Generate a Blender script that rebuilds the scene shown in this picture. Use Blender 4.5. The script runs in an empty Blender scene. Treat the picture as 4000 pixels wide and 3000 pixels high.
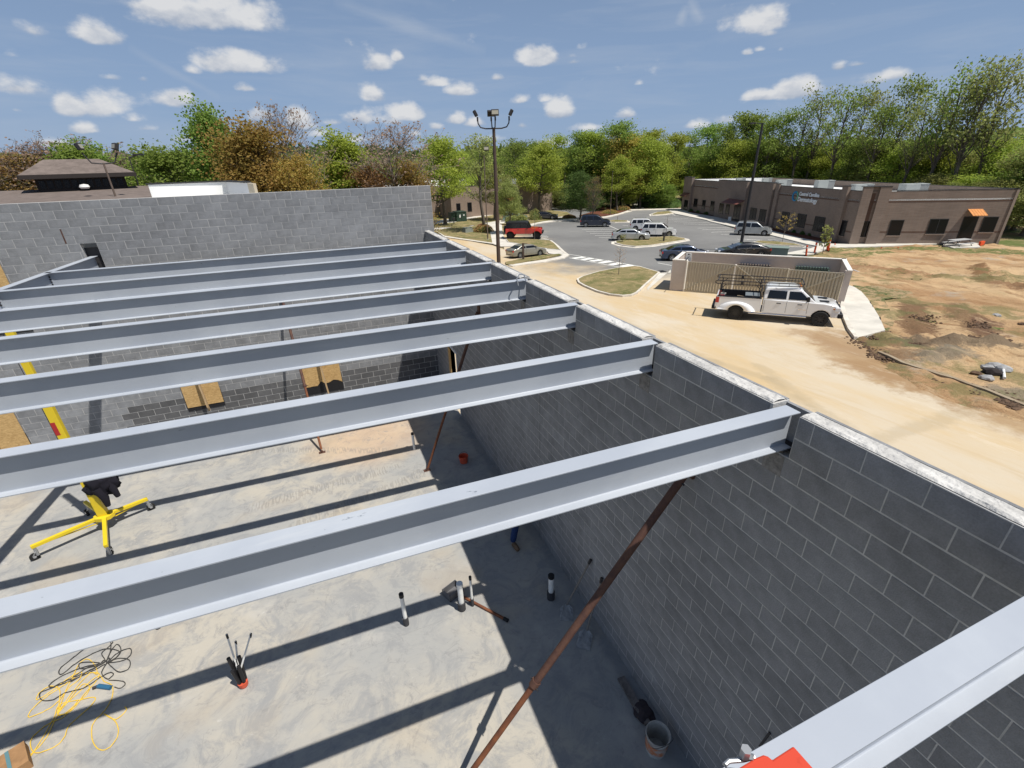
import bpy, bmesh, math, random
from mathutils import Vector, Matrix, noise
R=math.radians
random.seed(7)
scene=bpy.context.scene
COL=scene.collection
# ------------------------------------------------------------------ camera
CAM=Vector((-3.3801,-2.0462,7.4105)); YAW,PIT,ROL,FPX=.3801,-.4429,-.0291,1820.17
fw=Vector((math.sin(YAW)*math.cos(PIT),math.cos(YAW)*math.cos(PIT),math.sin(PIT)))
r0=Vector((math.cos(YAW),-math.sin(YAW),0)); u0=r0.cross(fw)
rt=math.cos(ROL)*r0+math.sin(ROL)*u0; up=-math.sin(ROL)*r0+math.cos(ROL)*u0
cd=bpy.data.cameras.new('camera'); cam=bpy.data.objects.new('camera',cd); COL.objects.link(cam)
m=Matrix((rt,up,-fw)).transposed().to_4x4(); m.translation=CAM; cam.matrix_world=m
cd.sensor_width=36; cd.lens=36*FPX/4000; cd.clip_start=.02; cd.clip_end=3000
scene.camera=cam
# ------------------------------------------------------------------ sun, sky, exposure
SUN=Vector((.305,-.402,1)).normalized(); ELEV=math.asin(SUN.z); AZ=math.atan2(SUN.x,SUN.y)
sl=bpy.data.lights.new('sun','SUN'); sl.energy=5.0; sl.angle=R(.5); sl.color=(1,.955,.88)
so=bpy.data.objects.new('sun',sl); COL.objects.link(so); so.rotation_euler=SUN.to_track_quat('Z','Y').to_euler(); so.location=(0,-10,40)
scene.view_settings.view_transform='Standard'; scene.view_settings.look='None'; scene.view_settings.exposure=0.12; scene.view_settings.gamma=1
try: scene.view_settings.use_curve_mapping=False
except Exception: pass
SKY_STRENGTH=.053
def ray(u,v):
    return (fw+(u-2000)/FPX*rt-(v-1500)/FPX*up)
def azel(u,v):
    d=ray(u,v); return math.atan2(d.x,d.y), math.atan2(d.z,math.hypot(d.x,d.y))
world=bpy.data.worlds.new('World'); scene.world=world; world.use_nodes=True
def build_world():
    nt=world.node_tree; N=nt.nodes; Lk=nt.links; N.clear()
    def n(t,**k):
        x=N.new(t)
        for a,b in k.items(): setattr(x,a,b)
        return x
    def mth(op,a,b=None,c=None,clamp=False):
        x=N.new('ShaderNodeMath'); x.operation=op; x.use_clamp=clamp
        for i,s in enumerate((a,b,c)):
            if s is None: continue
            if isinstance(s,(int,float)): x.inputs[i].default_value=s
            else: Lk.new(s,x.inputs[i])
        return x.outputs[0]
    out=n('ShaderNodeOutputWorld'); bg=n('ShaderNodeBackground'); bg.inputs[1].default_value=SKY_STRENGTH
    sky=n('ShaderNodeTexSky'); sky.sky_type='NISHITA'; sky.sun_disc=False; sky.sun_elevation=ELEV; sky.sun_rotation=AZ
    sky.air_density=1.0; sky.dust_density=.35; sky.ozone_density=3.0; sky.altitude=300
    tc=n('ShaderNodeTexCoord'); sp=n('ShaderNodeSeparateXYZ'); Lk.new(tc.outputs['Generated'],sp.inputs[0])
    az=mth('ARCTAN2',sp.outputs[0],sp.outputs[1])
    hy=mth('SQRT',mth('ADD',mth('MULTIPLY',sp.outputs[0],sp.outputs[0]),mth('MULTIPLY',sp.outputs[1],sp.outputs[1])))
    el=mth('ARCTAN2',sp.outputs[2],hy)
    # clouds: (u, v, half width px, half height px, density)
    CL=[(120,105,95,55,.55),(390,125,110,62,1.1),(840,50,300,85,1.0),(620,20,190,40,.55),(60,330,150,55,.9),(40,205,110,30,.35),(270,405,75,55,.95),(400,410,110,60,.7),(330,500,70,26,.9),
        (60,425,50,18,.6),(520,460,70,26,.7),(560,495,60,24,.7),(700,378,80,48,1.05),(950,240,170,58,1.05),(750,270,40,24,.5),(960,338,50,25,.9),(1010,440,60,38,.9),(1170,465,65,48,1.05),
        (1480,245,70,42,.9),(1550,215,28,30,1.0),(1447,365,55,38,1.1),(1400,450,95,50,1.0),(1310,470,60,24,.6),(1590,440,80,38,1.0),(1530,465,60,30,.7),(1700,318,70,26,.9),(1790,350,75,30,.9),(1650,300,40,26,.7),
        (1940,297,38,22,.9),(1780,460,45,30,.9),(1860,475,50,24,.7),(1700,490,40,20,.7),(1620,520,30,20,.6),(2110,215,90,48,1.05),(2230,210,70,26,.55),(2270,180,45,24,.5),(2240,235,36,20,.5),(2040,385,40,26,.8),
        (2180,425,68,48,1.1),(2130,380,40,24,.55),(2040,485,40,20,.6),(2300,495,70,22,.7),(2450,442,45,26,.8),(2497,322,22,16,.6),(2710,485,65,24,.9),(2840,465,50,22,.6),
        (3010,80,110,60,.95),(3050,50,60,40,.7),(3010,120,50,25,.7),(2920,202,28,16,.7),(2970,190,28,16,.6),(3050,190,30,16,.7),(2985,372,75,22,.9),(3110,345,85,45,1.1),(3150,330,50,38,.9),(3280,255,40,24,.55),
        (3360,245,110,16,.35),(3480,290,80,26,.7),(3430,310,60,20,.5),(3100,450,60,20,.4),(900,565,80,20,.5),(700,540,80,20,.5),(480,560,90,20,.5),(200,560,90,22,.5),(1250,520,90,22,.5),(1100,540,60,20,.5),
        (1450,540,110,20,.6),(1900,540,70,18,.5),(2150,560,120,18,.5),(2600,560,120,18,.4),(430,300,50,14,.25),(560,305,30,18,.35)]
    # warp the direction a little so that the edges billow
    nz=n('ShaderNodeTexNoise'); nz.inputs['Scale'].default_value=11; nz.inputs['Detail'].default_value=9; nz.inputs['Roughness'].default_value=.58
    cmb=n('ShaderNodeCombineXYZ'); Lk.new(az,cmb.inputs[0]); Lk.new(mth('MULTIPLY',el,1.5),cmb.inputs[1]); Lk.new(cmb.outputs[0],nz.inputs['Vector'])
    va=n('ShaderNodeVectorMath',operation='ADD'); Lk.new(cmb.outputs[0],va.inputs[0]); va.inputs[1].default_value=(-.006,-.022,0)
    nz2=n('ShaderNodeTexNoise'); nz2.inputs['Scale'].default_value=11; nz2.inputs['Detail'].default_value=5; nz2.inputs['Roughness'].default_value=.55; Lk.new(va.outputs[0],nz2.inputs['Vector'])
    def vm(op,a,b=None,c=None):
        x=N.new('ShaderNodeVectorMath'); x.operation=op
        for i,s in enumerate((a,b,c)):
            if s is None: continue
            if isinstance(s,tuple): x.inputs[i].default_value=s
            else: Lk.new(s,x.inputs[i])
        return x.outputs['Value'] if op=='LENGTH' else x.outputs[0]
    aee=n('ShaderNodeCombineXYZ'); Lk.new(az,aee.inputs[0]); Lk.new(el,aee.inputs[1]); Lk.new(el,aee.inputs[2])
    M=None; acc=None
    for (u,v,a,b,dn) in CL:
        A,E=azel(u,v); w=abs(azel(u+a,v)[0]-azel(u-a,v)[0])/2; h=abs(azel(u,v-b)[1]-azel(u,v+b)[1])/2; e=E-h*.35
        q=vm('MULTIPLY_ADD',aee.outputs[0],(1/w,.75/h,-1.9/h),(-A/w,-.75*e/h,1.9*e/h))
        q=vm('MAXIMUM',q,(-1e4,0,0))
        k=mth('MULTIPLY_ADD',vm('LENGTH',q),-(dn*.75+.25),1.45*(dn*.75+.25))
        k0=mth('MAXIMUM',k,0.0); M=k0 if M is None else mth('MAXIMUM',M,k0)
        if acc is None: acc=vm('MULTIPLY',k0,(1/h,e/h,1))
        else: acc=vm('MULTIPLY_ADD',k0,(1/h,e/h,1),acc)
    sa=n('ShaderNodeSeparateXYZ'); Lk.new(acc,sa.inputs[0])
    rel=mth('DIVIDE',mth('SUBTRACT',mth('MULTIPLY',el,sa.outputs[0]),sa.outputs[1]),mth('ADD',sa.outputs[2],.001))
    ns=mth('SUBTRACT',nz.outputs[0],.5); ns2=mth('SUBTRACT',nz2.outputs[0],.5)
    D=mth('ADD',M,mth('MULTIPLY',ns,3.0))
    mr=n('ShaderNodeMapRange'); mr.interpolation_type='SMOOTHSTEP'; mr.inputs[1].default_value=.34; mr.inputs[2].default_value=1.02; Lk.new(D,mr.inputs[0])
    alpha=mr.outputs[0]
    lit=mth('ADD',mth('MULTIPLY',mth('SUBTRACT',ns,ns2),3.2),mth('MULTIPLY',rel,.75))
    lit=mth('ADD',lit,.55,clamp=True)
    cr=n('ShaderNodeMix',data_type='RGBA'); cr.inputs[6].default_value=(6.2,7.2,9.0,1); cr.inputs[7].default_value=(12.6,12.7,12.9,1); Lk.new(lit,cr.inputs[0])
    # thin cirrus and an old contrail
    mp=n('ShaderNodeMapping'); mp.inputs['Rotation'].default_value=(0,0,.55); mp.inputs['Scale'].default_value=(1.3,7,1); Lk.new(cmb.outputs[0],mp.inputs[0])
    nc=n('ShaderNodeTexNoise'); nc.inputs['Scale'].default_value=2.2; nc.inputs['Detail'].default_value=6; nc.inputs['Roughness'].default_value=.6; nc.inputs['Distortion'].default_value=.4; Lk.new(mp.outputs[0],nc.inputs['Vector'])
    ci=n('ShaderNodeMapRange'); ci.inputs[1].default_value=.46; ci.inputs[2].default_value=.82; ci.inputs[4].default_value=.42; Lk.new(nc.outputs[0],ci.inputs[0])
    c1=azel(1300,0); c2=azel(1900,200); c3=azel(500,185); c4=azel(860,380); c5=azel(2650,100); c6=azel(2680,20); c7=azel(2745,85); c8=azel(2690,0)
    wis=ci.outputs[0]
    for (p,q,wd,st) in ((c1,c2,.012,.35),(c3,c4,.007,.22),(c5,c6,.008,.4),(c7,c8,.009,.4)):
        L=math.hypot(q[0]-p[0],q[1]-p[1]); tx,ty=(q[0]-p[0])/L,(q[1]-p[1])/L
        ax=mth('SUBTRACT',az,p[0]); ey=mth('SUBTRACT',el,p[1])
        s=mth('DIVIDE',mth('ADD',mth('MULTIPLY',ax,tx),mth('MULTIPLY',ey,ty)),L)
        d=mth('ABSOLUTE',mth('SUBTRACT',mth('MULTIPLY',ax,ty),mth('MULTIPLY',ey,tx)))
        d=mth('ADD',d,mth('MULTIPLY',ns,.02))
        g=mth('SUBTRACT',1,mth('DIVIDE',d,wd),clamp=True)
        e=mth('SUBTRACT',1,mth('ABSOLUTE',mth('SUBTRACT',mth('MULTIPLY',s,2),1)),clamp=True)
        wis=mth('ADD',wis,mth('MULTIPLY',mth('MULTIPLY',g,mth('POWER',e,.4)),st))
    hz=n('ShaderNodeMapRange'); hz.interpolation_type='SMOOTHSTEP'; hz.inputs[1].default_value=.62; hz.inputs[2].default_value=-.02; hz.inputs[3].default_value=.22; hz.inputs[4].default_value=.80; Lk.new(el,hz.inputs[0])
    hm=n('ShaderNodeMix',data_type='RGBA'); Lk.new(hz.outputs[0],hm.inputs[0]); Lk.new(sky.outputs[0],hm.inputs[6]); hm.inputs[7].default_value=(5.0,7.1,10.9,1)
    wm=n('ShaderNodeMix',data_type='RGBA'); Lk.new(wis,wm.inputs[0]); Lk.new(hm.outputs[2],wm.inputs[6]); wm.inputs[7].default_value=(8.0,9.0,10.6,1)
    cm=n('ShaderNodeMix',data_type='RGBA'); Lk.new(mth('MULTIPLY',alpha,.94),cm.inputs[0]); Lk.new(wm.outputs[2],cm.inputs[6]); Lk.new(cr.outputs[2],cm.inputs[7])
    Lk.new(cm.outputs[2],bg.inputs[0]); Lk.new(bg.outputs[0],out.inputs[0])
build_world()
try: world.cycles.sampling_method='MANUAL'; world.cycles.sample_map_resolution=512
except Exception: pass
# ------------------------------------------------------------------ helpers
def gz(x,y):
    s=.374*x+.927*y; return -.164-.036*min(max(s,0),52.)
def G(u,v,dz=0):
    d=ray(u,v); lo=0; t=.5
    for i in range(4000):
        p=CAM+d*t
        if p.z<gz(p.x,p.y)+dz: break
        lo=t; t*=1.01
    hi=t
    for i in range(40):
        mid=(lo+hi)/2; p=CAM+d*mid
        if p.z<gz(p.x,p.y)+dz: hi=mid
        else: lo=mid
    return CAM+d*hi
def at_dist(u,v,dist):
    d=ray(u,v); h=math.hypot(d.x,d.y); return CAM+d*(dist/h)
def on_z(u,v,z=0):
    d=ray(u,v); return CAM+d*((z-CAM.z)/d.z)
def on_x(u,v,x=0): d=ray(u,v); return CAM+d*((x-CAM.x)/d.x)
def on_y(u,v,y): d=ray(u,v); return CAM+d*((y-CAM.y)/d.y)
def hgt(u,v,b):
    d=ray(u,v); t=((b[0]-CAM.x)*d.x+(b[1]-CAM.y)*d.y)/(d.x*d.x+d.y*d.y); return CAM.z+d.z*t
def r_(s,ox,oy): return lambda a,b:(ox+a/s,oy+b/s)
r3=r_(2.765,1600,400); r4=r_(2.765,1800,700); r5=r_(2.765,2200,700); r6=r_(2.765,2600,600); r7=r_(2.765,3200,600); r8=r_(2.212,2500,900); r9=r_(2.765,3200,1000)
def meta(o,label=None,cat=None,group=None,kind=None):
    if label: o['label']=label
    if cat: o['category']=cat
    if group: o['group']=group
    if kind: o['kind']=kind
    return o
def empty(name,loc=(0,0,0),rz=0,label=None,cat=None,group=None,rot=None,sc=None):
    o=bpy.data.objects.new(name,None); COL.objects.link(o); o.location=loc; o.empty_display_size=.2
    o.rotation_euler=rot if rot else (0,0,rz)
    if sc: o.scale=(sc,)*3
    return meta(o,label,cat,group)
def copy_tree(o,parent=None):
    c=o.copy(); COL.objects.link(c); c.parent=parent
    for ch in o.children: copy_tree(ch,c)
    return c
class MB:
    def __init__(s): s.v=[]; s.f=[]
    def add(s,vs,fs):
        n=len(s.v); s.v+= [tuple(v) for v in vs]; s.f+=[tuple(i+n for i in f) for f in fs]; return s
    def box(s,a,b,M=None):
        x0,y0,z0=a; x1,y1,z1=b
        vs=[Vector(p) for p in ((x0,y0,z0),(x1,y0,z0),(x1,y1,z0),(x0,y1,z0),(x0,y0,z1),(x1,y0,z1),(x1,y1,z1),(x0,y1,z1))]
        if M is not None: vs=[M@p for p in vs]
        return s.add(vs,[(0,3,2,1),(4,5,6,7),(0,1,5,4),(1,2,6,5),(2,3,7,6),(3,0,4,7)])
    def bar(s,p,q,w,h=None,upv=(0,0,1)):
        p=Vector(p);q=Vector(q); h=h or w; d=(q-p).normalized(); U=Vector(upv)
        if abs(d.dot(U))>.98: U=Vector((1,0,0))
        sd=d.cross(U).normalized(); U=sd.cross(d)
        vs=[]
        for c in (p,q):
            for a,b in ((-1,-1),(1,-1),(1,1),(-1,1)): vs.append(c+sd*a*w/2+U*b*h/2)
        return s.add(vs,[(0,3,2,1),(4,5,6,7),(0,1,5,4),(1,2,6,5),(2,3,7,6),(3,0,4,7)])
    def cyl(s,p,q,r,r2=None,n=12,caps=True):
        return s.tube([p,q],[r,r if r2 is None else r2],n,caps)
    def tube(s,pts,rs,n=8,caps=True):
        pts=[Vector(p) for p in pts]
        if isinstance(rs,(int,float)): rs=[rs]*len(pts)
        base=len(s.v); prev=None
        for i,p in enumerate(pts):
            d=(pts[min(i+1,len(pts)-1)]-pts[max(i-1,0)])
            if d.length<1e-9: d=Vector((0,0,1))
            d.normalize()
            if prev is None:
                a=Vector((0,0,1)) if abs(d.z)<.9 else Vector((1,0,0)); a=d.cross(a).normalized()
            else:
                a=prev-d*prev.dot(d)
                if a.length<1e-6: a=d.orthogonal()
                a.normalize()
            prev=a; b=d.cross(a)
            for k in range(n):
                t=2*math.pi*k/n; s.v.append(tuple(p+(a*math.cos(t)+b*math.sin(t))*rs[i]))
        for i in range(len(pts)-1):
            for k in range(n):
                k2=(k+1)%n; o=base+i*n; s.f.append((o+k,o+k2,o+n+k2,o+n+k))
        if caps:
            s.f.append(tuple(base+k for k in range(n))[::-1]); o=base+(len(pts)-1)*n; s.f.append(tuple(o+k for k in range(n)))
        return s
    def prism(s,poly,z0,z1):
        "vertical prism over 2D polygon"
        n=len(poly); vs=[(x,y,z0) for x,y in poly]+[(x,y,z1) for x,y in poly]
        return s.add(vs,[tuple(range(n))[::-1],tuple(range(n,2*n))]+[(i,(i+1)%n,n+(i+1)%n,n+i) for i in range(n)])
    def slab(s,pts,nrm,t):
        "thin plate: 3D polygon thickened along nrm"
        n=len(pts); nrm=Vector(nrm); vs=[Vector(p) for p in pts]; vs+=[p+nrm*t for p in vs]
        return s.add(vs,[tuple(range(n))[::-1],tuple(range(n,2*n))]+[(i,(i+1)%n,n+(i+1)%n,n+i) for i in range(n)])
    def lathe(s,prof,n=16,c=(0,0,0)):
        base=len(s.v)
        for r,z in prof:
            for k in range(n): t=2*math.pi*k/n; s.v.append((c[0]+r*math.cos(t),c[1]+r*math.sin(t),c[2]+z))
        for i in range(len(prof)-1):
            for k in range(n): k2=(k+1)%n; o=base+i*n; s.f.append((o+k,o+k2,o+n+k2,o+n+k))
        return s
    def mesh(s,name='mesh',smooth=False):
        me=bpy.data.meshes.new(name); me.from_pydata(s.v,[],s.f); me.update()
        bm=bmesh.new(); bm.from_mesh(me); bmesh.ops.recalc_face_normals(bm,faces=bm.faces); bm.to_mesh(me); bm.free()
        if smooth: 
            for p in me.polygons: p.use_smooth=True
        return me
    def build(s,name,mat,parent=None,smooth=False,bevel=0,seg=2,loc=None,kind=None,label=None,**k):
        me=s.mesh(name,smooth); me.materials.append(mat)
        o=bpy.data.objects.new(name,me); COL.objects.link(o)
        if parent: o.parent=parent
        if loc: o.location=loc
        if bevel:
            b=o.modifiers.new('bevel','BEVEL'); b.width=bevel; b.segments=seg; b.limit_method='ANGLE'; b.angle_limit=R(35)
        if smooth:
            try:
                me.set_sharp_from_angle(angle=R(40))
            except Exception: pass
        if kind: o['kind']=kind
        if label: o['label']=label
        if k.get('cat'): meta(o,None,k['cat'],k.get('group'))
        return o
def obj_from_mesh(name,me,parent=None,loc=(0,0,0),sc=None,rot=None):
    o=bpy.data.objects.new(name,me); COL.objects.link(o); o.parent=parent; o.location=loc
    if sc: o.scale=sc
    if rot: o.rotation_euler=rot
    return o
# ------------------------------------------------------------------ materials
MATS={}
def mat(name,col,rough=.8,metal=0,nscale=0,namp=.12,bump=0,bscale=None,spec=.3,col2=None,obj_rand=0,isl_rand=0,coat=0,detail=5,stretch=None,coord='Object',trans=0,thr=(.35,.65)):
    if name in MATS: return MATS[name]
    m=bpy.data.materials.new(name); m.use_nodes=True; nt=m.node_tree; N=nt.nodes; L=nt.links; b=N['Principled BSDF']
    b.inputs['Roughness'].default_value=rough; b.inputs['Metallic'].default_value=metal; b.inputs['Specular IOR Level'].default_value=spec
    if coat: b.inputs['Coat Weight'].default_value=coat; b.inputs['Coat Roughness'].default_value=.06
    c=(*col,1); b.inputs['Base Color'].default_value=c; last=None
    tc=N.new('ShaderNodeTexCoord'); vec=tc.outputs[coord]
    if coord=='World':
        pass
    if stretch:
        mp=N.new('ShaderNodeMapping'); mp.inputs['Scale'].default_value=stretch; L.new(vec,mp.inputs[0]); vec=mp.outputs[0]
    nz=None
    if nscale:
        nz=N.new('ShaderNodeTexNoise'); nz.inputs['Scale'].default_value=nscale; nz.inputs['Detail'].default_value=detail; nz.inputs['Roughness'].default_value=.65; L.new(vec,nz.inputs['Vector'])
        mr=N.new('ShaderNodeMapRange'); mr.inputs[1].default_value=thr[0]; mr.inputs[2].default_value=thr[1]; L.new(nz.outputs[0],mr.inputs[0])
        mx=N.new('ShaderNodeMix'); mx.data_type='RGBA'; L.new(mr.outputs[0],mx.inputs[0])
        if col2: a,d=(*col,1),(*col2,1)
        else: a=tuple(x*(1-namp) for x in col)+(1,); d=tuple(min(1,x*(1+namp)) for x in col)+(1,)
        mx.inputs[6].default_value=a; mx.inputs[7].default_value=d; last=mx.outputs[2]
    if obj_rand or isl_rand:
        add=None
        if obj_rand: oi=N.new('ShaderNodeObjectInfo'); add=oi.outputs['Random']
        if isl_rand:
            ge=N.new('ShaderNodeNewGeometry')
            if add is None: add=ge.outputs['Random Per Island']
            else:
                a1=N.new('ShaderNodeMath'); a1.operation='ADD'; L.new(add,a1.inputs[0]); L.new(ge.outputs['Random Per Island'],a1.inputs[1])
                a2=N.new('ShaderNodeMath'); a2.operation='FRACT'; L.new(a1.outputs[0],a2.inputs[0]); add=a2.outputs[0]
        k=max(obj_rand,isl_rand)
        mr=N.new('ShaderNodeMapRange'); mr.inputs[3].default_value=1-k; mr.inputs[4].default_value=1+k; L.new(add,mr.inputs[0])
        ml=N.new('ShaderNodeVectorMath'); ml.operation='SCALE'
        if last is not None: L.new(last,ml.inputs[0])
        else: ml.inputs[0].default_value=col
        L.new(mr.outputs[0],ml.inputs['Scale']); last=ml.outputs[0]
    if last is not None: L.new(last,b.inputs['Base Color'])
    if bump:
        n2=N.new('ShaderNodeTexNoise'); n2.inputs['Scale'].default_value=bscale or nscale*4 or 20; n2.inputs['Detail'].default_value=4; L.new(vec,n2.inputs['Vector'])
        bp=N.new('ShaderNodeBump'); bp.inputs['Strength'].default_value=min(1,bump); bp.inputs['Distance'].default_value=.02; L.new(n2.outputs[0],bp.inputs['Height']); L.new(bp.outputs[0],b.inputs['Normal'])
    if trans:
        tr=N.new('ShaderNodeBsdfTranslucent'); ms=N.new('ShaderNodeMixShader'); ms.inputs[0].default_value=trans
        if last is not None: L.new(last,tr.inputs[0])
        else: tr.inputs[0].default_value=c
        out=[x for x in N if x.type=='OUTPUT_MATERIAL'][0]; L.new(b.outputs[0],ms.inputs[1]); L.new(tr.outputs[0],ms.inputs[2]); L.new(ms.outputs[0],out.inputs[0])
    MATS[name]=m; return m
M_block=mat('concrete_block',(.235,.24,.25),.92,nscale=5,namp=.12,bump=.35,bscale=90,obj_rand=.075,isl_rand=.075,spec=.2)
M_mortar=mat('mortar',(.47,.465,.455),.95,nscale=12,namp=.1,bump=.3,bscale=80,spec=.1)
M_grout=mat('grout',(.5,.49,.47),.95,nscale=5,namp=.22,bump=1,bscale=25,spec=.1)
M_steel=mat('primed_steel',(.46,.49,.53),.5,nscale=1.4,namp=.06,bump=.06,bscale=40,spec=.45)
M_dark=mat('dark_metal',(.03,.028,.03),.5,spec=.4)
M_black=mat('black_plastic',(.015,.015,.017),.5)
M_rust=mat('rusty_brown_paint',(.23,.085,.035),.75,nscale=6,col2=(.13,.05,.03),bump=.2,bscale=60)
M_rustdark=mat('rusty_dark_pipe',(.07,.035,.03),.7,nscale=9,col2=(.12,.06,.04),bump=.2,bscale=60)
M_pvc=mat('white_pipe',(.75,.75,.73),.4,nscale=7,namp=.1)
M_yel=mat('yellow_paint',(.70,.52,.02),.38,nscale=7,col2=(.62,.47,.03),spec=.5,thr=(.5,.8))
M_osb=mat('strand_board',(.62,.42,.19),.85,nscale=14,col2=(.4,.25,.1),stretch=(1,1,3),bump=.3,bscale=50)
M_wood=mat('pine_stud',(.45,.33,.19),.8,nscale=4,col2=(.33,.22,.12),stretch=(12,12,1))
M_tyre=mat('tyre_rubber',(.022,.022,.022),.85,bump=.2,bscale=60)
M_rim=mat('alloy_rim',(.55,.56,.58),.3,metal=.8)
M_glass=mat('tinted_glass',(.008,.010,.014),.08,spec=.45)
M_chrome=mat('chrome',(.7,.7,.72),.15,metal=1)
M_redlens=mat('red_lens',(.45,.02,.015),.2,coat=.5)
M_whitelens=mat('clear_lens',(.75,.76,.78),.15,coat=.5)
M_conc=mat('pale_concrete',(.57,.54,.48),.9,nscale=.8,namp=.12,bump=.2,bscale=30,spec=.15)
M_kerb=mat('kerb_concrete',(.60,.56,.49),.9,nscale=1.2,namp=.15,bump=.2,bscale=30,spec=.15)
M_paint=mat('road_paint',(.78,.77,.72),.8,nscale=2,col2=(.55,.54,.5),spec=.1,thr=(.45,.8))
M_white_roof=mat('white_roof_membrane',(.8,.8,.78),.7,nscale=.4,namp=.05)
# ------------------------------------------------------------------ surface materials with world coordinates
def ground_mat(name,fn,rough=.93,bump=.4,bscale=14,dist=.03):
    m=bpy.data.materials.new(name); m.use_nodes=True; nt=m.node_tree; b=nt.nodes['Principled BSDF']
    b.inputs['Roughness'].default_value=rough; b.inputs['Specular IOR Level'].default_value=.15
    geo=nt.nodes.new('ShaderNodeNewGeometry'); P=geo.outputs['Position']
    class T: pass
    t=T()
    def noise_(sc,det=5,ro=.6,vec=None,dis=0):
        x=nt.nodes.new('ShaderNodeTexNoise'); x.inputs['Scale'].default_value=sc; x.inputs['Detail'].default_value=det; x.inputs['Roughness'].default_value=ro; x.inputs['Distortion'].default_value=dis
        nt.links.new(vec or P,x.inputs['Vector']); return x.outputs[0]
    def ramp(s,a,c,lo=0,hi=1):
        x=nt.nodes.new('ShaderNodeMapRange'); x.interpolation_type='SMOOTHSTEP'; x.inputs[1].default_value=a; x.inputs[2].default_value=c; x.inputs[3].default_value=lo; x.inputs[4].default_value=hi; nt.links.new(s,x.inputs[0]); return x.outputs[0]
    def mix(f,a,c,mode='MIX'):
        x=nt.nodes.new('ShaderNodeMix'); x.data_type='RGBA'; x.blend_type=mode
        for i,s in ((0,f),(6,a),(7,c)):
            if isinstance(s,(int,float)): x.inputs[i].default_value=s
            elif isinstance(s,tuple): x.inputs[i].default_value=(*s,1)
            else: nt.links.new(s,x.inputs[i])
        return x.outputs[2]
    def math_(op,a,c=None):
        x=nt.nodes.new('ShaderNodeMath'); x.operation=op
        for i,s in enumerate((a,c)):
            if s is None: continue
            if isinstance(s,(int,float)): x.inputs[i].default_value=s
            else: nt.links.new(s,x.inputs[i])
        return x.outputs[0]
    def mapping(scale=(1,1,1),rot=0,loc=(0,0,0)):
        x=nt.nodes.new('ShaderNodeMapping'); x.inputs['Scale'].default_value=scale; x.inputs['Rotation'].default_value=(0,0,rot); x.inputs['Location'].default_value=loc; nt.links.new(P,x.inputs[0]); return x.outputs[0]
    def seg(a,b,w,soft=.6,wob=1.0,nsc=.6):
        dx,dy=b.x-a.x,b.y-a.y; L2=dx*dx+dy*dy; rx=math_('ADD',t.X,-a.x); ry=math_('ADD',t.Y,-a.y)
        k=nt.nodes.new('ShaderNodeMath'); k.operation='DIVIDE'; k.use_clamp=True; nt.links.new(math_('ADD',math_('MULTIPLY',rx,dx),math_('MULTIPLY',ry,dy)),k.inputs[0]); k.inputs[1].default_value=L2
        ex=math_('SUBTRACT',rx,math_('MULTIPLY',k.outputs[0],dx)); ey=math_('SUBTRACT',ry,math_('MULTIPLY',k.outputs[0],dy))
        d=math_('SQRT',math_('ADD',math_('MULTIPLY',ex,ex),math_('MULTIPLY',ey,ey)))
        d=math_('ADD',d,math_('MULTIPLY',math_('SUBTRACT',noise_(nsc,6,.7),.5),wob*4))
        return ramp(d,w,w+soft,1,0)
    t.seg=seg
    sx=nt.nodes.new('ShaderNodeSeparateXYZ'); nt.links.new(P,sx.inputs[0]); t.X,t.Y,t.Z=sx.outputs
    t.noise,t.ramp,t.mix,t.math,t.mapping=noise_,ramp,mix,math_,mapping
    nt.links.new(fn(t),b.inputs['Base Color'])
    if bump:
        bp=nt.nodes.new('ShaderNodeBump'); bp.inputs['Strength'].default_value=bump; bp.inputs['Distance'].default_value=dist; nt.links.new(noise_(bscale,6,.7),bp.inputs['Height']); nt.links.new(bp.outputs[0],b.inputs['Normal'])
    return m
def nt_wave(t,sc,rot):
    return t.ramp(t.noise(sc,1,.3,t.mapping((1,.15,1),rot)),.45,.55)
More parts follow.
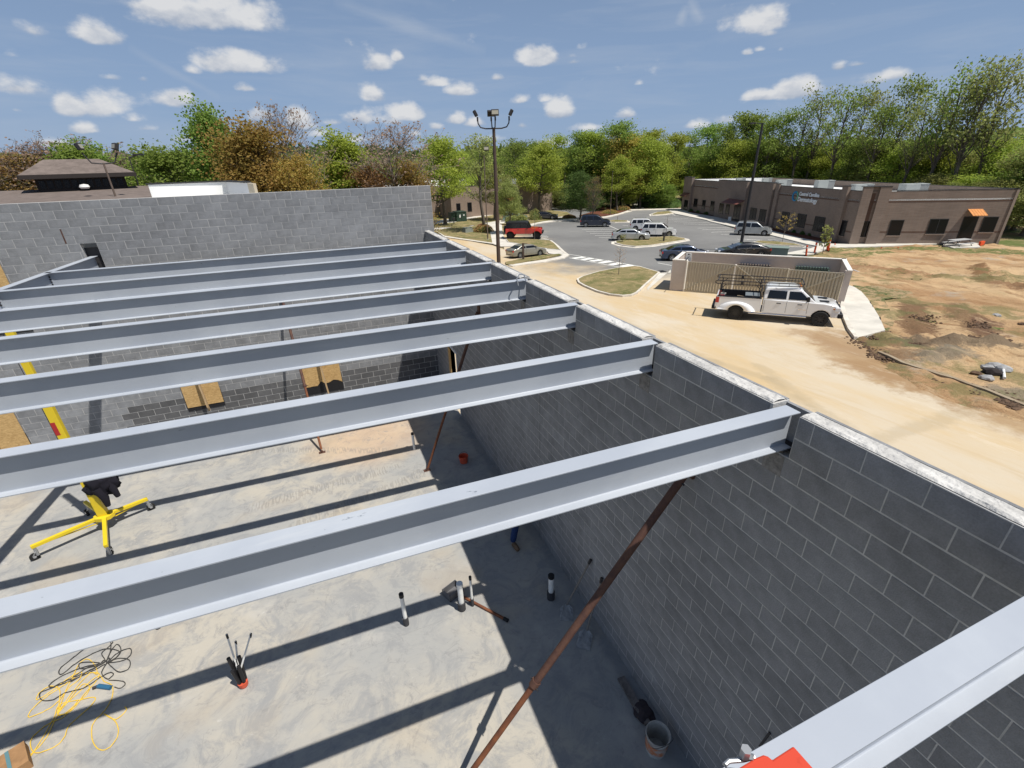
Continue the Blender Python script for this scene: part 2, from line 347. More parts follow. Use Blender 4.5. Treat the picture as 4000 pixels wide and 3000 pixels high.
def f_floor(t):
    c=t.mix(t.ramp(t.noise(.35,6,.6),.4,.62),(.325,.325,.315),(.42,.39,.335))
    c=t.mix(t.ramp(t.noise(1.6,8,.75,dis=.8),.44,.62,0,.75),c,(.255,.26,.265))
    c=t.mix(t.ramp(t.noise(.8,6,.6,t.mapping(loc=(5,3,0))),.56,.72,0,.55),c,(.46,.44,.405))
    w=t.noise(1.1,9,.75,t.mapping((1,4,1),.7),1.2)
    c=t.mix(t.ramp(w,.56,.66,0,.35),c,(.25,.255,.26))
    # orange mud dust near the far wall, darker floor along the right wall
    d=t.math('ADD',t.math('POWER',t.math('ADD',t.X,2.9),2.),t.math('MULTIPLY',t.math('POWER',t.math('ADD',t.Y,-10.9),2.),1.2))
    c=t.mix(t.math('MULTIPLY',t.ramp(t.math('ADD',d,t.math('MULTIPLY',t.noise(1.5),3.)),1.5,6.5,1,0),.45),c,(.60,.38,.20))
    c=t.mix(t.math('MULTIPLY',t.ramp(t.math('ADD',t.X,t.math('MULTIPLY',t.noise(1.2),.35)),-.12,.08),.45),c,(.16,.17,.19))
    c=t.mix(t.ramp(t.noise(38,3,.8),.66,.72,0,.5),c,(.2,.2,.2))
    c=t.mix(t.ramp(t.noise(2.6,9,.8,None,1.5),.52,.66,0,.6),c,(.215,.215,.218))
    c=t.mix(t.ramp(t.noise(.5,4,.5,t.mapping(loc=(1,9,0))),.55,.68,0,.3),c,(.40,.32,.22))
    c=t.mix(t.ramp(t.noise(3.3,9,.8,t.mapping((1,2.5,1),-.5,(7,3,0)),1.),.60,.68,0,.5),c,(.52,.50,.47))
    w2=nt_wave(t,26,.9)
    for a_,b_,w in (((1000,1980),(1560,1820),.10),((1150,2060),(1640,1850),.10),((700,1760),(1500,1760),.08)):
        c=t.mix(t.math('MULTIPLY',t.math('MULTIPLY',t.seg(on_z(*a_,0),on_z(*b_,0),w,.12,.12,1.5),w2),.40),c,(.20,.19,.18))
    return c
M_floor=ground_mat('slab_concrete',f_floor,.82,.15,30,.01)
def f_paved(t):
    # fine grey asphalt that turns into mud-dusted concrete towards the building site
    a=G(2060,1062); b=G(3400,1120); n=Vector((-(b.y-a.y),b.x-a.x,0)).normalized()
    if n.y<0: n=-n
    d=t.math('ADD',t.math('ADD',t.math('MULTIPLY',t.X,n.x),t.math('MULTIPLY',t.Y,n.y)),-(n.x*a.x+n.y*a.y))
    a2=G(2225,1012); b2_=G(2040,868); n2=Vector((-(b2_.y-a2.y),b2_.x-a2.x,0)).normalized()
    if n2.dot(G(2500,950)-a2)<0: n2=-n2
    d2=t.math('ADD',t.math('ADD',t.math('MULTIPLY',t.X,n2.x),t.math('MULTIPLY',t.Y,n2.y)),-(n2.x*a2.x+n2.y*a2.y))
    d=t.math('MINIMUM',d,t.math('ADD',d2,4.))
    d=t.math('ADD',d,t.math('MULTIPLY',t.math('SUBTRACT',t.noise(.18,6,.65),.5),16.))
    asp=t.mix(t.ramp(t.noise(.12,6,.6),.35,.65),(.155,.153,.15),(.20,.198,.192))
    asp=t.mix(t.ramp(t.noise(60,2,.7),.4,.7,0,.35),asp,(.26,.26,.25))
    asp=t.mix(t.ramp(t.noise(.6,7,.7,t.mapping((1,.25,1),-.7),.8),.55,.75,0,.4),asp,(.28,.27,.25))
    tan=t.mix(t.ramp(t.noise(.22,7,.65,t.mapping((1,.35,1),.95)),.36,.62),(.52,.39,.225),(.53,.455,.345))
    tan=t.mix(t.ramp(t.noise(1.3,8,.75,t.mapping((1,.3,1),.95),.8),.52,.72,0,.45),tan,(.44,.35,.23))
    tan=t.mix(t.ramp(t.noise(.16,4,.5,t.mapping(loc=(9,2,0))),.58,.75,0,.5),tan,(.56,.52,.45))
    tan=t.mix(t.ramp(t.noise(7,4,.8),.68,.76,0,.5),tan,(.35,.25,.15))
    for a_,b_,w in (((3000,1480),(3700,2000),.10),((2960,1430),(3600,1880),.10),((2500,1330),(3000,1480),.12),((2300,1200),(2800,1420),.12),((3350,1750),(3800,1600),.12)):
        tan=t.mix(t.math('MULTIPLY',t.seg(G(*a_),G(*b_),w,.3,.25,1.2),.4),tan,(.36,.29,.19))
    for a_,b_,w,k_ in ((r9(250,900),r9(700,1230),.9,.8),(r9(700,1230),r9(1700,1500),.7,.85),(r9(1700,1500),r9(2400,1800),.8,.85),(r9(-100,850),r9(400,1000),.3,.5)):
        tan=t.mix(t.math('MULTIPLY',t.seg(G(*a_),G(*b_),w,1.3,.9,.8),k_),tan,(.30,.19,.10))
    tan=t.mix(t.ramp(t.noise(.5,9,.8,t.mapping((1,.3,1),.95,(4,1,0))),.54,.64,0,.35),tan,(.62,.55,.44))
    tan=t.mix(t.ramp(t.noise(.33,8,.8,t.mapping((1,.22,1),.95,(8,1,0)),1.),.50,.66,0,.5),tan,(.47,.35,.20))
    return t.mix(t.ramp(d,-2.5,5.5),tan,asp)
M_paved=ground_mat('asphalt_and_dusty_drive',f_paved,.93,.35,22,.015)
def f_land(t):
    c=t.mix(t.ramp(t.noise(.25,7,.65),.40,.58),(.30,.215,.12),(.095,.125,.035))
    c=t.mix(t.ramp(t.noise(1.8,8,.75),.5,.68,0,.6),c,(.30,.23,.12))
    return c
M_land=ground_mat('grass_and_clay',f_land,.97,.6,6,.06)
def f_lawn(t):
    c=t.mix(t.ramp(t.noise(.5,7,.7),.42,.68),(.25,.205,.10),(.105,.125,.04))
    c=t.mix(t.ramp(t.noise(1.1,8,.75,t.mapping(loc=(3,8,0))),.5,.64,0,.85),c,(.42,.31,.17))
    return t.mix(t.ramp(t.noise(6,6,.8),.5,.7,0,.5),c,(.09,.10,.03))
M_lawn=ground_mat('patchy_lawn',f_lawn,.97,1,9,.08)
def f_dirt(t):
    c=t.mix(t.ramp(t.noise(.2,7,.62,t.mapping((1,.5,1),.6)),.36,.6),(.34,.205,.105),(.50,.35,.20))
    c=t.mix(t.ramp(t.noise(.9,8,.72,t.mapping((1,.4,1),.8),.8),.50,.66,0,.75),c,(.24,.135,.065))
    c=t.mix(t.ramp(t.noise(.35,5,.6,t.mapping(loc=(14,4,0))),.6,.72,0,.6),c,(.36,.33,.28))
    for a_,b_,w,cc_,k_ in ((r9(450,930),r9(1000,960),1.0,(.17,.10,.055),.8),(r9(1000,960),r9(1950,960),1.1,(.13,.10,.07),.85),(r9(700,1080),r9(1400,1090),.9,(.19,.125,.075),.8),(r9(1200,1130),r9(1500,1050),.8,(.20,.175,.13),.7),(r9(1000,540),r9(1080,840),1.0,(.17,.10,.055),.95),(r9(1500,570),r9(1740,850),.9,(.19,.12,.065),.9),(r9(1760,700),r9(1800,850),.6,(.14,.08,.05),.9),(r9(1720,130),r9(1740,260),.6,(.16,.085,.04),.8),(r9(1740,260),r9(2212,390),.8,(.19,.105,.055),.8),(r9(380,130),r9(1250,230),1.2,(.25,.14,.075),.7),(r9(2000,1480),r9(2300,1600),1.,(.20,.17,.13),.8)):
        c=t.mix(t.math('MULTIPLY',t.seg(G(*a_),G(*b_),w*.5,.5,.55,1.8),k_),c,cc_)
    for a_,b_,w in ((r7(130,1050),r7(500,1035),.7),(r7(500,1035),r7(1250,1030),.8),(r7(1600,1050),r7(2400,1090),1.8),(r7(350,1110),r7(700,1070),.5)):
        c=t.mix(t.math('MULTIPLY',t.seg(G(*a_),G(*b_),w,.8,.8,1.3),t.ramp(t.noise(1.5,8,.8),.38,.52)),c,(.13,.145,.05))
    c=t.mix(t.ramp(t.noise(2.2,9,.8,t.mapping((1,.5,1),.3,(6,6,0)),1.2),.56,.66,0,.65),c,(.15,.09,.05))
    c=t.mix(t.ramp(t.noise(1.1,9,.8,t.mapping((1,.25,1),.5,(16,6,0)),.8),.54,.66,0,.6),c,(.50,.37,.23))
    g=t.math('MULTIPLY',t.ramp(t.noise(.5,7,.7,t.mapping(loc=(2,2,0))),.47,.58),t.ramp(t.noise(.11,3,.5,t.mapping(loc=(1,7,0))),.47,.56))
    c=t.mix(t.math('MULTIPLY',g,.6),c,(.12,.13,.05))
    return t.mix(t.ramp(t.noise(5,6,.8),.58,.72,0,.5),c,(.17,.10,.055))
M_dirt=ground_mat('red_clay',f_dirt,.97,1,7,.08)
M_mulch=ground_mat('mulch',lambda t:t.mix(t.ramp(t.noise(3,7,.8),.4,.65),(.16,.06,.035),(.07,.035,.025)),.97,1,14,.06)
M_verge=ground_mat('green_verge',lambda t:t.mix(t.ramp(t.noise(1.3,9,.8),.42,.56),(.10,.12,.045),(.36,.26,.15)),.97,1,9,.08)
# ------------------------------------------------------------------ sheets that follow the land
def sheet(name,poly,dz,material,thick=0,px=True,parent=None,kind='structure',cuts=True,grid=0,disp=None,**k):
    pts=[(G(*p).xy if px else Vector(p)) for p in poly]
    bm=bmesh.new(); f=bm.faces.new([bm.verts.new((p[0],p[1],0)) for p in pts])
    if f.calc_area()==0: pass
    for s in (0,52):
        bmesh.ops.bisect_plane(bm,geom=bm.verts[:]+bm.edges[:]+bm.faces[:],plane_co=Vector((.374*s,.927*s,0)),plane_no=Vector((.374,.927,0)))
    if grid:
        xs=[p[0] for p in pts]; ys=[p[1] for p in pts]
        x=min(xs)
        while x<max(xs):
            x+=grid; bmesh.ops.bisect_plane(bm,geom=bm.verts[:]+bm.edges[:]+bm.faces[:],plane_co=Vector((x,0,0)),plane_no=Vector((1,0,0)))
        y=min(ys)
        while y<max(ys):
            y+=grid; bmesh.ops.bisect_plane(bm,geom=bm.verts[:]+bm.edges[:]+bm.faces[:],plane_co=Vector((0,y,0)),plane_no=Vector((0,1,0)))
    bmesh.ops.recalc_face_normals(bm,faces=bm.faces)
    for f in bm.faces:
        if f.normal.z<0: f.normal_flip()
    if thick:
        be=[e for e in bm.edges if e.is_boundary]
        ret=bmesh.ops.extrude_edge_only(bm,edges=be); low=[v for v in ret['geom'] if isinstance(v,bmesh.types.BMVert)]
    else: low=[]
    bnd=set(v for e in bm.edges if e.is_boundary for v in e.verts)
    lowset=set(low)
    for v in bm.verts:
        h=gz(v.co.x,v.co.y)+dz
        if disp: h+=disp(v.co.x,v.co.y)
        v.co.z=h
    for v in low: v.co.z-=thick
    bmesh.ops.triangulate(bm,faces=[f for f in bm.faces if len(f.verts)>(3 if disp else 4)])
    bmesh.ops.recalc_face_normals(bm,faces=bm.faces)
    me=bpy.data.meshes.new(name); bm.to_mesh(me); bm.free(); me.materials.append(material)
    if disp:
        for p in me.polygons: p.use_smooth=True
    o=bpy.data.objects.new(name,me); COL.objects.link(o)
    if parent: o.parent=parent
    elif kind: o['kind']=kind
    if k.get('label'): o['label']=k['label']
    if k.get('cat'): o['category']=k['cat']
    return o
def inset(poly,d):
    n=len(poly); out=[]; A=sum(poly[i][0]*poly[(i+1)%n][1]-poly[(i+1)%n][0]*poly[i][1] for i in range(n)); sg=1 if A>0 else -1
    for i in range(n):
        p=Vector(poly[i-1]);q=Vector(poly[i]);r=Vector(poly[(i+1)%n]); a=(q-p).normalized(); b=(r-q).normalized()
        na=Vector((-a.y,a.x))*sg; nb=Vector((-b.y,b.x))*sg; nn=na+nb
        if nn.length<.2: nn=na
        nn.normalize(); k=d/max(.45,nn.dot(na)); out.append((q.x+nn.x*k,q.y+nn.y*k))
    return out
def gpoly(pxs): return [tuple(G(*p).xy) for p in pxs]
# ------------------------------------------------------------------ the land
def terrain():
    me=MB(); xs=[-260,-120,-60,-30]+list(range(-20,120,3))+[140,180,240,320,420]; ys=[-60,-20,-8]+list(range(-4,130,3))+[150,190,250,330,420,520]
    n=len(xs)
    for y in ys:
        for x in xs:
            far=max(0,math.hypot(x-10,y)-170); me.v.append((x,y,gz(x,y)-.07+far*.045+ (4*noise.noise(Vector((x*.01,y*.01,0))) if far>0 else 0)))
    for j in range(len(ys)-1):
        for i in range(n-1): a=j*n+i; me.f.append((a,a+1,a+n+1,a+n))
    o=me.build('ground',M_land,kind='structure',smooth=True); return o
terrain()
s=MB(); s.box((-19,-9,-.3),(0,13.67,.007)); s.build('floor',M_floor,kind='structure')
sj=MB(); sj.box((-4,3.82,.0072),(-.02,3.824,.008)); sj.box((-6.2,-6,.0072),(-6.197,3.4,.008)); sj.build('slab_saw_cut',mat('saw_cut',(.26,.26,.255),.9),bpy.data.objects['floor'])
# paved area (asphalt lot, drive and the dusty apron by the wall)
paved=[(.25,-8),(.25,14.2)]
PV=gpoly([(1700,926),(1736,926),(1923,958),r4(470,760),r4(430,560),r4(700,505),r4(760,500),r4(830,470),r4(1100,445),r4(1190,410),r4(1180,375),r4(1000,345),r4(985,310),r4(1420,340),r4(1560,370),r4(1830,345),r4(1790,328),r5(1280,320),r5(1140,345),r5(1570,450),r5(1700,480),r6(600,770),r6(740,810),r6(1100,880),r6(1640,1005),r6(1560,1040),(3000,1030),(3330,1200),(3345,1325),(3440,1420),(3565,1500),(3678,1559),(3814,1604),(4000,1649),(4300,1760)])
paved+=PV+[(14,-8)]
sheet('paved_lot',paved,.02,M_paved,px=False)
# clay field to the right, lumpy
def mud(x,y):
    a=noise.fractal(Vector((x*.35,y*.35,1)),1,2,5)*.10
    r=abs(noise.noise(Vector((x*.12+3,y*.3,4))))
    m_=0
    for A,B,h in MUDSEG:
        d=B-A; k=max(0,min(1,((x-A.x)*d.x+(y-A.y)*d.y)/(d.x*d.x+d.y*d.y))); q=math.hypot(x-A.x-d.x*k,y-A.y-d.y*k); m_=max(m_,h*max(0,1-q/1.6))
    best=1e9
    for A,B in EDGE:
        d=B-A; k=max(0,min(1,((x-A.x)*d.x+(y-A.y)*d.y)/(d.x*d.x+d.y*d.y))); q=math.hypot(x-A.x-d.x*k,y-A.y-d.y*k)
        if q<best: best=q; sd_=d.x*(y-A.y)-d.y*(x-A.x)
    if sd_>0: best=-best
    m_-= .10 if best>3 else max(-.06,min(.10,(best+.3)*.07))
    if best>0: m_-=.3*best
    return a+.22*max(0,.25-r)*2-.05+.09*noise.fractal(Vector((x*1.6,y*1.6,7)),1,2,3)+(m_*(.6+1.6*noise.noise(Vector((x*1.5,y*1.5,2)))) if m_>0 else m_)
EDGE=[(G(*a_),G(*b_)) for a_,b_ in zip([(3345,1325),(3440,1420),(3565,1500),(3678,1559),(3814,1604),(4000,1649)],[(3440,1420),(3565,1500),(3678,1559),(3814,1604),(4000,1649),(4350,1775)])]
print('side',(EDGE[2][1]-EDGE[2][0]).x*(G(3500,1700)-EDGE[2][0]).y-(EDGE[2][1]-EDGE[2][0]).y*(G(3500,1700)-EDGE[2][0]).x)
MUDSEG=[(G(*r9(560,880)),G(*r9(1000,960)),.18),(G(*r9(1000,960)),G(*r9(1950,960)),.32),(G(*r9(1100,1080)),G(*r9(1400,1090)),.22),(G(*r9(1720,130)),G(*r9(2212,390)),.25),(G(*r9(380,130)),G(*r9(1250,230)),.25)]
dirtpoly=gpoly([(3180,1130),(3170,1010),r7(110,1060),r7(110,1025),r7(500,1012),r7(1000,995),r7(1210,985),r7(1440,1035),r7(1700,1030),r7(1800,985),r7(1950,992),r7(2212,1030),(4200,985),(4400,1250),(4400,1800),(4300,1900),(4000,1745),(3814,1690),(3678,1640),(3540,1570),(3400,1480),(3270,1370),(3345,1327),r9(705,820),r9(650,690),r9(590,590),r9(520,480),r9(450,400),r9(375,350),r9(320,332),(3270,1170)])
sheet('clay_field',dirtpoly,.05,M_dirt,px=False,grid=.32,disp=mud)
# concrete pad round the enclosure
sheet('concrete_pad',[r9(320,330),r9(375,350),r9(450,400),r9(520,480),r9(590,590),r9(650,690),r9(705,822),r9(400,905),r9(330,820),r9(250,680),r9(215,570),r9(240,480)],.11,M_conc,thick=.15)
kb=[r9(232,545),r9(262,560),r9(300,690),r9(345,790),r9(405,905),r9(370,905),r9(300,810),r9(255,700),r9(215,575)]
sheet('kerb',kb,.17,M_kerb,thick=.2)
sheet('concrete_apron',[(2530,1135),(2620,1055),r5(1160,1015),r5(1055,1015),r5(830,945),r5(760,958),r5(1040,1018),r5(905,1180)],.035,M_conc)
gr=[r9(340,300),r9(520,320),r9(760,350),r9(1000,400),r9(1020,460),r9(800,470),r9(700,480),r9(760,600),r9(800,740),r9(780,815),r9(712,820),r9(650,680),r9(590,580),r9(520,470),r9(450,395),r9(375,345)]
sheet('grass_verge',gr,.07,M_verge,grid=.3,disp=lambda x,y:.05*noise.fractal(Vector((x*1.5,y*1.5,0)),1,2,4))
# islands: gutter, kerb and lawn
def island(pxs,lawn=M_lawn,gut=.3,kw=.16,px=True):
    P=gpoly(pxs) if px else pxs
    if gut: sheet('gutter',inset(P,-gut),.028,M_kerb,px=False)
    sheet('kerb',P,.15,M_kerb,thick=.14,px=False)
    sheet('lawn',inset(P,kw),.165,lawn,px=False,thick=.02)
island([r5(145,1095),r5(200,1065),r5(380,1010),r5(560,975),r5(740,955),r5(830,958),r5(1045,1020),r5(890,1160),r5(850,1200),r5(800,1245),r5(740,1270),r5(640,1278),r5(500,1262),r5(360,1225),r5(220,1165),r5(160,1130)],gut=0)
island([r5(560,680),r5(900,640),r5(1180,625),r5(1320,650),r5(1330,665),r5(1180,690),r5(960,725),r5(780,738),r5(640,722),r5(560,700)],gut=.45)
island([r5(500,455),r5(560,448),r5(700,455),r5(700,468),r5(560,472),r5(490,465)],gut=.3)
island([r5(950,385),r5(1010,362),r5(1140,350),r5(1190,372),r5(1100,385),r5(960,395)],gut=.4)
island([r6(940,965),r6(1010,952),r6(1200,960),r6(1400,985),r6(1500,1010),r6(1250,1000),r6(1050,985)],gut=.3)
# walks and lawns on the left of the lot
sheet('sidewalk',[r4(300,500),r4(372,478),r4(445,500),r4(450,590),r4(485,660),r4(505,690),r4(600,700),r4(890,755),r4(1078,775),r4(1125,815),r4(1100,835),r4(950,810),r4(935,790),r4(560,735),r4(430,733),r4(342,697)],.10,M_conc,thick=.12)
island([r4(485,657),r4(700,655),r4(965,672),r4(1010,700),r4(1078,772),r4(960,766),r4(800,742),r4(600,702),r4(510,690)],gut=0,kw=.1)
sheet('kerb',[r4(965,668),r4(985,672),r4(1060,730),r4(1172,828),r4(1120,862),r4(900,905),r4(560,948),r4(510,940),r4(700,910),r4(900,880),r4(1060,850),r4(1100,835),r4(1120,810),r4(1075,775),r4(1010,705)],.12,M_kerb,thick=.12)
sheet('lawn',[r4(480,908),r4(680,865),r4(890,832),r4(1060,818),r4(1090,825),r4(900,868),r4(700,902),r4(560,935),r4(490,932)],.14,M_lawn,thick=.12)
sheet('lawn',[(1690,905),r4(0,508),r4(120,515),r4(190,490),r4(280,490),r4(300,515),r4(342,697),(1800,935),(1737,925)],.10,M_lawn,thick=.12)
sheet('kerb',[(1697,900),(1737,924),(1800,934),r4(342,697),r4(430,722),r4(430,735),r4(342,707),(1800,938),(1737,929)],.13,M_kerb,thick=.13)
sheet('mulch_bed',[r4(180,500),r4(225,486),r4(275,500),r4(290,530),r4(240,548),r4(190,530)],.125,M_mulch,thick=.02)
sheet('sidewalk',[r3(268,1358),r3(520,1352),r3(700,1332),r3(845,1300),r3(1000,1275),r3(1240,1265),r3(1500,1255),r3(1740,1225),r3(1745,1245),r3(1500,1280),r3(1240,1300),r3(1000,1310),r3(850,1325),r3(700,1350),r3(500,1375),r3(268,1380)],.06,M_conc,thick=.1)
sheet('lawn',[r3(268,1270),r3(460,1245),r3(640,1260),r3(900,1215),r3(1060,1190),r3(1170,1180),r3(1300,1170),r3(1500,1165),r3(1700,1185),r3(1745,1215),r3(1700,1235),r3(1500,1250),r3(1240,1262),r3(1000,1272),r3(845,1297),r3(700,1325),r3(520,1345),r3(268,1352)],.05,M_lawn,thick=.05)
sheet('sidewalk',[r3(262,1285),r3(440,1262),r3(470,1275),r3(640,1245),r3(880,1205),r3(1060,1180),r3(1175,1172),r3(1180,1184),r3(1060,1192),r3(880,1222),r3(640,1262),r3(480,1300),r3(262,1320)],.09,M_conc,thick=.05)
sheet('kerb',[r4(700,500),r4(740,520),r4(830,486),r4(1000,465),r4(1250,445),r4(1260,433),r4(1100,440),r4(900,462),r4(760,490)],.14,M_kerb,thick=.14)
sheet('lawn',[r4(420,488),r4(560,470),r4(800,440),r4(1000,425),r4(1200,415),r4(1240,432),r4(1000,450),r4(830,470),r4(740,500),r4(560,495)],.10,M_lawn,thick=.1)
# mulch bed with bush and the kerbed nose beyond the navy car
sheet('mulch_bed',[r4(1280,400),r4(1420,360),r4(1560,345),r4(1650,350),r4(1790,345),r4(1700,375),r4(1560,405),r4(1440,415)],.16,M_mulch,thick=.15)
sheet('kerb',[r4(1410,425),r4(1560,410),r4(1700,380),r4(1800,346),r4(1850,350),r4(1800,362),r4(1700,392),r4(1580,420),r4(1440,433)],.15,M_kerb,thick=.15)
sheet('mulch_bed',[r4(1000,282),r4(1150,250),r4(1450,255),r4(1560,300),r4(1640,330),r4(1420,330),r4(1200,310),r4(1000,296)],.16,M_mulch,thick=.15)
sheet('kerb',[r4(985,284),r4(1200,306),r4(1420,332),r4(1420,342),r4(1200,318),r4(985,296)],.14,M_kerb,thick=.14)
sheet('kerb',[r5(690,330),r5(740,345),r5(1275,330),r5(1275,320),r5(740,332)],.14,M_kerb,thick=.14)
# two-track path into the wood
for pl in ([r4(1840,255),r4(1860,240),r4(1900,222),r4(2010,198),r4(1930,225),r4(1885,250),r4(1900,280),r4(1915,320),r4(1895,320),r4(1870,290)],[r4(1890,250),r4(1930,228),r4(2005,204),r4(1925,245),r4(1930,270),r4(1985,318),r4(1955,320),r4(1905,280)]):
    sheet('dirt_track',pl,.03,M_conc)
# walk along the clinic
sheet('sidewalk',[r6(30,615),r6(170,600),r6(250,640),r6(530,690),r6(700,730),r6(1090,830),r6(1500,930),r6(1820,985),r6(1965,988),r7(310,990),r7(1000,968),r7(1380,950),r7(1350,975),r7(1200,988),r7(700,1012),r7(110,1030),r6(1600,1090),r6(1500,1105),r6(1250,1095),r6(1560,1035),r6(1640,1010),r6(1100,880),r6(930,835),r6(740,800),r6(480,740),r6(440,725),r6(100,655)],.13,M_conc,thick=.14)
sheet('sidewalk',[r7(1380,950),r7(1420,945),r7(1640,940),r7(1790,975),r7(1700,985),r7(1740,1025),r7(1450,1032),r7(1330,1005)],.14,M_conc,thick=.12)
sheet('mulch_bed',[r6(250,625),r6(540,675),r6(540,690),r6(250,640)],.17,M_mulch,thick=.05)
sheet('mulch_bed',[r6(1120,810),r6(1400,850),r6(1830,960),r6(1820,985),r6(1500,930),r6(1110,832)],.17,M_mulch,thick=.05)
# painted lines
pl=MB()
def strip(a,b,w=.11,dz=.026):
    A=G(*a);B=G(*b); d=(B-A); d.z=0; d.normalize(); n=Vector((-d.y,d.x,0))*w/2
    q=[A+n,B+n,B-n,A-n]; b0=len(pl.v)
    for p in q: pl.v.append((p.x,p.y,gz(p.x,p.y)+dz))
    pl.f.append((b0,b0+1,b0+2,b0+3))
def quad(ps,dz=.026):
    b0=len(pl.v)
    for p in ps:
        w=G(*p); pl.v.append((w.x,w.y,gz(w.x,w.y)+dz))
    pl.f.append((b0,b0+1,b0+2,b0+3))
for q in ([(85,853),(200,838),(250,848),(130,862)],[(180,867),(300,850),(350,860),(230,877)],[(275,883),(395,866),(450,877),(330,893)],[(370,901),(490,880),(550,893),(430,911)],[(480,922),(600,899),(655,912),(540,932)],[(590,943),(700,922),(770,936),(660,953)]): quad([r5(*p) for p in q])
strip(r5(62,812),r5(840,946)); strip(r5(66,852),r5(655,962))
for a,b in [((205,545),(560,545)),((250,567),(600,567)),((290,588),(530,588)),((340,610),(520,610)),((385,633),(500,633)),((500,505),(600,550)),((640,500),(700,505)),((1020,906),(1170,935)),((1700,600),(2212,615)),((1880,650),(2212,657)),
            ((1180,380),(1210,392)),((1000,395),(1250,398)),((1080,420),(1350,425)),((1130,440),(1450,446)),((1200,462),(1580,470)),((1300,485),(1660,492)),((1450,530),(1800,522)),((1500,548),(1820,540)),((1600,575),(1850,565)),((910,645),(1000,675))]: strip(r5(*a),r5(*b))
for a,b in [((1400,1460),(1500,1485)),((1390,1440),(1500,1455))]: strip(r3(*a),r3(*b))
for a,b in [((860,610),(930,612)),((860,628),(940,630)),((860,650),(945,652)),((1130,822),(1165,825)),((560,880),(960,818))]: strip(r4(*a),r4(*b))
for a,b in [((900,900),(1180,905)),((880,930),(1190,935)),((1480,1015),(1560,1030))]: strip(r6(*a),r6(*b))
o=pl.build('painted_line',M_paint,bpy.data.objects['paved_lot'])
# ------------------------------------------------------------------ block walls
def block_stain(m,name):
    nt=m.node_tree; b=nt.nodes['Principled BSDF']; src=b.inputs['Base Color'].links[0].from_socket
    g=nt.nodes.new('ShaderNodeNewGeometry')
    def nz(sc,a,c,lo,hi,ro=.7):
        x=nt.nodes.new('ShaderNodeTexNoise'); x.inputs['Scale'].default_value=sc; x.inputs['Detail'].default_value=7; x.inputs['Roughness'].default_value=ro; nt.links.new(g.outputs['Position'],x.inputs[0])
        r=nt.nodes.new('ShaderNodeMapRange'); r.inputs[1].default_value=a; r.inputs[2].default_value=c; r.inputs[3].default_value=lo; r.inputs[4].default_value=hi; nt.links.new(x.outputs[0],r.inputs[0]); return r.outputs[0]
    for args in ((.55,.35,.65,.84,1.14),(3.1,.52,.75,1,.84),(70,.35,.65,.91,1.09,.6),(1.3,.60,.72,1,1.22)):
        v=nt.nodes.new('ShaderNodeVectorMath'); v.operation='SCALE'; nt.links.new(src,v.inputs[0]); nt.links.new(nz(*args),v.inputs['Scale']); src=v.outputs[0]
    nt.links.new(src,b.inputs['Base Color'])
block_stain(M_block,'')
ZT=5.486; BL,BH=.4064,.2032
BY=[.184+1.8255*(k-1) for k in range(0,8)]          # near edge of each beam at the wall
def sub(a,b,holes):
    segs=[(a,b)]
    for h0,h1 in holes:
        n=[]
        for s0,s1 in segs:
            if h1<=s0 or h0>=s1: n.append((s0,s1))
            else:
                if h0>s0: n.append((s0,h0))
                if h1<s1: n.append((h1,s1))
        segs=n
    return [q for q in segs if q[1]-q[0]>.03]
def in_view(p):
    d=Vector(p)-CAM; z=d.dot(fw)
    if z<.1: return 0
    x=2000+FPX*d.dot(rt)/z; y=1500-FPX*d.dot(up)/z
    return 1/z if -60<x<4060 and -60<y<3060 else 0
_bm={}
def blockmesh(key,dx,dy,dz,material):
    if key not in _bm:
        me=MB().box((-dx/2,-dy/2,-dz/2),(dx/2,dy/2,dz/2)).mesh('concrete_block'); me.materials.append(material); _bm[key]=me
    return _bm[key]
def lay(thing,blocks,axis,material,limit=300,hidden=lambda p:False):
    # blocks: (centre, length, height, depth); nearest in view become parts, the rest one joined part
    sc=[(0 if hidden(b[0]) else in_view(b[0])*b[1],i) for i,b in enumerate(blocks)]; sc.sort(reverse=True)
    top=set(i for s,i in sc[:limit] if s>0); rest=MB()
    for i,(c,l,h,d) in enumerate(blocks):
        jit=random.uniform(-.0015,.0015)
        if axis=='y': dim=(d,l,h); c=(c[0]+jit,c[1],c[2])
        else: dim=(l,d,h); c=(c[0],c[1]+jit,c[2])
        if i in top: obj_from_mesh('block',blockmesh((round(dim[0],3),round(dim[1],3),round(dim[2],3),material.name),*dim,material),thing,c)
        else: rest.box([c[k]-dim[k]/2 for k in range(3)],[c[k]+dim[k]/2 for k in range(3)])
    rest.build('block_rest',material,thing,kind='stuff')
J=.0125
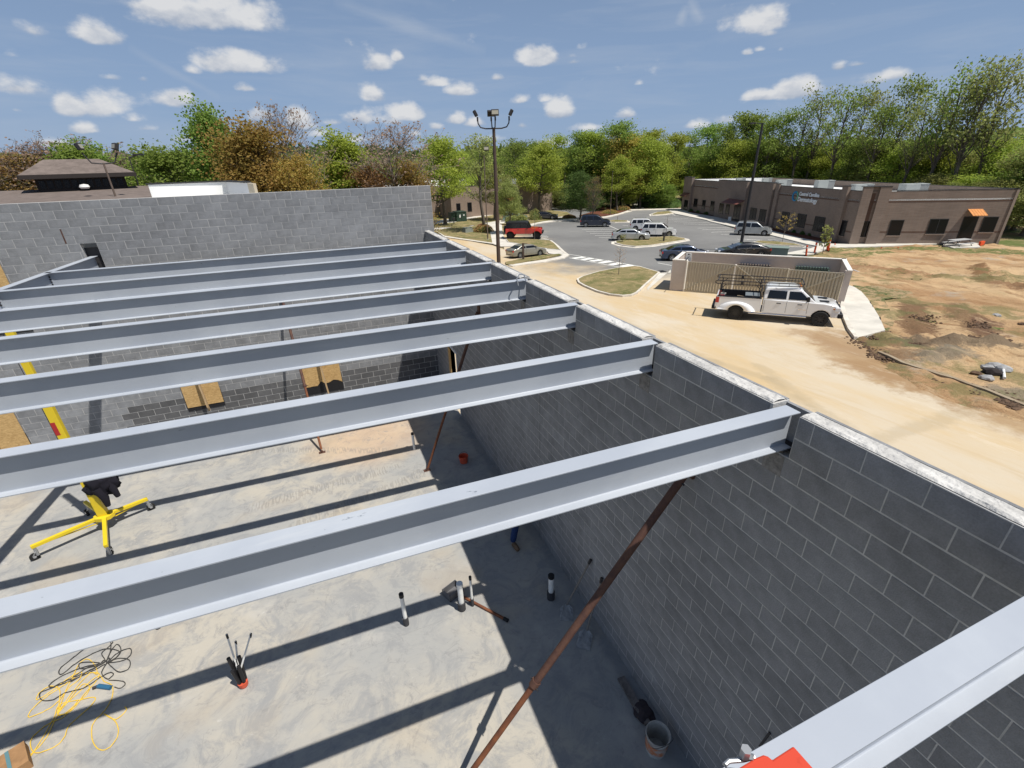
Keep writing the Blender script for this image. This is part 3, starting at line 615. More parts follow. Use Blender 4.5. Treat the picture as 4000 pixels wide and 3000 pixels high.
def right_wall():
    w=empty('block_wall',(0,0,0),label='grey block wall along the right, its top notched by beam pockets',cat='wall')
    pk=[(y-.05,y+.20) for y in BY]; mo=MB(); blocks=[]; shell=[]
    for c in range(27):
        z1=ZT-c*BH; z0=z1-BH; holes=list(pk) if c<2 else []
        if z0<2.1: holes.append((10.95,11.9))
        y=-7+ (c%2)*BL/2; y=-BL*17+(c%2)*BL/2
        while y<13.55:
            for s0,s1 in sub(max(y,-6.9),min(y+BL,13.66),holes):
                cl=5.02
                blocks.append(((.1,(s0+s1)/2,(z0+z1)/2),s1-s0-.010,BH-.0155,.2))
            y+=BL
        for s0,s1 in sub(-6.9,13.66,holes): mo.box((.002,s0,z0),(.195,s1,z1-(.004 if c==0 else 0)))
    mo.build('mortar',M_mortar,w); lay(w,blocks,'y',M_block,300)
    for h0,h1 in pk:
        MB().box((.165,h0,ZT-.4),(.2,h1,ZT-.02)).build('face_shell',M_block,w)
        MB().box((.01,h0+.01,ZT-.52),(.19,h1-.01,ZT-.405)).build('pocket_grout',M_grout,w)
        # dark grout stain block under the pocket
        MB().box((-.004,h0+.03,ZT-.62),(.01,h1-.03,ZT-.42)).build('grout_splash',M_splash,w)
    # rough grout along the top
    for a,b in zip([-6.9]+[h[1]+.01 for h in pk],[h[0]-.005 for h in pk]+[13.66]):
        g=MB(); n=max(2,int((b-a)/.08)); rows=[.012,.035,.07,.11,.145,.165]
        for i in range(n+1):
            y=a+(b-a)*i/n
            for x in rows: g.v.append((x+random.uniform(-.004,.004),y,ZT+.002+ (0 if x in (.012,.165) else .010+.012*noise.noise(Vector((x*20,y*4,1)))+random.uniform(-.004,.004))))
        k=len(rows)
        for i in range(n):
            for j in range(k-1): p=i*k+j; g.f.append((p,p+1,p+k+1,p+k))
        g.build('grout_fill',M_grout,w)
        MB().box((.168,a,ZT-.01),(.199,b,ZT+.004)).build('face_shell',M_block,w)
    MB().box((-.0005,5.016,0),(.006,5.024,ZT-.05)).build('control_joint',M_black,w)
    return w
M_splash=mat('grout_splash',(.13,.125,.12),.95,nscale=14,col2=(.26,.25,.24),bump=.5,bscale=60)
right_wall()
ZF=6.84; YF=13.67
M_blockshade=mat('shade_band_block',(.115,.115,.118),.9,nscale=4,namp=.12,bump=.35,bscale=90,obj_rand=.16,isl_rand=.16)  # darker copy of the block: a shadow band painted into the colour
def far_wall():
    w=empty('block_wall',(0,YF,0),label='tall grey concrete block wall across the far end of the slab',cat='wall')
    mo=MB(); blocks=[]; shade_band=[]
    pocket=(-8.97,-8.62,5.06,5.70)
    for c in range(34):
        z1=ZF-c*BH; z0=max(z1-BH,-.06); x=.318+(BL/2 if c%2 else 0); hol=[(pocket[0],pocket[1])] if (z0<pocket[3]-.01 and z1>pocket[2]+.01) else []
        while x>-17:
            for s0,s1 in sub(max(x-BL,-17),min(x,.318),hol):
                l=((( s0+s1)/2,.1,(z0+z1)/2),s1-s0-J,z1-z0-J,.2)
                (shade_band if (z1<1.25 and -9.75<s0) else blocks).append(l)  # lowest courses get the block with the painted shade
            x-=BL
        for s0,s1 in sub(-17,.318,hol): mo.box((s0,.0025,z0),(s1,.195,z1-(.004 if c==0 else 0)))
    bl=[((c[0],c[1]+YF,c[2]),l,h,d) for c,l,h,d in blocks]
    hid=lambda p: in_view(p)==0
    w.location=(0,0,0)
    for v in range(len(mo.v)): a=mo.v[v]; mo.v[v]=(a[0],a[1]+YF,a[2])
    mo.build('mortar',M_mortar,w)
    # the upper courses are the ones in plain sight
    def hidden(p):
        return False
    sc=sorted(range(len(bl)),key=lambda i:-(in_view(bl[i][0])*(2 if bl[i][0][2]>5.2 else 1)))
    keep=set(sc[:300]); rest=MB()
    for i,(c,l,h,d) in enumerate(bl):
        dim=(l,d,h)
        if i in keep: obj_from_mesh('block',blockmesh((round(l,3),d,round(h,3),'f'),*dim,M_block),w,(c[0],c[1]+random.uniform(-.0015,.0015),c[2]))
        else: rest.box([c[k]-dim[k]/2 for k in range(3)],[c[k]+dim[k]/2 for k in range(3)])
    rest.build('block_rest',M_block,w,kind='stuff')
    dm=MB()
    for c,l,h,d in shade_band:
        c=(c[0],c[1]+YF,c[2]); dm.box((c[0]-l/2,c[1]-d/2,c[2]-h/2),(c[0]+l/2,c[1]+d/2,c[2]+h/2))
    dm.build('shade_band_block',M_blockshade,w,kind='stuff',label='lowest block courses with a shadow band put into their colour')
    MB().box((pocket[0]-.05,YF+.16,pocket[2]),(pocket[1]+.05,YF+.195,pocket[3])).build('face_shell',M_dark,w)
    MB().box((-9.25,YF-.004,5.85),(-9.22,YF+.002,6.2)).build('tie_wire',M_rustdark,w)
far_wall()
# ------------------------------------------------------------------ steel
def f_steel(t):
    c=t.mix(t.ramp(t.noise(.9,6,.6),.35,.65),(.355,.385,.435),(.41,.44,.485))
    c=t.mix(t.ramp(t.noise(3,7,.75,t.mapping((.25,2,2))),.56,.70,0,.35),c,(.48,.50,.52))
    c=t.mix(t.ramp(t.noise(7,5,.7,t.mapping((.35,1,1.6))),.70,.735,0,.8),c,(.10,.12,.15))
    c=t.mix(t.ramp(t.noise(30,3,.7),.72,.76,0,.6),c,(.16,.17,.18))
    return t.mix(t.ramp(t.noise(2.2,8,.8,t.mapping(loc=(3,3,3))),.64,.72,0,.4),c,(.44,.41,.35))
M_steel=ground_mat('primed_steel_beam',f_steel,.48,.08,25,.004); M_steel.node_tree.nodes['Principled BSDF'].inputs['Specular IOR Level'].default_value=.45
SK=-.0345    # the beams run slightly askew to the walls
def ibeam(p,q,wf=.142,dp=.352,tf=.011,tw=.008):
    "I section whose top centre line runs p-q"
    p=Vector(p);q=Vector(q); d=(q-p).normalized(); sd=d.cross(Vector((0,0,1))).normalized(); U=Vector((0,0,-1))
    prof=[(-wf/2,0),(wf/2,0),(wf/2,tf),(tw/2+.006,tf),(tw/2,tf+.006),(tw/2,dp-tf-.006),(tw/2+.006,dp-tf),(wf/2,dp-tf),(wf/2,dp),(-wf/2,dp),(-wf/2,dp-tf),(-tw/2-.006,dp-tf),(-tw/2,dp-tf-.006),(-tw/2,tf+.006),(-tw/2-.006,tf),(-wf/2,tf)]
    m=MB(); n=len(prof); vs=[]
    for c in (p,q):
        for a,b in prof: vs.append(c+sd*a+U*b)
    m.add(vs,[tuple(range(n))[::-1],tuple(range(n,2*n))]+[(i,(i+1)%n,n+(i+1)%n,n+i) for i in range(n)]); return m
def gird_x(y): return -9.15+.076*(y-10.0)
ordn=['nearest steel roof beam, cut off by the lower right picture corner','first full steel roof beam in front, spanning the picture below the centre','second full steel roof beam from the front, over the yellow lift mast','third full steel roof beam from the front','fourth steel roof beam from the front, a clamp hooked over its right end','fifth steel roof beam from the front','sixth steel roof beam, framed into the left girder with a bolted clip','farthest steel roof beam, closest to the tall block wall']
for k in range(8):
    y0=BY[k]+.071; xe=.075 if k else .06
    SK=-.0345
    if k==0: y0=-1.587; SK=-.0143
    xl=gird_x(y0-SK*0+.3)+.02
    t=empty('steel_beam',(0,y0,ZT),label=ordn[k],cat='steel beam',group='steel roof beams across the slab')
    b=ibeam((xe,SK*xe,0),(xl,SK*xl,0)); b.build('rolled_section',M_steel,t,bevel=.0015,seg=1)
    MB().box((-.03,-.08,-.372),(.16,.09,-.353)).build('bearing_plate',M_dark,t)
    c=MB(); yy=SK*xl
    c.box((xl,yy-.012,-.30),(xl+.09,yy-.004,-.07)); c.build('clip_angle',M_steel,t)
    for i in range(4):
        MB().cyl((xl+.05,yy-.03,-.10-.055*i),(xl+.05,yy-.012,-.10-.055*i),.016,n=6).build('bolt',M_dark,t)
t=empty('steel_girder',(0,0,ZT),label='pale grey steel girder running to the far wall at upper left, carrying beam ends',cat='steel beam')
ibeam((gird_x(13.76)+.06,13.76,0),(gird_x(-7),-7,0),wf=.165,dp=.41).build('rolled_section',M_steel,t,bevel=.0015,seg=1)
MB().box((gird_x(13.6)-.1,13.60,-.44),(gird_x(13.6)+.2,13.8,-.412)).build('bearing_plate',M_dark,t)
# ------------------------------------------------------------------ inside the walls
z4=r_(2.212,0,1600); z5=r_(2.212,0,2300); z6=r_(2.212,1400,1700); zb=r_(1.7015,2700,2600)
# strand board over the openings in the far wall
def osb(x0,x1,z0,z1,label,ragged=False,stud=True):
    t=empty('board_panel',((x0+x1)/2,YF,z0),label=label,cat='board'); w=(x1-x0)/2
    m=MB()
    if ragged:
        n=9; bot=[(-w+2*w*i/n, .16*abs(noise.noise(Vector((i*.5,x0,2))))*2+.02) for i in range(n+1)]
        pts=[(a,-.03,b+.12) for a,b in bot]+[(w,-.03,z1-z0),(-w,-.03,z1-z0)]; m.slab(pts,(0,1,0),.012)
    else: m.box((-w,-.03,0),(-.01,-.018,z1-z0)); m.box((.004,-.03,.01),(w,-.018,z1-z0))
    m.build('board',M_osb,t)
    MB().box((-w-.01,-.018,-.12),(w+.01,-.004,.45)).build('building_paper',M_black,t)
    if stud: MB().bar((-.02,-.06,z1-z0),(.10,-.28,-.1),.045,.09,(0,-1,0)).build('stud',M_wood,t)
    return t
osb(-7.96,-6.97,.80,2.25,'pale strand board over the left low opening of the far wall, stud down its middle')
osb(-4.58,-3.38,.62,2.25,'pale strand board with ragged lower edge over the right opening of the far wall',ragged=True)
osb(-13.2,-11.9,.45,3.25,'large strand board at the left picture edge, lower on the far wall',stud=False)
osb(-12.8,-10.68,3.85,5.55,'wide strand board at the left picture edge, high on the far wall',stud=False)
# white door frame in the right wall
t=empty('door_frame',(0,11.4,0),label='white door frame in the far end of the right block wall',cat='door frame')
M_wf=mat('white_door_paint',(.8,.8,.8),.5)
f=MB(); f.box((-.01,.50,0),(.2,.55,2.14)); f.build('jamb',M_wf,t)
f=MB(); f.box((-.01,-.45,0),(.2,-.40,2.14)); f.build('jamb',M_wf,t)
f=MB(); f.box((-.01,-.45,2.14),(.2,.55,2.19)); f.build('head',M_wf,t)
MB().box((-.03,.22,.3),(-.015,.48,2.1)).build('board',M_osb,t)
# pipe braces
def brace(a,b,label,r=.032,lit=M_rust):
    a=Vector(a);b=Vector(b); t=empty('pipe_brace',b,label=label,cat='brace',group='pipe braces propping the block walls'); a=a-b; 
    MB().cyl(a*.99,a*.40,r*1.25,n=14).build('upper_tube',M_rustdark,t,smooth=True)
    MB().cyl(a*.42,a*.02,r,n=14).build('lower_tube',lit,t,smooth=True)
    MB().cyl(a*.40,a*.415,r*1.6,n=14).build('collar',M_rustdark,t)
    d=a.normalized(); sd=d.cross(Vector((0,0,1))).normalized()
    MB().cyl(a*.405-sd*.09,a*.405+sd*.09,.009,n=6).build('pin',M_dark,t); MB().cyl(a*.965-sd*.07,a*.965+sd*.07,.011,n=6).build('pin',M_dark,t)
    MB().box((-.09,-.06,0),(.09,.06,.012)).cyl((0,-.03,.05),(0,.03,.05),.03,n=8).build('foot',M_rustdark,t)
    return t,a
t,a=brace((-.03,1.15,4.33),(-3.22,1.15,0),'long rusty brown pipe brace in front of the right block wall, nearest the camera',.036)
MB().box((a.x-.005,a.y-.07,a.z-.11),(a.x+.03,a.y+.07,a.z+.11)).build('wall_plate',M_rustdark,t)
t,a=brace((-.03,8.40,4.22),(-1.72,8.44,0),'rusty pipe brace seen under the second beam, foot at the wall shadow edge')
MB().box((a.x-.005,a.y-.07,a.z-.11),(a.x+.03,a.y+.07,a.z+.11)).build('wall_plate',M_rustdark,t)
t,a=brace((-4.62,13.63,4.0),(-4.3,10.57,0),'brown pipe brace leaning on the far wall beside the ragged strand board')
MB().box((a.x-.07,a.y-.0,a.z-.11),(a.x+.07,a.y+.03,a.z+.11)).build('wall_plate',M_rustdark,t)
# stub pipes in the slab
def stub(base,top,r,label,sleeve=True,cap=M_black,name='floor_pipe'):
    b=on_z(*base,0); h=hgt(*top,b); t=empty(name,b,label=label,cat='pipe',group='pipe stubs standing out of the slab')
    MB().cyl((0,0,0),(0,0,h*.94),r,n=16).build('pipe',M_pvc,t,smooth=True)
    if cap: MB().cyl((0,0,h*.9),(0,0,h),r*1.18,n=16).build('cap',cap,t,smooth=True)
    if sleeve: MB().cyl((0,0,0),(0,0,.19),r*1.45,n=16).build('sleeve',mat('dark_sleeve',(.05,.05,.055),.7),t,smooth=True)
    return t
stub((2152,2338),(2152,2247),.05,'white pipe stub with black cap in the shade near the right wall')
stub((1588,2440),(1571,2318),.035,'thin white pipe stub with round black cap out on the sunlit slab')
stub((1805,2380),(1803,2277),.05,'thick white pipe stub with pale top at the shadow edge',cap=M_pvc)
stub((1846,2366),(1838,2252),.022,'thin pipe in a tall dark sleeve right of the thick white stub')
stub((1619,1756),(1616,1690),.035,'small white pipe stub in the shadow of the second beam',sleeve=False,cap=M_black)
M_orcap=mat('orange_red_plastic',(.62,.10,.05),.5,nscale=8,namp=.2)
b=on_z(955,2680,0); t=empty('conduit_bundle',b,label='bundle of dark conduit ends with an orange red base in the open slab',cat='conduits')
MB().lathe([(.0,0),(.05,.0),(.07,.05),(.075,.12),(.0,.12)],12).build('base',M_orcap,t)
for i,(dx,dy) in enumerate(((-.05,-.03),(.04,-.03),(.0,.04),(.06,.05),(-.06,.04))):
    MB().cyl((dx*.6,dy*.6,.08),(dx*1.1,dy*1.1,.46+.05*i),.028,n=10).build('conduit',M_black,t,smooth=True)
for (p,h) in (((885,2478),1.1),((920,2505),.85),((980,2475),.95)):
    q=on_z(*p,h)-b; MB().cyl((q.x*.15,q.y*.15,.4),q,.014,n=8).build('wire_tail',M_pvc,t); MB().cyl(q*.93,q,.017,n=8).build('wire_tip',M_black,t)
b=on_z(1850,2352,0); q=on_z(1982,2428,0); q2=on_z(1790,2325,0)
t=empty('loose_pipe',b,label='brown pipe lying on the slab across the wall shadow edge',cat='pipe'); MB().cyl((q2-b)+Vector((0,0,.03)),(q-b)+Vector((0,0,.03)),.027,n=10).build('tube',M_rust,t,smooth=True); MB().cyl((q-b)*.9+Vector((0,0,.03)),(q-b)*1.02+Vector((0,0,.03)),.034,n=10).build('socket',M_black,t)
b=on_z(1770,2320,0); t=empty('steel_box',b,rz=.4,label='open dark metal box behind the thick white pipe stub',cat='box')
m=MB(); m.box((-.16,-.12,0),(.16,-.11,.16)); m.box((-.16,.11,0),(.16,.12,.16)); m.box((-.16,-.12,0),(-.15,.12,.16)); m.box((.15,-.12,0),(.16,.12,.16)); m.box((-.16,-.12,0),(.16,.12,.01)); m.build('case',mat('grey_box_metal',(.18,.18,.19),.5,metal=.4),t)
for (p,lab,mt) in (((620,2452),'small grey pipe end poking from under the front beam',M_pvc),((525,2472),'red capped pipe end poking from under the front beam',M_orcap)):
    b=on_z(*p,0); t=empty('floor_pipe',b,label=lab,cat='pipe'); MB().cyl((0,0,0),(0,0,.1),.05,n=14).build('collar',M_dark,t); MB().cyl((0,0,.1),(0,0,.16),.042,n=14).build('cap',mt,t)
b=on_z(1812,1806,0); t=empty('red_bucket',b,label='small red bucket lying in the wall shadow near the second brace',cat='bucket')
MB().lathe([(.0,0),(.10,0),(.13,.22),(.135,.22),(.135,.20),(.12,.20),(.095,.02),(0,.02)],16).build('shell',M_orcap,t,smooth=True); MB().tube([(.13*math.cos(a),.02,.2+.13*math.sin(a)) for a in [i*math.pi/8 for i in range(9)]],.005,5).build('handle',M_dark,t)
# mortar bucket by the wall
b=on_z(2560,2925,0); t=empty('bucket',b,label='white mortar bucket with an orange label band beside the right wall',cat='bucket')
M_bk=mat('dirty_white_plastic',(.52,.50,.46),.7,nscale=5,col2=(.35,.33,.30))
MB().lathe([(0,0),(.135,0),(.155,.37),(.165,.37),(.165,.34),(.152,.34),(.148,.34),(.13,.02),(0,.02)],24).build('shell',M_bk,t,smooth=True)
MB().lathe([(.1425,.08),(.156,.27)],24).build('label_band',mat('orange_band',(.55,.20,.09),.7,nscale=9,col2=(.45,.40,.36),thr=(.45,.6)),t,smooth=True)
MB().tube([(.163*math.cos(a),.163*math.sin(a)*.4-.1,.33-.05*math.sin(a)) for a in [math.pi+i*math.pi/9 for i in range(10)]],.004,5).build('handle',M_dark,t)
# shovels
def shovel(top,blade,tip,label):
    b=on_z(*blade,.03); tp=on_x(*top,-.04); t=empty('shovel',b,label=label,cat='shovel',group='flat shovels leaning on the right wall'); v=tp-b
    MB().cyl((0,0,0),v,.017,n=8).build('shaft',mat('grey_worn_wood',(.22,.20,.18),.8),t)
    MB().cyl(v*.94,v*1.02,.026,n=8).build('grip',M_dark,t)
    e=on_z(*tip,.01)-b; d=e.normalized(); sd=d.cross(Vector((0,0,1))).normalized()
    m=MB(); w=.12
    m.slab([-sd*.05+Vector((0,0,.02)),-sd*w+d*.06,-sd*w+e,sd*w+e,sd*w+d*.06,sd*.05+Vector((0,0,.02))],(0,0,1),.006); m.build('blade',mat('worn_shovel_steel',(.36,.37,.38),.5,metal=.5,nscale=8,namp=.3),t)
shovel((2306,2190),(2213,2365),(2214,2425),'flat shovel leaning on the right wall, the farther of the two')
shovel((2350,2262),(2292,2465),(2276,2535),'flat shovel leaning on the right wall, behind the long near brace')
# boards and blocks left along the wall foot
for (a,b_,w,lab) in (((2425,2650),(2492,2768),.12,'scrap board lying along the foot of the right wall'),((2490,2770),(2530,2830),.09,'short scrap board between the longer one and the bucket'),((2503,2755),(2535,2812),.14,'dark rag heap by the wall next to the bucket')):
    A=on_z(*a,.02);B=on_z(*b_,.02); t=empty('scrap_board' if 'board' in lab else 'rag',A,label=lab,cat='board' if 'board' in lab else 'rag')
    if 'board' in lab: MB().bar((0,0,.02),B-A+Vector((0,0,.02)),w,.04).build('plank',mat('grey_board',(.16,.14,.13),.9,nscale=8,namp=.3),t)
    else:
        m=bmesh.new(); bmesh.ops.create_icosphere(m,subdivisions=3,radius=.15)
        for v in m.verts: v.co*= 1+.45*noise.noise(v.co*9); v.co.z=max(-.02,v.co.z*.45)
        me=bpy.data.meshes.new('heap'); m.to_mesh(me); m.free(); me.materials.append(mat('dark_rag',(.05,.04,.045),.95)); o=obj_from_mesh('cloth',me,t,(B-A)*.5)
b=on_z(60,2985,0); t=empty('cardboard_box',b,rz=.5,label='brown cardboard box cut off by the lower left picture corner',cat='box')
MB().box((-.3,-.25,0),(.16,.14,.16)).build('carton',mat('cardboard',(.30,.17,.08),.9,nscale=5,namp=.2),t); MB().box((-.31,-.26,.11),(.0,-.249,.14)).box((-.04,-.255,.162),(.0,.14,.165)).build('tape',mat('teal_tape',(.10,.2,.22),.6),t)
# power cords
def spline(px,closed=False,n=10,h=.012,z0=z5):
    P=[on_z(*z0(*p),h) for p in px]; out=[]
    N=len(P)
    for i in range(N-1):
        p0=P[max(i-1,0)];p1=P[i];p2=P[i+1];p3=P[min(i+2,N-1)]
        for k in range(n):
            s=k/n; out.append(.5*((2*p1)+(-p0+p2)*s+(2*p0-5*p1+4*p2-p3)*s*s+(-p0+3*p1-3*p2+p3)*s**3)+Vector((0,0,.01*math.sin(i*1.7+s*3)**2)))
    out.append(P[-1]); return out
M_ycord=mat('yellow_cord',(.72,.48,.06),.6); M_kcord=mat('black_cord',(.05,.048,.045),.6); M_blue=mat('blue_plug',(.03,.12,.22),.5)
t=empty('extension_cord',(0,0,0),label='tangled yellow extension cord on the slab at lower left',cat='cord')
yel=[(170,1540),(260,1440),(400,1290),(520,1050),(640,880),(780,730),(840,740),(820,660),(760,610),(690,640),(640,740),(560,900),(500,1080),(520,900),(490,850),(430,845),(340,900),(320,960),(420,900),(600,770),(700,720),(690,780),(600,850),(500,980),(380,1060),(250,1110),(280,1040),(420,920),(560,830),(700,740),(850,730),(830,800),(740,900),(620,1050),(500,1090),(560,1010),(700,840),(760,830),(770,880),(680,980),(540,1090),(500,1060),(620,950),(840,760),(900,800),(970,840),(970,930),(930,1020),(880,1080),(800,1180),(800,1310),(860,1390),(950,1370),(1020,1260),(1000,1150),(900,1080),(1000,1130),(1090,1050),(1080,1020)]
MB().tube(spline(yel),.0068,6).build('cable',M_ycord,t,smooth=True)
yel2=[(200,1530),(300,1400),(460,1130),(520,1000),(700,960),(820,940),(780,1020),(600,1180),(560,1280),(480,1360),(330,1420),(270,1380),(280,1290),(400,1180),(560,1100),(680,960)]
MB().tube(spline(yel2),.0068,6).build('cable',M_ycord,t,smooth=True)
t=empty('extension_cord',(0,0,0),label='bundled black extension cord beside the yellow one, with a blue plug',cat='cord')
blk=[(770,490),(640,590),(520,690),(530,740),(650,650),(800,560),(920,520),(1030,540),(1000,600),(920,640),(960,540),(1010,480),(1045,520),(1020,580),(930,640),(1010,560),(1120,515),(1130,570),(1060,620),(920,640),(1030,600),(1120,620),(1110,690),(1030,720),(960,670),(900,620),(830,680),(700,740),(560,800),(450,850),(430,830),(540,750),(720,680),(900,630),(880,560),(940,500),(975,460),(930,440),(960,480),(920,620),(780,700),(620,800),(640,760),(760,680),(860,640),(700,640),(700,690),(850,660),(950,600),(880,720),(930,780),(980,740),(950,725),(860,770),(720,860),(560,900),(460,960),(360,960),(350,900),(440,860),(600,800),(820,700),(910,650)]
MB().tube(spline(blk,h=.02),.0068,6).build('cable',M_kcord,t,smooth=True)
MB().tube(spline([(940,790),(1060,800),(1080,830),(1040,860),(990,850)]),.0068,6).build('cable',M_kcord,t)
a=on_z(*z5(850,840),.03);b=on_z(*z5(960,855),.03); MB().cyl(a,b,.034,n=10).build('plug',M_blue,t); a2=on_z(*z5(800,860),.03); MB().cyl(a2,a,.024,n=10).build('socket',M_dark,t)
# ------------------------------------------------------------------ yellow material lift
hub=on_z(*z4(905,925),.33); t=empty('material_lift',(hub.x,hub.y,0),label='yellow hand crank material lift on four casters at the left, under the beams',cat='material lift')
H=Vector((0,0,.33))
m=MB(); n=8; m.prism([(.2*math.cos(2*math.pi*i/n),.17*math.sin(2*math.pi*i/n)) for i in range(n)],.30,.40); m.build('hub_plate',M_yel,t,bevel=.01)
for (p,q) in (((735,800),(750,890)),((1275,770),(1305,840)),((915,1180),(960,1215)),((265,1190),(300,1270))):
    e=on_z(*z4(*p),.36)-Vector((hub.x,hub.y,0)); e.z=0; d=e.normalized()
    l=MB(); l.bar(d*.1+Vector((0,0,.36)),e+Vector((0,0,.36)),.075,.075); l.bar(d*.15+Vector((0,0,.24)),e*.8+Vector((0,0,.33)),.03,.02); lg=l.build('leg',M_yel,t,bevel=.006)
    w=on_z(*z4(*q),.09)-Vector((hub.x,hub.y,0)); 
    MB().cyl(e*.97+Vector((0,0,.12)),e*.97+Vector((0,0,.34)),.03,n=10).bar(e*.97+Vector((0,0,.22)),w+Vector((0,0,.02)),.09,.02).build('caster_fork',mat('zinc',(.42,.43,.44),.4,metal=.7),lg)
    sd=d.cross(Vector((0,0,1))); MB().cyl(w-sd*.022,w+sd*.022,.085,n=18).build('caster_wheel',M_tyre,lg); MB().cyl(w-sd*.026,w+sd*.026,.03,n=10).build('caster_hub',M_chrome,lg)
MB().box((-.09,-.07,.38),(.09,.07,2.0)).build('mast_section',M_yel,t,bevel=.008)
MB().box((-.075,-.058,2.0),(.075,.058,3.5)).build('mast_section',M_yel,t,bevel=.008)
MB().box((-.062,-.047,3.5),(.062,.047,4.95)).build('mast_section',M_yel,t,bevel=.008)
MB().box((-.12,-.10,2.02),(.12,.10,2.07)).box((.05,-.13,1.98),(.16,.02,2.06)).build('collar',M_yel,t,bevel=.006); MB().box((-.10,-.08,3.5),(.10,.08,3.55)).build('collar',M_yel,t)
MB().box((-.078,-.061,2.55),(.0,-.059,2.85)).build('warning_label',mat('red_label',(.4,.03,.03),.6),t)
MB().cyl((.15,-.05,1.3),(.35,-.1,1.33),.018,n=8).box((.08,-.12,1.15),(.2,.05,1.42)).build('winch',M_dark,t)
MB().cyl((-.11,0,.4),(-.11,0,4.9),.006,n=5).build('cable',M_dark,t)
jt=empty('jacket',(hub.x+.17,hub.y-.02,1.25),label='black jacket hung on the mast of the yellow lift',cat='jacket')
bm=bmesh.new(); bmesh.ops.create_icosphere(bm,subdivisions=4,radius=.5)
for v in bm.verts:
    c=v.co; f=1+.30*noise.noise(c*5)+.15*noise.noise(c*13); sx=.34*(1.15-.5*(c.z)); v.co=Vector((c.x*.62*f*(1.0-.3*c.z)+.05,c.y*.32*f,c.z*.72*f+ .10*noise.noise(Vector((c.x*6,c.y*6,0)))))
me=bpy.data.meshes.new('jacket'); bm.to_mesh(me); bm.free(); me.materials.append(mat('black_cloth',(.012,.011,.018),.95)); [setattr(p,'use_smooth',True) for p in me.polygons]; obj_from_mesh('cloth',me,jt)
MB().tube([(.14,-.02,.1),(.24,-.06,-.15),(.27,-.06,-.42)],[.09,.08,.05],10).tube([(-.02,-.1,-.1),(.06,-.12,-.35),(.04,-.1,-.58)],[.09,.08,.05],10).build('sleeve',MATS['black_cloth'],jt,smooth=True)
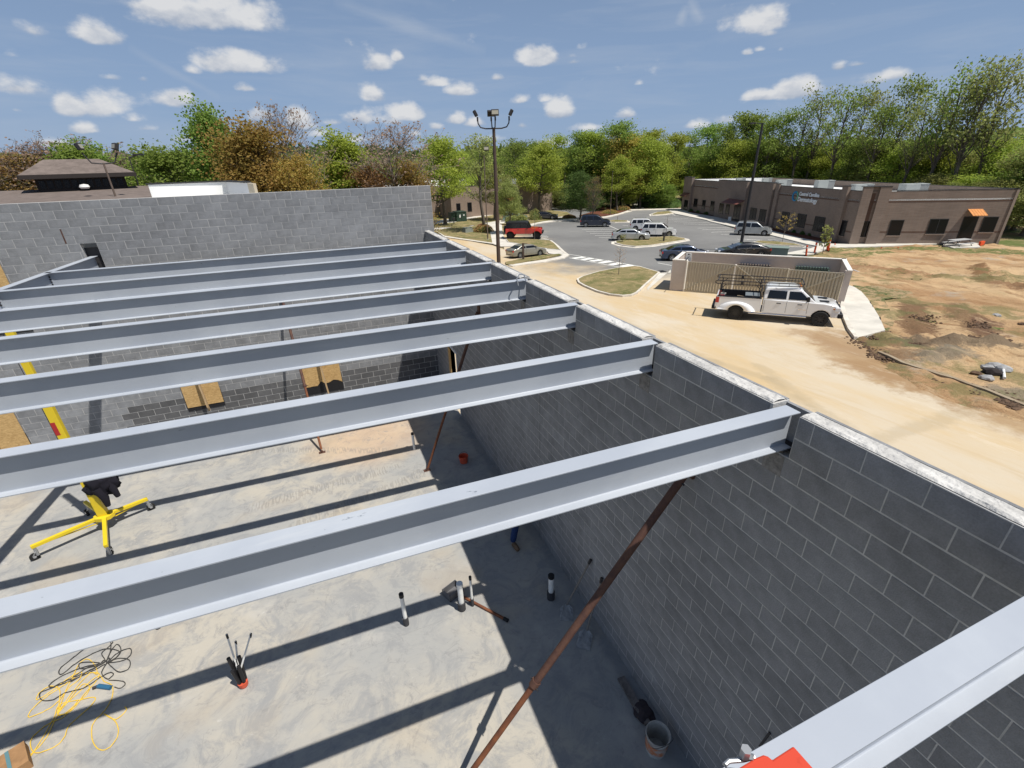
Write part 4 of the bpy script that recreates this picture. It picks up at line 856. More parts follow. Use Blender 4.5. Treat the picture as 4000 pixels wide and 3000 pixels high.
# ------------------------------------------------------------------ worker under the first beam
def worker():
    foot=on_z(2008,2150,0)+Vector((.02,.10,0)); t=empty('person',foot,label='bending worker in jeans and brown boots, mostly hidden behind the front beam',cat='person')
    J={'pelvis':(.10,.42,.92),'spine':(.26,.50,1.12),'chest':(.44,.58,1.24),'neck':(.56,.63,1.28),'head':(.66,.67,1.27),'headt':(.76,.70,1.22),
       'hipL':(.08,.32,.88),'kneeL':(.12,.10,.50),'ankL':(.0,.02,.10),'toeL':(.05,-.20,.05),'hipR':(.10,.54,.88),'kneeR':(.26,.62,.48),'ankR':(.14,.70,.10),'toeR':(.36,.72,.05),
       'shL':(.44,.40,1.20),'elL':(.50,.22,.92),'wrL':(.56,.16,.68),'shR':(.46,.78,1.20),'elR':(.56,.80,.92),'wrR':(.60,.66,.70)}
    def skin(name,chains,rad,material,parent,sub=2):
        vs=[];ix={};es=[]
        for ch in chains:
            for a,b in zip(ch,ch[1:]):
                for q in (a,b):
                    if q not in ix: ix[q]=len(vs); vs.append(J[q])
                es.append((ix[a],ix[b]))
        me=bpy.data.meshes.new(name); me.from_pydata(vs,es,[]); o=bpy.data.objects.new(name,me); COL.objects.link(o); o.parent=parent; me.materials.append(material)
        md=o.modifiers.new('skin','SKIN'); md.use_smooth_shade=True
        for k,i in ix.items(): r=rad.get(k,.06); me.skin_vertices[0].data[i].radius=(r,r); me.skin_vertices[0].data[i].use_root=(i==0)
        s=o.modifiers.new('sub','SUBSURF'); s.levels=sub; s.render_levels=sub; return o
    Mj=mat('blue_denim',(.02,.045,.13),.9,nscale=20,namp=.25); Ms=mat('tan_shirt',(.42,.34,.24),.9,nscale=9,namp=.15); Mk=mat('skin',(.45,.26,.17),.6); Mb=mat('brown_boot',(.16,.10,.06),.8,nscale=14,namp=.25)
    skin('body',[['chest','neck','head','headt'],['chest','shL','elL','wrL'],['chest','shR','elR','wrR'],['chest','spine','pelvis']],{'chest':.14,'neck':.06,'head':.105,'headt':.085,'shL':.07,'shR':.07,'elL':.045,'elR':.045,'wrL':.03,'wrR':.03,'spine':.14,'pelvis':.13},Mk,t)
    skin('shirt',[['neck','chest','spine','pelvis'],['chest','shL','elL'],['chest','shR','elR']],{'neck':.075,'chest':.165,'spine':.16,'pelvis':.14,'shL':.085,'shR':.085,'elL':.058,'elR':.058},Ms,t)
    skin('trousers',[['pelvis','hipL','kneeL','ankL'],['pelvis','hipR','kneeR','ankR']],{'pelvis':.15,'hipL':.115,'hipR':.115,'kneeL':.08,'kneeR':.08,'ankL':.07,'ankR':.07},Mj,t)
    skin('boot',[['ankL','toeL']],{'ankL':.062,'toeL':.05},Mb,t); skin('boot',[['ankR','toeR']],{'ankR':.062,'toeR':.05},Mb,t)
    # gloved hands with five fingers
    for w in ('wrL','wrR'):
        c=Vector(J[w]); h=empty if 0 else None
        palm=MB(); palm.tube([c,c+Vector((.01,0,-.05)),c+Vector((.02,0,-.10))],[.032,.042,.036],8); po=palm.build('glove',Ms,t,smooth=True)
        for i in range(4): a=c+Vector((.015,-.03+.02*i,-.09)); MB().tube([a,a+Vector((.02,0,-.035)),a+Vector((.005,0,-.065-.006*(i in (1,2))))],[.011,.010,.008],6).build('finger',Ms,po,smooth=True)
        a=c+Vector((0,-.035,-.04)); MB().tube([a,a+Vector((.03,-.02,-.03)),a+Vector((.045,-.015,-.055))],[.013,.011,.008],6).build('thumb',Ms,po,smooth=True)
    hh=Vector(J['headt']); MB().lathe([(.0,.13),(.06,.12),(.10,.08),(.118,.02),(.15,.0),(.15,-.008),(0,-.008)],16,c=(hh.x-.03,hh.y-.01,hh.z+.03)).build('hard_hat',M_pvc,t,smooth=True)
worker()
# clamp left on the fourth beam
q=on_z(2040,1098,ZT); t=empty('beam_clamp',q,label='grey hook clamp hanging over the fourth beam near the right wall',cat='clamp')
Mz=mat('zinc',(.42,.43,.44),.4,metal=.7)
MB().tube([(-.10,-.06,-.06),(-.12,-.03,.06),(-.05,.0,.13),(.05,.02,.10),(.06,-.02,.0),(.09,-.12,-.05)],.012,7).build('hook',Mz,t,smooth=True)
MB().cyl((.06,-.10,-.02),(.34,-.22,-.10),.018,n=8).cyl((.08,-.13,-.03),(.30,-.12,-.17),.010,n=6).build('handle',Mz,t)
# corner of the boom lift basket below the camera
zz=6.05; P=[(560,610),(680,532),(870,745),(1000,900),(200,900),(310,681),(430,610),(480,590),(512,600),(540,625)]
t=empty('lift_basket',on_z(*zb(560,681),zz),label='orange red corner of the lift basket at the bottom picture edge',cat='lift basket'); o0=t.location.copy()
pts=[on_z(*zb(*p),zz)-o0 for p in P]; m=MB(); n=len(pts); m.add([p for p in pts]+[p-Vector((0,0,.07)) for p in pts],[tuple(range(n)),tuple(range(n,2*n))[::-1]]+[(i,n+i,n+(i+1)%n,(i+1)%n) for i in range(n)])
m.build('corner_plate',mat('orange_red_paint',(.55,.06,.03),.4,nscale=22,col2=(.40,.04,.02),thr=(.62,.85)),t,bevel=.004)
bk=Vector((-math.sin(YAW),-math.cos(YAW),0)); sdv=Vector((math.cos(YAW),-math.sin(YAW),0)); k0_=on_z(*zb(600,860),zz-.04)-o0
MB().bar(k0_,k0_+bk*1.5,.06).build('mid_rail',MATS['orange_red_paint'],t); MB().bar(k0_,k0_-sdv*.75+bk*.75,.06).build('mid_rail',MATS['orange_red_paint'],t)
MB().bar(k0_+Vector((0,0,.0)),k0_+Vector((0,0,-.42)),.05).build('post',MATS['orange_red_paint'],t); MB().bar(k0_+bk*1.5,k0_+bk*1.5+Vector((0,0,-.9)),.06).build('post',MATS['orange_red_paint'],t)
q=[on_z(*zb(*p),zz-.02)-o0 for p in ((420,608),(340,628),(250,635),(222,660),(235,690),(290,700))]
MB().tube(q,.006,8).build('clamp_ring',Mz,t,smooth=True); q=on_z(*zb(352,600),zz-.01)-o0; MB().cyl(q,q+Vector((0,0,.03)),.013,n=6).build('nut',Mz,t); q2=on_z(*zb(415,612),zz)-o0; MB().bar(q2,q,.016,.006).build('lug',Mz,t)
q=on_x(2700+495/1.7015,2600+480/1.7015,-.05); MB().bar(q+Vector((.04,0,.06)),q+Vector((-.05,0,-.12)),.02).build('anchor_stub',M_dark,bpy.data.objects['block_wall'])
# ------------------------------------------------------------------ buildings
def brick_mat(name,c1,c2,mort,sc=1.0):
    m=bpy.data.materials.new(name); m.use_nodes=True; nt=m.node_tree; b=nt.nodes['Principled BSDF']; b.inputs['Roughness'].default_value=.9; b.inputs['Specular IOR Level'].default_value=.15
    g=nt.nodes.new('ShaderNodeNewGeometry'); s=nt.nodes.new('ShaderNodeSeparateXYZ'); nt.links.new(g.outputs['Position'],s.inputs[0])
    a=nt.nodes.new('ShaderNodeMath'); a.operation='MULTIPLY_ADD'; nt.links.new(s.outputs[1],a.inputs[0]); a.inputs[1].default_value=1.0; nt.links.new(s.outputs[0],a.inputs[2])
    c=nt.nodes.new('ShaderNodeCombineXYZ'); nt.links.new(a.outputs[0],c.inputs[0]); nt.links.new(s.outputs[2],c.inputs[1])
    br=nt.nodes.new('ShaderNodeTexBrick'); nt.links.new(c.outputs[0],br.inputs[0]); br.inputs['Color1'].default_value=(*c1,1); br.inputs['Color2'].default_value=(*c2,1); br.inputs['Mortar'].default_value=(*mort,1)
    br.inputs['Scale'].default_value=sc; br.inputs['Mortar Size'].default_value=.006; br.inputs['Brick Width'].default_value=.22; br.inputs['Row Height'].default_value=.075
    nz=nt.nodes.new('ShaderNodeTexNoise'); nz.inputs['Scale'].default_value=.7; nz.inputs['Detail'].default_value=5; nt.links.new(g.outputs['Position'],nz.inputs[0])
    mx=nt.nodes.new('ShaderNodeMix'); mx.data_type='RGBA'; mx.blend_type='MULTIPLY'; mx.inputs[0].default_value=.35; nt.links.new(br.outputs[0],mx.inputs[6]); nt.links.new(nz.outputs[0],mx.inputs[7]); nt.links.new(mx.outputs[2],b.inputs['Base Color']); return m
M_brick=brick_mat('brown_brick',(.27,.205,.165),(.32,.245,.20),(.31,.27,.24)); M_band=brick_mat('dark_band_brick',(.15,.09,.065),(.17,.105,.08),(.16,.12,.10))
M_brick2=brick_mat('tan_brick',(.30,.22,.175),(.35,.26,.21),(.36,.31,.27))
M_coping=mat('dark_coping',(.03,.03,.03),.6); M_copper=mat('copper_roof',(.55,.24,.08),.45,metal=.3,nscale=3,namp=.15); M_awn=mat('brown_red_awning',(.17,.065,.05),.6)
M_hv=mat('rooftop_unit_grey',(.33,.35,.34),.6,nscale=2,namp=.06); M_win=mat('dark_window_glass',(.010,.010,.012),.15,spec=.25)
BZ=-2.03; B0=Vector((52.5,33.9,BZ)); A0=Vector((66.2,77.3,BZ)); C0=Vector((64.7,25.9,BZ)); TOP=3.62-BZ
cl=empty('clinic_building',B0,label='long brown brick clinic with white roof and blue green wall sign, at the right',cat='building')
def frame(a,b):
    e=(b-a); e.z=0; L=e.length; e.normalize(); n=Vector((-e.y,e.x,0)); return Matrix(((e.x,n.x,0,a.x-B0.x),(e.y,n.y,0,a.y-B0.y),(0,0,1,a.z-B0.z),(0,0,0,1))),L,e,n
ML,LL,eL,nL=frame(B0,A0); MR,LR,eR,nR=frame(B0,C0)   # outward: +y on ML, -y on MR
def onfac(q,a,n,off=0):
    d=ray(*q); o=a+n*off; t=(o-CAM).dot(n)/d.dot(n); return CAM+d*t
def sz(q,a,e,n,off=0): p=onfac(q,a,n,off); return (p-a).dot(e),p.z-BZ
m=MB(); m.box((0,-.3,0),(LL,0,TOP),ML); m.build('wall',M_brick,cl)
m=MB(); m.box((0,.0,0),(LR,.3,TOP-.05),MR); m.build('wall',M_brick,cl)
back=C0+(A0-B0); MK,LK,eK,nK=frame(C0,back); m=MB(); m.box((0,0,0),(LK,.3,TOP),MK); m.build('wall',M_brick,cl)
MN,LN,eN,nN=frame(A0,back); m=MB(); m.box((0,-.3,0),(LN,0,TOP),MN); m.build('wall',M_brick,cl)
def lp(p): q=p-B0; return (q.x,q.y)
m=MB(); m.prism([lp(B0),lp(C0),lp(back),lp(A0)],TOP-1.0,TOP-.85); m.build('roof',M_white_roof,cl)
# white membrane on the inside of the parapets
m=MB(); m.box((0.3,-.33,TOP-.85),(LL-.3,-.302,TOP-.04),ML); m.box((.3,-.03,TOP-.85),(LK-.3,-.002,TOP-.04),MK); m.box((.3,-.33,TOP-.85),(LN-.3,-.302,TOP-.04),MN); m.build('parapet_membrane',M_white_roof,cl)
for (M_,L_,a,b) in ((ML,LL,-.32,.02),(MR,LR,-.02,.32),(MK,LK,-.02,.32),(MN,LN,-.32,.02)):
    m=MB(); m.box((-.02,a,TOP),(L_+.02,b,TOP+.05),M_); m.build('coping',M_coping,cl)
# volumes that step forward along the long side (px of their vertical edges at the top)
def vol(ua,ub,dep,top,name='pier'):
    s0,_=sz(r6(*ua),B0,eL,nL,dep); s1,_=sz(r6(*ub),B0,eL,nL,dep); s0,s1=sorted((s0,s1))
    m=MB(); m.box((s0,.002,0),(s1,dep,top),ML); o=m.build(name,M_brick,cl); m=MB(); m.box((s0-.02,-.3,top),(s1+.02,dep+.03,top+.05),ML); m.build('coping',M_coping,cl); return s0,s1
vol((205,270),(285,290),.5,TOP+.45); vol((575,300),(745,312),.5,TOP+.3); vol((745,312),(885,322),.9,TOP+.35); vol((885,322),(1165,348),.45,TOP+.32)
vol((1225,365),(1190,360),.25,TOP+.25); vol((1900,405),(1965,400),.35,TOP+.45)
s0,_=sz(r7(270,380),B0,eR,nR,-.3); s1,_=sz(r7(790,385),B0,eR,nR,-.3)
m=MB(); m.box((-.02,-.3,0),(.9,-.002,TOP+.45),MR); m.build('pier',M_brick,cl); m=MB(); m.box((-.04,-.33,TOP+.45),(s1,.35,TOP+.5),MR); m.build('coping',M_coping,cl)
m=MB(); m.box((s1-1.1,-.3,0),(s1,-.002,TOP+.45),MR); m.build('pier',M_brick,cl)
m=MB(); m.box((.9,.0,TOP-.05),(s1-1.1,.3,TOP+.45),MR); m.build('parapet',M_brick,cl)
for z in (1.35,TOP-1.15):
    m=MB(); m.box((0,-.012,z),(LR+.012,-.0005,z+.14),MR); m.build('brick_band',M_band,cl); m=MB(); m.box((0,.0005,z),(LL,.012,z+.14),ML); m.build('brick_band',M_band,cl)
m=MB(); m.box((1.0,-.012,2.1),(1.2,-.0005,TOP-.2),MR); m.box((s1-1.5,-.012,2.1),(s1-1.3,-.0005,TOP-.2),MR); m.build('brick_band',M_band,cl)
def opening(q,side,name='window',mull=1,off=0,r=r6):
    x0,y0,x1,y1=q
    a,e,n,M_,sg=(B0,eL,nL,ML,1) if side=='L' else (B0,eR,nR,MR,-1)
    cx,cy=(x0+x1)/2,(y0+y1)/2
    sa,_=sz(r(x0,cy),a,e,n,sg*off); sb,_=sz(r(x1,cy),a,e,n,sg*off); _,zt=sz(r(cx,y0),a,e,n,sg*off); _,zb=sz(r(cx,y1),a,e,n,sg*off); sa,sb=sorted((sa,sb)); zb=max(.02 if name=='door' else .3,zb)
    f=MB(); d0,d1=(off+.004,off+.05) if sg>0 else (-off-.05,-off-.004)
    w=.06
    for bx in (((sa,d0,zb),(sa+w,d1,zt)),((sb-w,d0,zb),(sb,d1,zt)),((sa+w,d0,zt-w),(sb-w,d1,zt)),((sa+w,d0,zb),(sb-w,d1,zb+w))): f.box(*bx,M_)
    for i in range(mull): s=sa+(sb-sa)*(i+1)/(mull+1); f.box((s-.03,d0,zb+w),(s+.03,d1,zt-w),M_)
    o=f.build(name,M_coping,cl); dm=(d0+d1)/2
    g=MB(); g.box((sa+w,min(dm-.012,dm+.012),zb+w),(sb-w,max(dm-.012,dm+.012),zt-w),M_); g.build('pane',M_win,o)
    if name=='window': g=MB(); g.box((sa-.08,d0 if sg>0 else d0-.05,zb-.09),(sb+.08,d1+.05 if sg>0 else d1,zb),M_); g.build('sill',M_brick2,o)
for q in ((305,485,345,580),(395,500,430,600),(485,512,525,620),(1250,628,1332,765),(1415,650,1515,800),(1600,680,1715,845)): opening(q,'L')
opening((578,535,625,650),'L',off=.5); opening((650,545,690,655),'L',off=.5,mull=0); opening((735,545,805,730),'L','door',off=.9)
opening((912,585,980,712),'L',off=.45); opening((1012,600,1082,735),'L',off=.45); opening((200,500,240,605),'L','door',off=.5)
opening((1868,718,1950,890),'L','window',mull=0)
opening((420,730,585,900),'R',r=r7); opening((750,717,895,885),'R',r=r7,mull=0); opening((1175,705,1375,868),'R',r=r7); opening((1520,680,1680,930),'R','door',r=r7,mull=0); opening((1750,682,1910,850),'R',r=r7,mull=0)
def awning(sa,sb,z,M_,sg,material,dep=1.1,off=0):
    m=MB(); o=off*sg; pts=[Vector((sa,o,z+.55)),Vector((sb,o,z+.55)),Vector((sb,o+sg*dep,z)),Vector((sa,o+sg*dep,z))]
    m.slab([M_@p for p in pts],(0,0,1),.05); a=m.build('awning',material,cl)
    k=5
    for i in range(k+1):
        s=sa+(sb-sa)*i/k; MB().bar(M_@Vector((s,o,z+.605)),M_@Vector((s,o+sg*dep,z+.055)),.04,.02).build('seam',material,a)
s0,z=sz(r6(655,520),B0,eL,nL,1.3); s1,_=sz(r6(830,500),B0,eL,nL,1.3); awning(min(s0,s1),max(s0,s1),z-.1,ML,1,M_awn,1.2,.9)
s0,z=sz(r6(180,455),B0,eL,nL,.8); s1,_=sz(r6(245,440),B0,eL,nL,.8); awning(min(s0,s1),max(s0,s1),z,ML,1,M_awn,.9,.5)
s0,z=sz(r7(1640,672),B0,eR,nR,-.8); s1,_=sz(r7(1800,668),B0,eR,nR,-.8); awning(min(s0,s1),max(s0,s1),z,MR,-1,M_copper)
# wall sign
sa,zt=sz(r6(1365,410),B0,eL,nL,.1); sb,zb=sz(r6(1640,530),B0,eL,nL,.1)
sg=empty('wall_sign',B0,label='Central Carolina Dermatology sign with blue and green ring logo on the clinic wall',cat='sign')
M_let=mat('sign_white',(.85,.88,.9),.4); M_sb=mat('sign_blue',(.02,.22,.45),.4); M_sg=mat('sign_green',(.15,.55,.35),.4)
# reading direction on this wall goes towards decreasing s
sL,_z=sz(r6(1437,460),B0,eL,nL,.1); sR,_=sz(r6(1655,460),B0,eL,nL,.1); Wd=abs(sR-sL)
zc=sz(r6(1545,448),B0,eL,nL,.1)[1]; zd=sz(r6(1530,505),B0,eL,nL,.1)[1]
def text(body,s,z,size,width,material,name):
    cu=bpy.data.curves.new(name,'FONT'); cu.body=body; cu.size=size; cu.extrude=.03; cu.resolution_u=3; cu.offset=.012
    o=bpy.data.objects.new(name,cu); COL.objects.link(o); bpy.context.view_layer.update(); w=o.dimensions.x
    me=bpy.data.meshes.new_from_object(o.evaluated_get(bpy.context.evaluated_depsgraph_get())); bpy.data.objects.remove(o); me.materials.clear(); me.materials.append(material)
    q=bpy.data.objects.new(name,me); COL.objects.link(q); q.parent=sg; k=width/w
    X=-eL; Z=nL; Y=Vector((0,0,1)); p=eL*s+nL*.06+Vector((0,0,z))
    q.matrix_local=Matrix(((X.x*k,Y.x*1,Z.x,p.x),(X.y*k,Y.y*1,Z.y,p.y),(X.z*k,Y.z*1,Z.z,p.z),(0,0,0,1))); return q
text('Central Carolina',sL,zc-.14,.62,Wd,M_let,'sign_line'); text('Dermatology',sL+.1,zd-.2,.74,Wd*.98,M_let,'sign_line')
sc_,zc_=sz(r6(1395,460),B0,eL,nL,.1); rr=.62
for (a0,a1,mt,r0_,r1_) in ((60,300,M_sb,rr,rr*.74),(-55,70,M_sg,rr,rr*.82),(20,250,M_sb,rr*.72,rr*.62)):
    m=MB(); N_=18; vs=[]
    for i in range(N_+1):
        a=R(a0+(a1-a0)*i/N_)
        for rad in (r0_,r1_):
            for d in (.02,.08): vs.append(ML@Vector((sc_-rad*math.cos(a)*.95,d,zc_+rad*math.sin(a))))
    fs=[]
    for i in range(N_):
        o=i*4; fs+=[(o,o+4,o+6,o+2),(o+1,o+3,o+7,o+5),(o,o+1,o+5,o+4),(o+2,o+6,o+7,o+3)]
    m.add(vs,fs+[(0,2,3,1),(N_*4,N_*4+1,N_*4+3,N_*4+2)]); m.build('logo_arc',mt,sg)
# rooftop units
hv=[('farthest',r6(750,265),r6(855,308),10),('second',r6(1030,265),r6(1135,322),8),('third',r6(1180,282),r6(1345,356),6),('fourth',r6(1605,290),r6(1795,360),5),('fifth',r6(2005,330),r6(2212,385),5),('nearest, tall',r7(865,325),r7(1120,418),4)]
for i,(nm,tl,br,_) in enumerate(hv):
    zb=TOP-.85+BZ; mid=((tl[0]+br[0])/2,br[1]+9); p=on_z(*mid,zb); dd=math.hypot(p.x-CAM.x,p.y-CAM.y); mp=CAM.copy()
    D=min(dd,math.hypot((B0.x+A0.x)/2-CAM.x,(B0.y+A0.y)/2-CAM.y)+4); p=at_dist(*mid,min(dd,95)); zt=hgt((tl[0]+br[0])/2,tl[1],p); wpx=br[0]-tl[0]; w=wpx/FPX*(p-CAM).dot(fw)
    t=empty('rooftop_unit',(p.x,p.y,zb),math.atan2(eR.y,eR.x),label=f'{nm} grey air conditioning unit on the clinic roof',cat='rooftop unit',group='air conditioning units on the clinic roof')
    h=max(.9,zt-zb)
    MB().box((-w*.42,-w*.3,.08),(w*.1,w*.3,h)).build('cabinet',M_hv,t,bevel=.02); MB().box((w*.1,-w*.28,.08),(w*.42,w*.28,h*.97)).build('coil_section',mat('unit_grille',(.22,.23,.23),.6,nscale=30,namp=.4),t)
    MB().box((w*.12,-w*.29,h*.97),(w*.44,w*.29,h+.03)).build('fan_deck',M_hv,t); MB().box((-w*.44,-w*.32,-.02),(w*.44,w*.32,.08)).build('curb',M_white_roof,t)
# second brick building behind the trees
P0=on_z(*r3(460,1255),BZ); Q0=on_z(*r3(1540,1165),BZ); e=(Q0-P0).normalized(); nn=Vector((-e.y,e.x,0)); L2=(Q0-P0).length
b2=empty('brick_building',P0,math.atan2(e.y,e.x),label='low tan brick building with white roof behind the trees at centre left',cat='building'); H2=hgt(*r3(1040,885),P0+e*L2*.55)-BZ; print('H2',H2,L2)
MB().box((0,0,0),(L2,.3,H2)).build('wall',M_brick2,b2); MB().box((0,.3,0),(.3,24,H2)).build('wall',M_brick2,b2); MB().box((L2-.3,.3,0),(L2,24,H2)).build('wall',M_brick2,b2); MB().box((.3,.3,H2-.6),(L2-.3,24,H2-.45)).build('roof',M_white_roof,b2)
MB().box((-.03,-.03,H2),(L2+.03,.33,H2+.07)).build('coping',M_coping,b2); MB().box((.3,23.4,H2-.45),(L2-.3,24,H2+.7)).build('parapet',M_white_roof,b2); MB().box((-14,6,0),(-.0,24,H2)).build('wing',M_brick2,b2)
MB().box((-14,6.3,H2),(-.0,24,H2+.1)).build('roof',M_white_roof,b2)
for q in ((505,1090,550,1180),(625,1080,672,1180),(970,1080,1000,1145),(1010,1070,1060,1140),(1125,1035,1165,1125),(1178,1030,1212,1118),(1070,1100,1105,1180)):
    d=lambda X:(onfac(X,P0,nn)-P0); a=d(r3(q[0],(q[1]+q[3])/2)).dot(e); b_=d(r3(q[2],(q[1]+q[3])/2)).dot(e); zt=d(r3((q[0]+q[2])/2,q[1])).z; zb=max(.3,d(r3((q[0]+q[2])/2,q[3])).z)
    f=MB(); 
    for bx in (((a,-.04,zb),(a+.08,-.002,zt)),((b_-.08,-.04,zb),(b_,-.002,zt)),((a+.08,-.04,zt-.08),(b_-.08,-.002,zt)),((a+.08,-.04,zb),(b_-.08,-.002,zb+.08))): f.box(*bx)
    o=f.build('window',M_coping,b2); MB().box((a+.08,-.02,zb+.08),(b_-.08,-.008,zt-.08)).build('pane',M_win,o)
for q in ((1140,870),(1220,870)):
    p=onfac(r3(*q),P0,nn)-P0; s=p.dot(e); t=empty('rooftop_unit',P0+e*s+nn*5+Vector((0,0,H2-.45)),math.atan2(e.y,e.x),label='pale boxy rooftop unit '+('left' if q[0]<1200 else 'right')+' of the pair above the tan brick building',cat='rooftop unit',group='units on the tan brick building')
    MB().box((-.9,-.9,0),(.9,.9,1.25)).build('cabinet',M_hv,t,bevel=.03); MB().cyl((0,0,1.25),(0,0,1.4),.6,n=16).build('fan_ring',M_dark,t); MB().box((-.8,-.94,.2),(.8,-.9,1.1)).build('grille',MATS['unit_grille'],t)
p=onfac(r3(1060,1020),P0,nn)-P0; s=p.dot(e); m=MB(); m.slab([(s-1.6,0,3.2),(s+1.6,0,3.2),(s+1.6,-1.3,2.6),(s-1.6,-1.3,2.6)],(0,0,1),.06); m.build('awning',M_copper,b2)
# next-door flat roof with white parapets, beyond the far wall
nb=empty('flat_roof_building',(0,0,0),label='low building with bright white roof and parapets just beyond the far wall',cat='building')
fz=6.25
L1=at_dist(578,722,27.5); L2_=at_dist(880,716,27.5); c1=at_dist(570,712+ (46),27); c2=at_dist(880,712+40,27)
MB().box((-30,14.3,-.4),(c2.x-.2,17.6,6.5)).build('roof_block',M_white_roof,nb); MB().box((L1.x,17.7,-.4),(c2.x+2.2,25,fz)).build('roof_block',M_white_roof,nb)
m=MB(); m.bar((L1.x,L1.y,fz),(L2_.x,L2_.y,fz),.3,.02); 
a=Vector((L1.x,L1.y,0)); b_=Vector((L2_.x,L2_.y,0)); zt=CAM.z-.45
m=MB(); m.slab([a+Vector((0,0,fz-.2)),b_+Vector((0,0,fz-.2)),b_+Vector((0,0,zt)),a+Vector((0,0,zt))],(0,1,0),.25); m.build('parapet',M_white_roof,nb)
c=at_dist(965,716,24); c.z=0; e_=at_dist(988,718,23.4)
m=MB(); m.slab([b_+Vector((0,0,fz-.2)),c+Vector((0,0,fz-.2)),c+Vector((0,0,zt-.02)),b_+Vector((0,0,zt))],(.8,.6,0),.2); m.build('parapet',mat('grey_white_membrane',(.62,.63,.64),.7),nb)
m=MB(); m.slab([c+Vector((0,0,fz-.2)),Vector((e_.x,e_.y,fz-.2)),Vector((e_.x,e_.y,zt-.04)),c+Vector((0,0,zt-.02))],(.5,.8,0),.2); m.build('parapet_end',mat('tan_render',(.48,.42,.32),.8),nb)
m=MB(); m.bar(a+Vector((-.1,.12,zt+.03)),b_+Vector((.1,.12,zt+.03)),.34,.05); m.bar(b_+Vector((0,.1,zt+.03)),c+Vector((0,.1,zt+.02)),.3,.05); m.build('coping',M_coping,nb)
# shingled building with a clerestory cupola, left
sh=empty('shingled_building',(0,0,0),label='building with brown hipped shingle roof and glazed clerestory at the left',cat='building')
M_shin=mat('brown_shingles',(.165,.135,.12),.95,nscale=2,namp=.18,bump=.4,bscale=14,spec=.1)
D0=42.
def sp(u,v,d): return at_dist(u,v,d)
eL_=sp(66,684,D0); eR_=sp(526,673,D0*.99); back_=Vector(((eL_.x+eR_.x)/2-CAM.x,(eL_.y+eR_.y)/2-CAM.y,0)).normalized()*4.5
ez=(eL_.z+eR_.z)/2; e1=Vector((eL_.x,eL_.y,ez)); e2=Vector((eR_.x,eR_.y,ez)); e3=e2+back_; e4=e1+back_
rz=hgt(270,622,(e1+e3)/2); ax=(e2-e1).normalized(); r1_=(e1+e4)/2+ax*(e2-e1).length*.24; r2_=(e2+e3)/2-ax*(e2-e1).length*.27; r1_.z=r2_.z=rz
m=MB(); m.add([e1,e2,e3,e4,r1_,r2_],[(0,1,5,4),(1,2,5),(2,3,4,5),(3,0,4),(3,2,1,0)]); m.build('upper_roof',M_shin,sh)
M_fa=mat('dark_fascia',(.035,.028,.025),.7)
m=MB(); 
for p,q in ((e1,e2),(e2,e3),(e3,e4),(e4,e1)): m.bar(p-Vector((0,0,.12)),q-Vector((0,0,.12)),.12,.24)
m.build('fascia',M_fa,sh)
i1,i2,i3,i4=[p+ (c_-p).normalized()*.9 for p,c_ in zip((e1,e2,e3,e4),[(e1+e3)/2]*4)]
cz=.92; m=MB()
for p,q in ((i1,i2),(i2,i3),(i3,i4),(i4,i1)): m.slab([p-Vector((0,0,.2)),q-Vector((0,0,.2)),q-Vector((0,0,cz+.6)),p-Vector((0,0,cz+.6))],(0,0,0) if 0 else ((q-p).cross(Vector((0,0,1))).normalized()),.1)
m.build('clerestory_wall',M_fa,sh)
nw=11
for i in range(nw):
    a=i1.lerp(i2,(i+.14)/nw); b_=i1.lerp(i2,(i+.86)/nw); n_=(i2-i1).cross(Vector((0,0,1))).normalized()*.13
    MB().slab([a+n_-Vector((0,0,.35)),b_+n_-Vector((0,0,.35)),b_+n_-Vector((0,0,cz-.1)),a+n_-Vector((0,0,cz-.1))],n_.normalized(),.03).build('window',M_win,sh)
lz=ez-cz; l1=sp(-260,760,31);l2=sp(600,748,31); ff=Vector((l1.x,l1.y,lz-.55)); gg=Vector((l2.x,l2.y,lz-.55)); hh=Vector((i2.x+1.6,i2.y+2,lz+.05)); kk=Vector((i1.x-11,i1.y+2.2,lz+.05))
m=MB(); m.add([ff,gg,hh,kk,ff-Vector((0,0,.2)),gg-Vector((0,0,.2)),hh-Vector((0,0,.2)),kk-Vector((0,0,.2))],[(0,1,2,3),(4,7,6,5),(0,4,5,1),(1,5,6,2),(2,6,7,3),(3,7,4,0)]); m.build('lower_roof',M_shin,sh)
m=MB(); m.slab([ff+Vector((1,.6,-.1)),gg+Vector((-.6,.6,-.1)),Vector((gg.x-.6,gg.y+.6,-2)),Vector((ff.x+1,ff.y+.6,-2))],(0,1,0),8); m.build('wall',M_brick2,sh)
p=ff.lerp(kk,.8).lerp(gg.lerp(hh,.8),.62); q=on_y(328,724,p.y); MB().lathe([(0,.28),(.22,.24),(.28,.1),(.2,0),(0,0)],12,c=(q.x,q.y,q.z-.2)).build('roof_vent',M_pvc,sh,smooth=True)
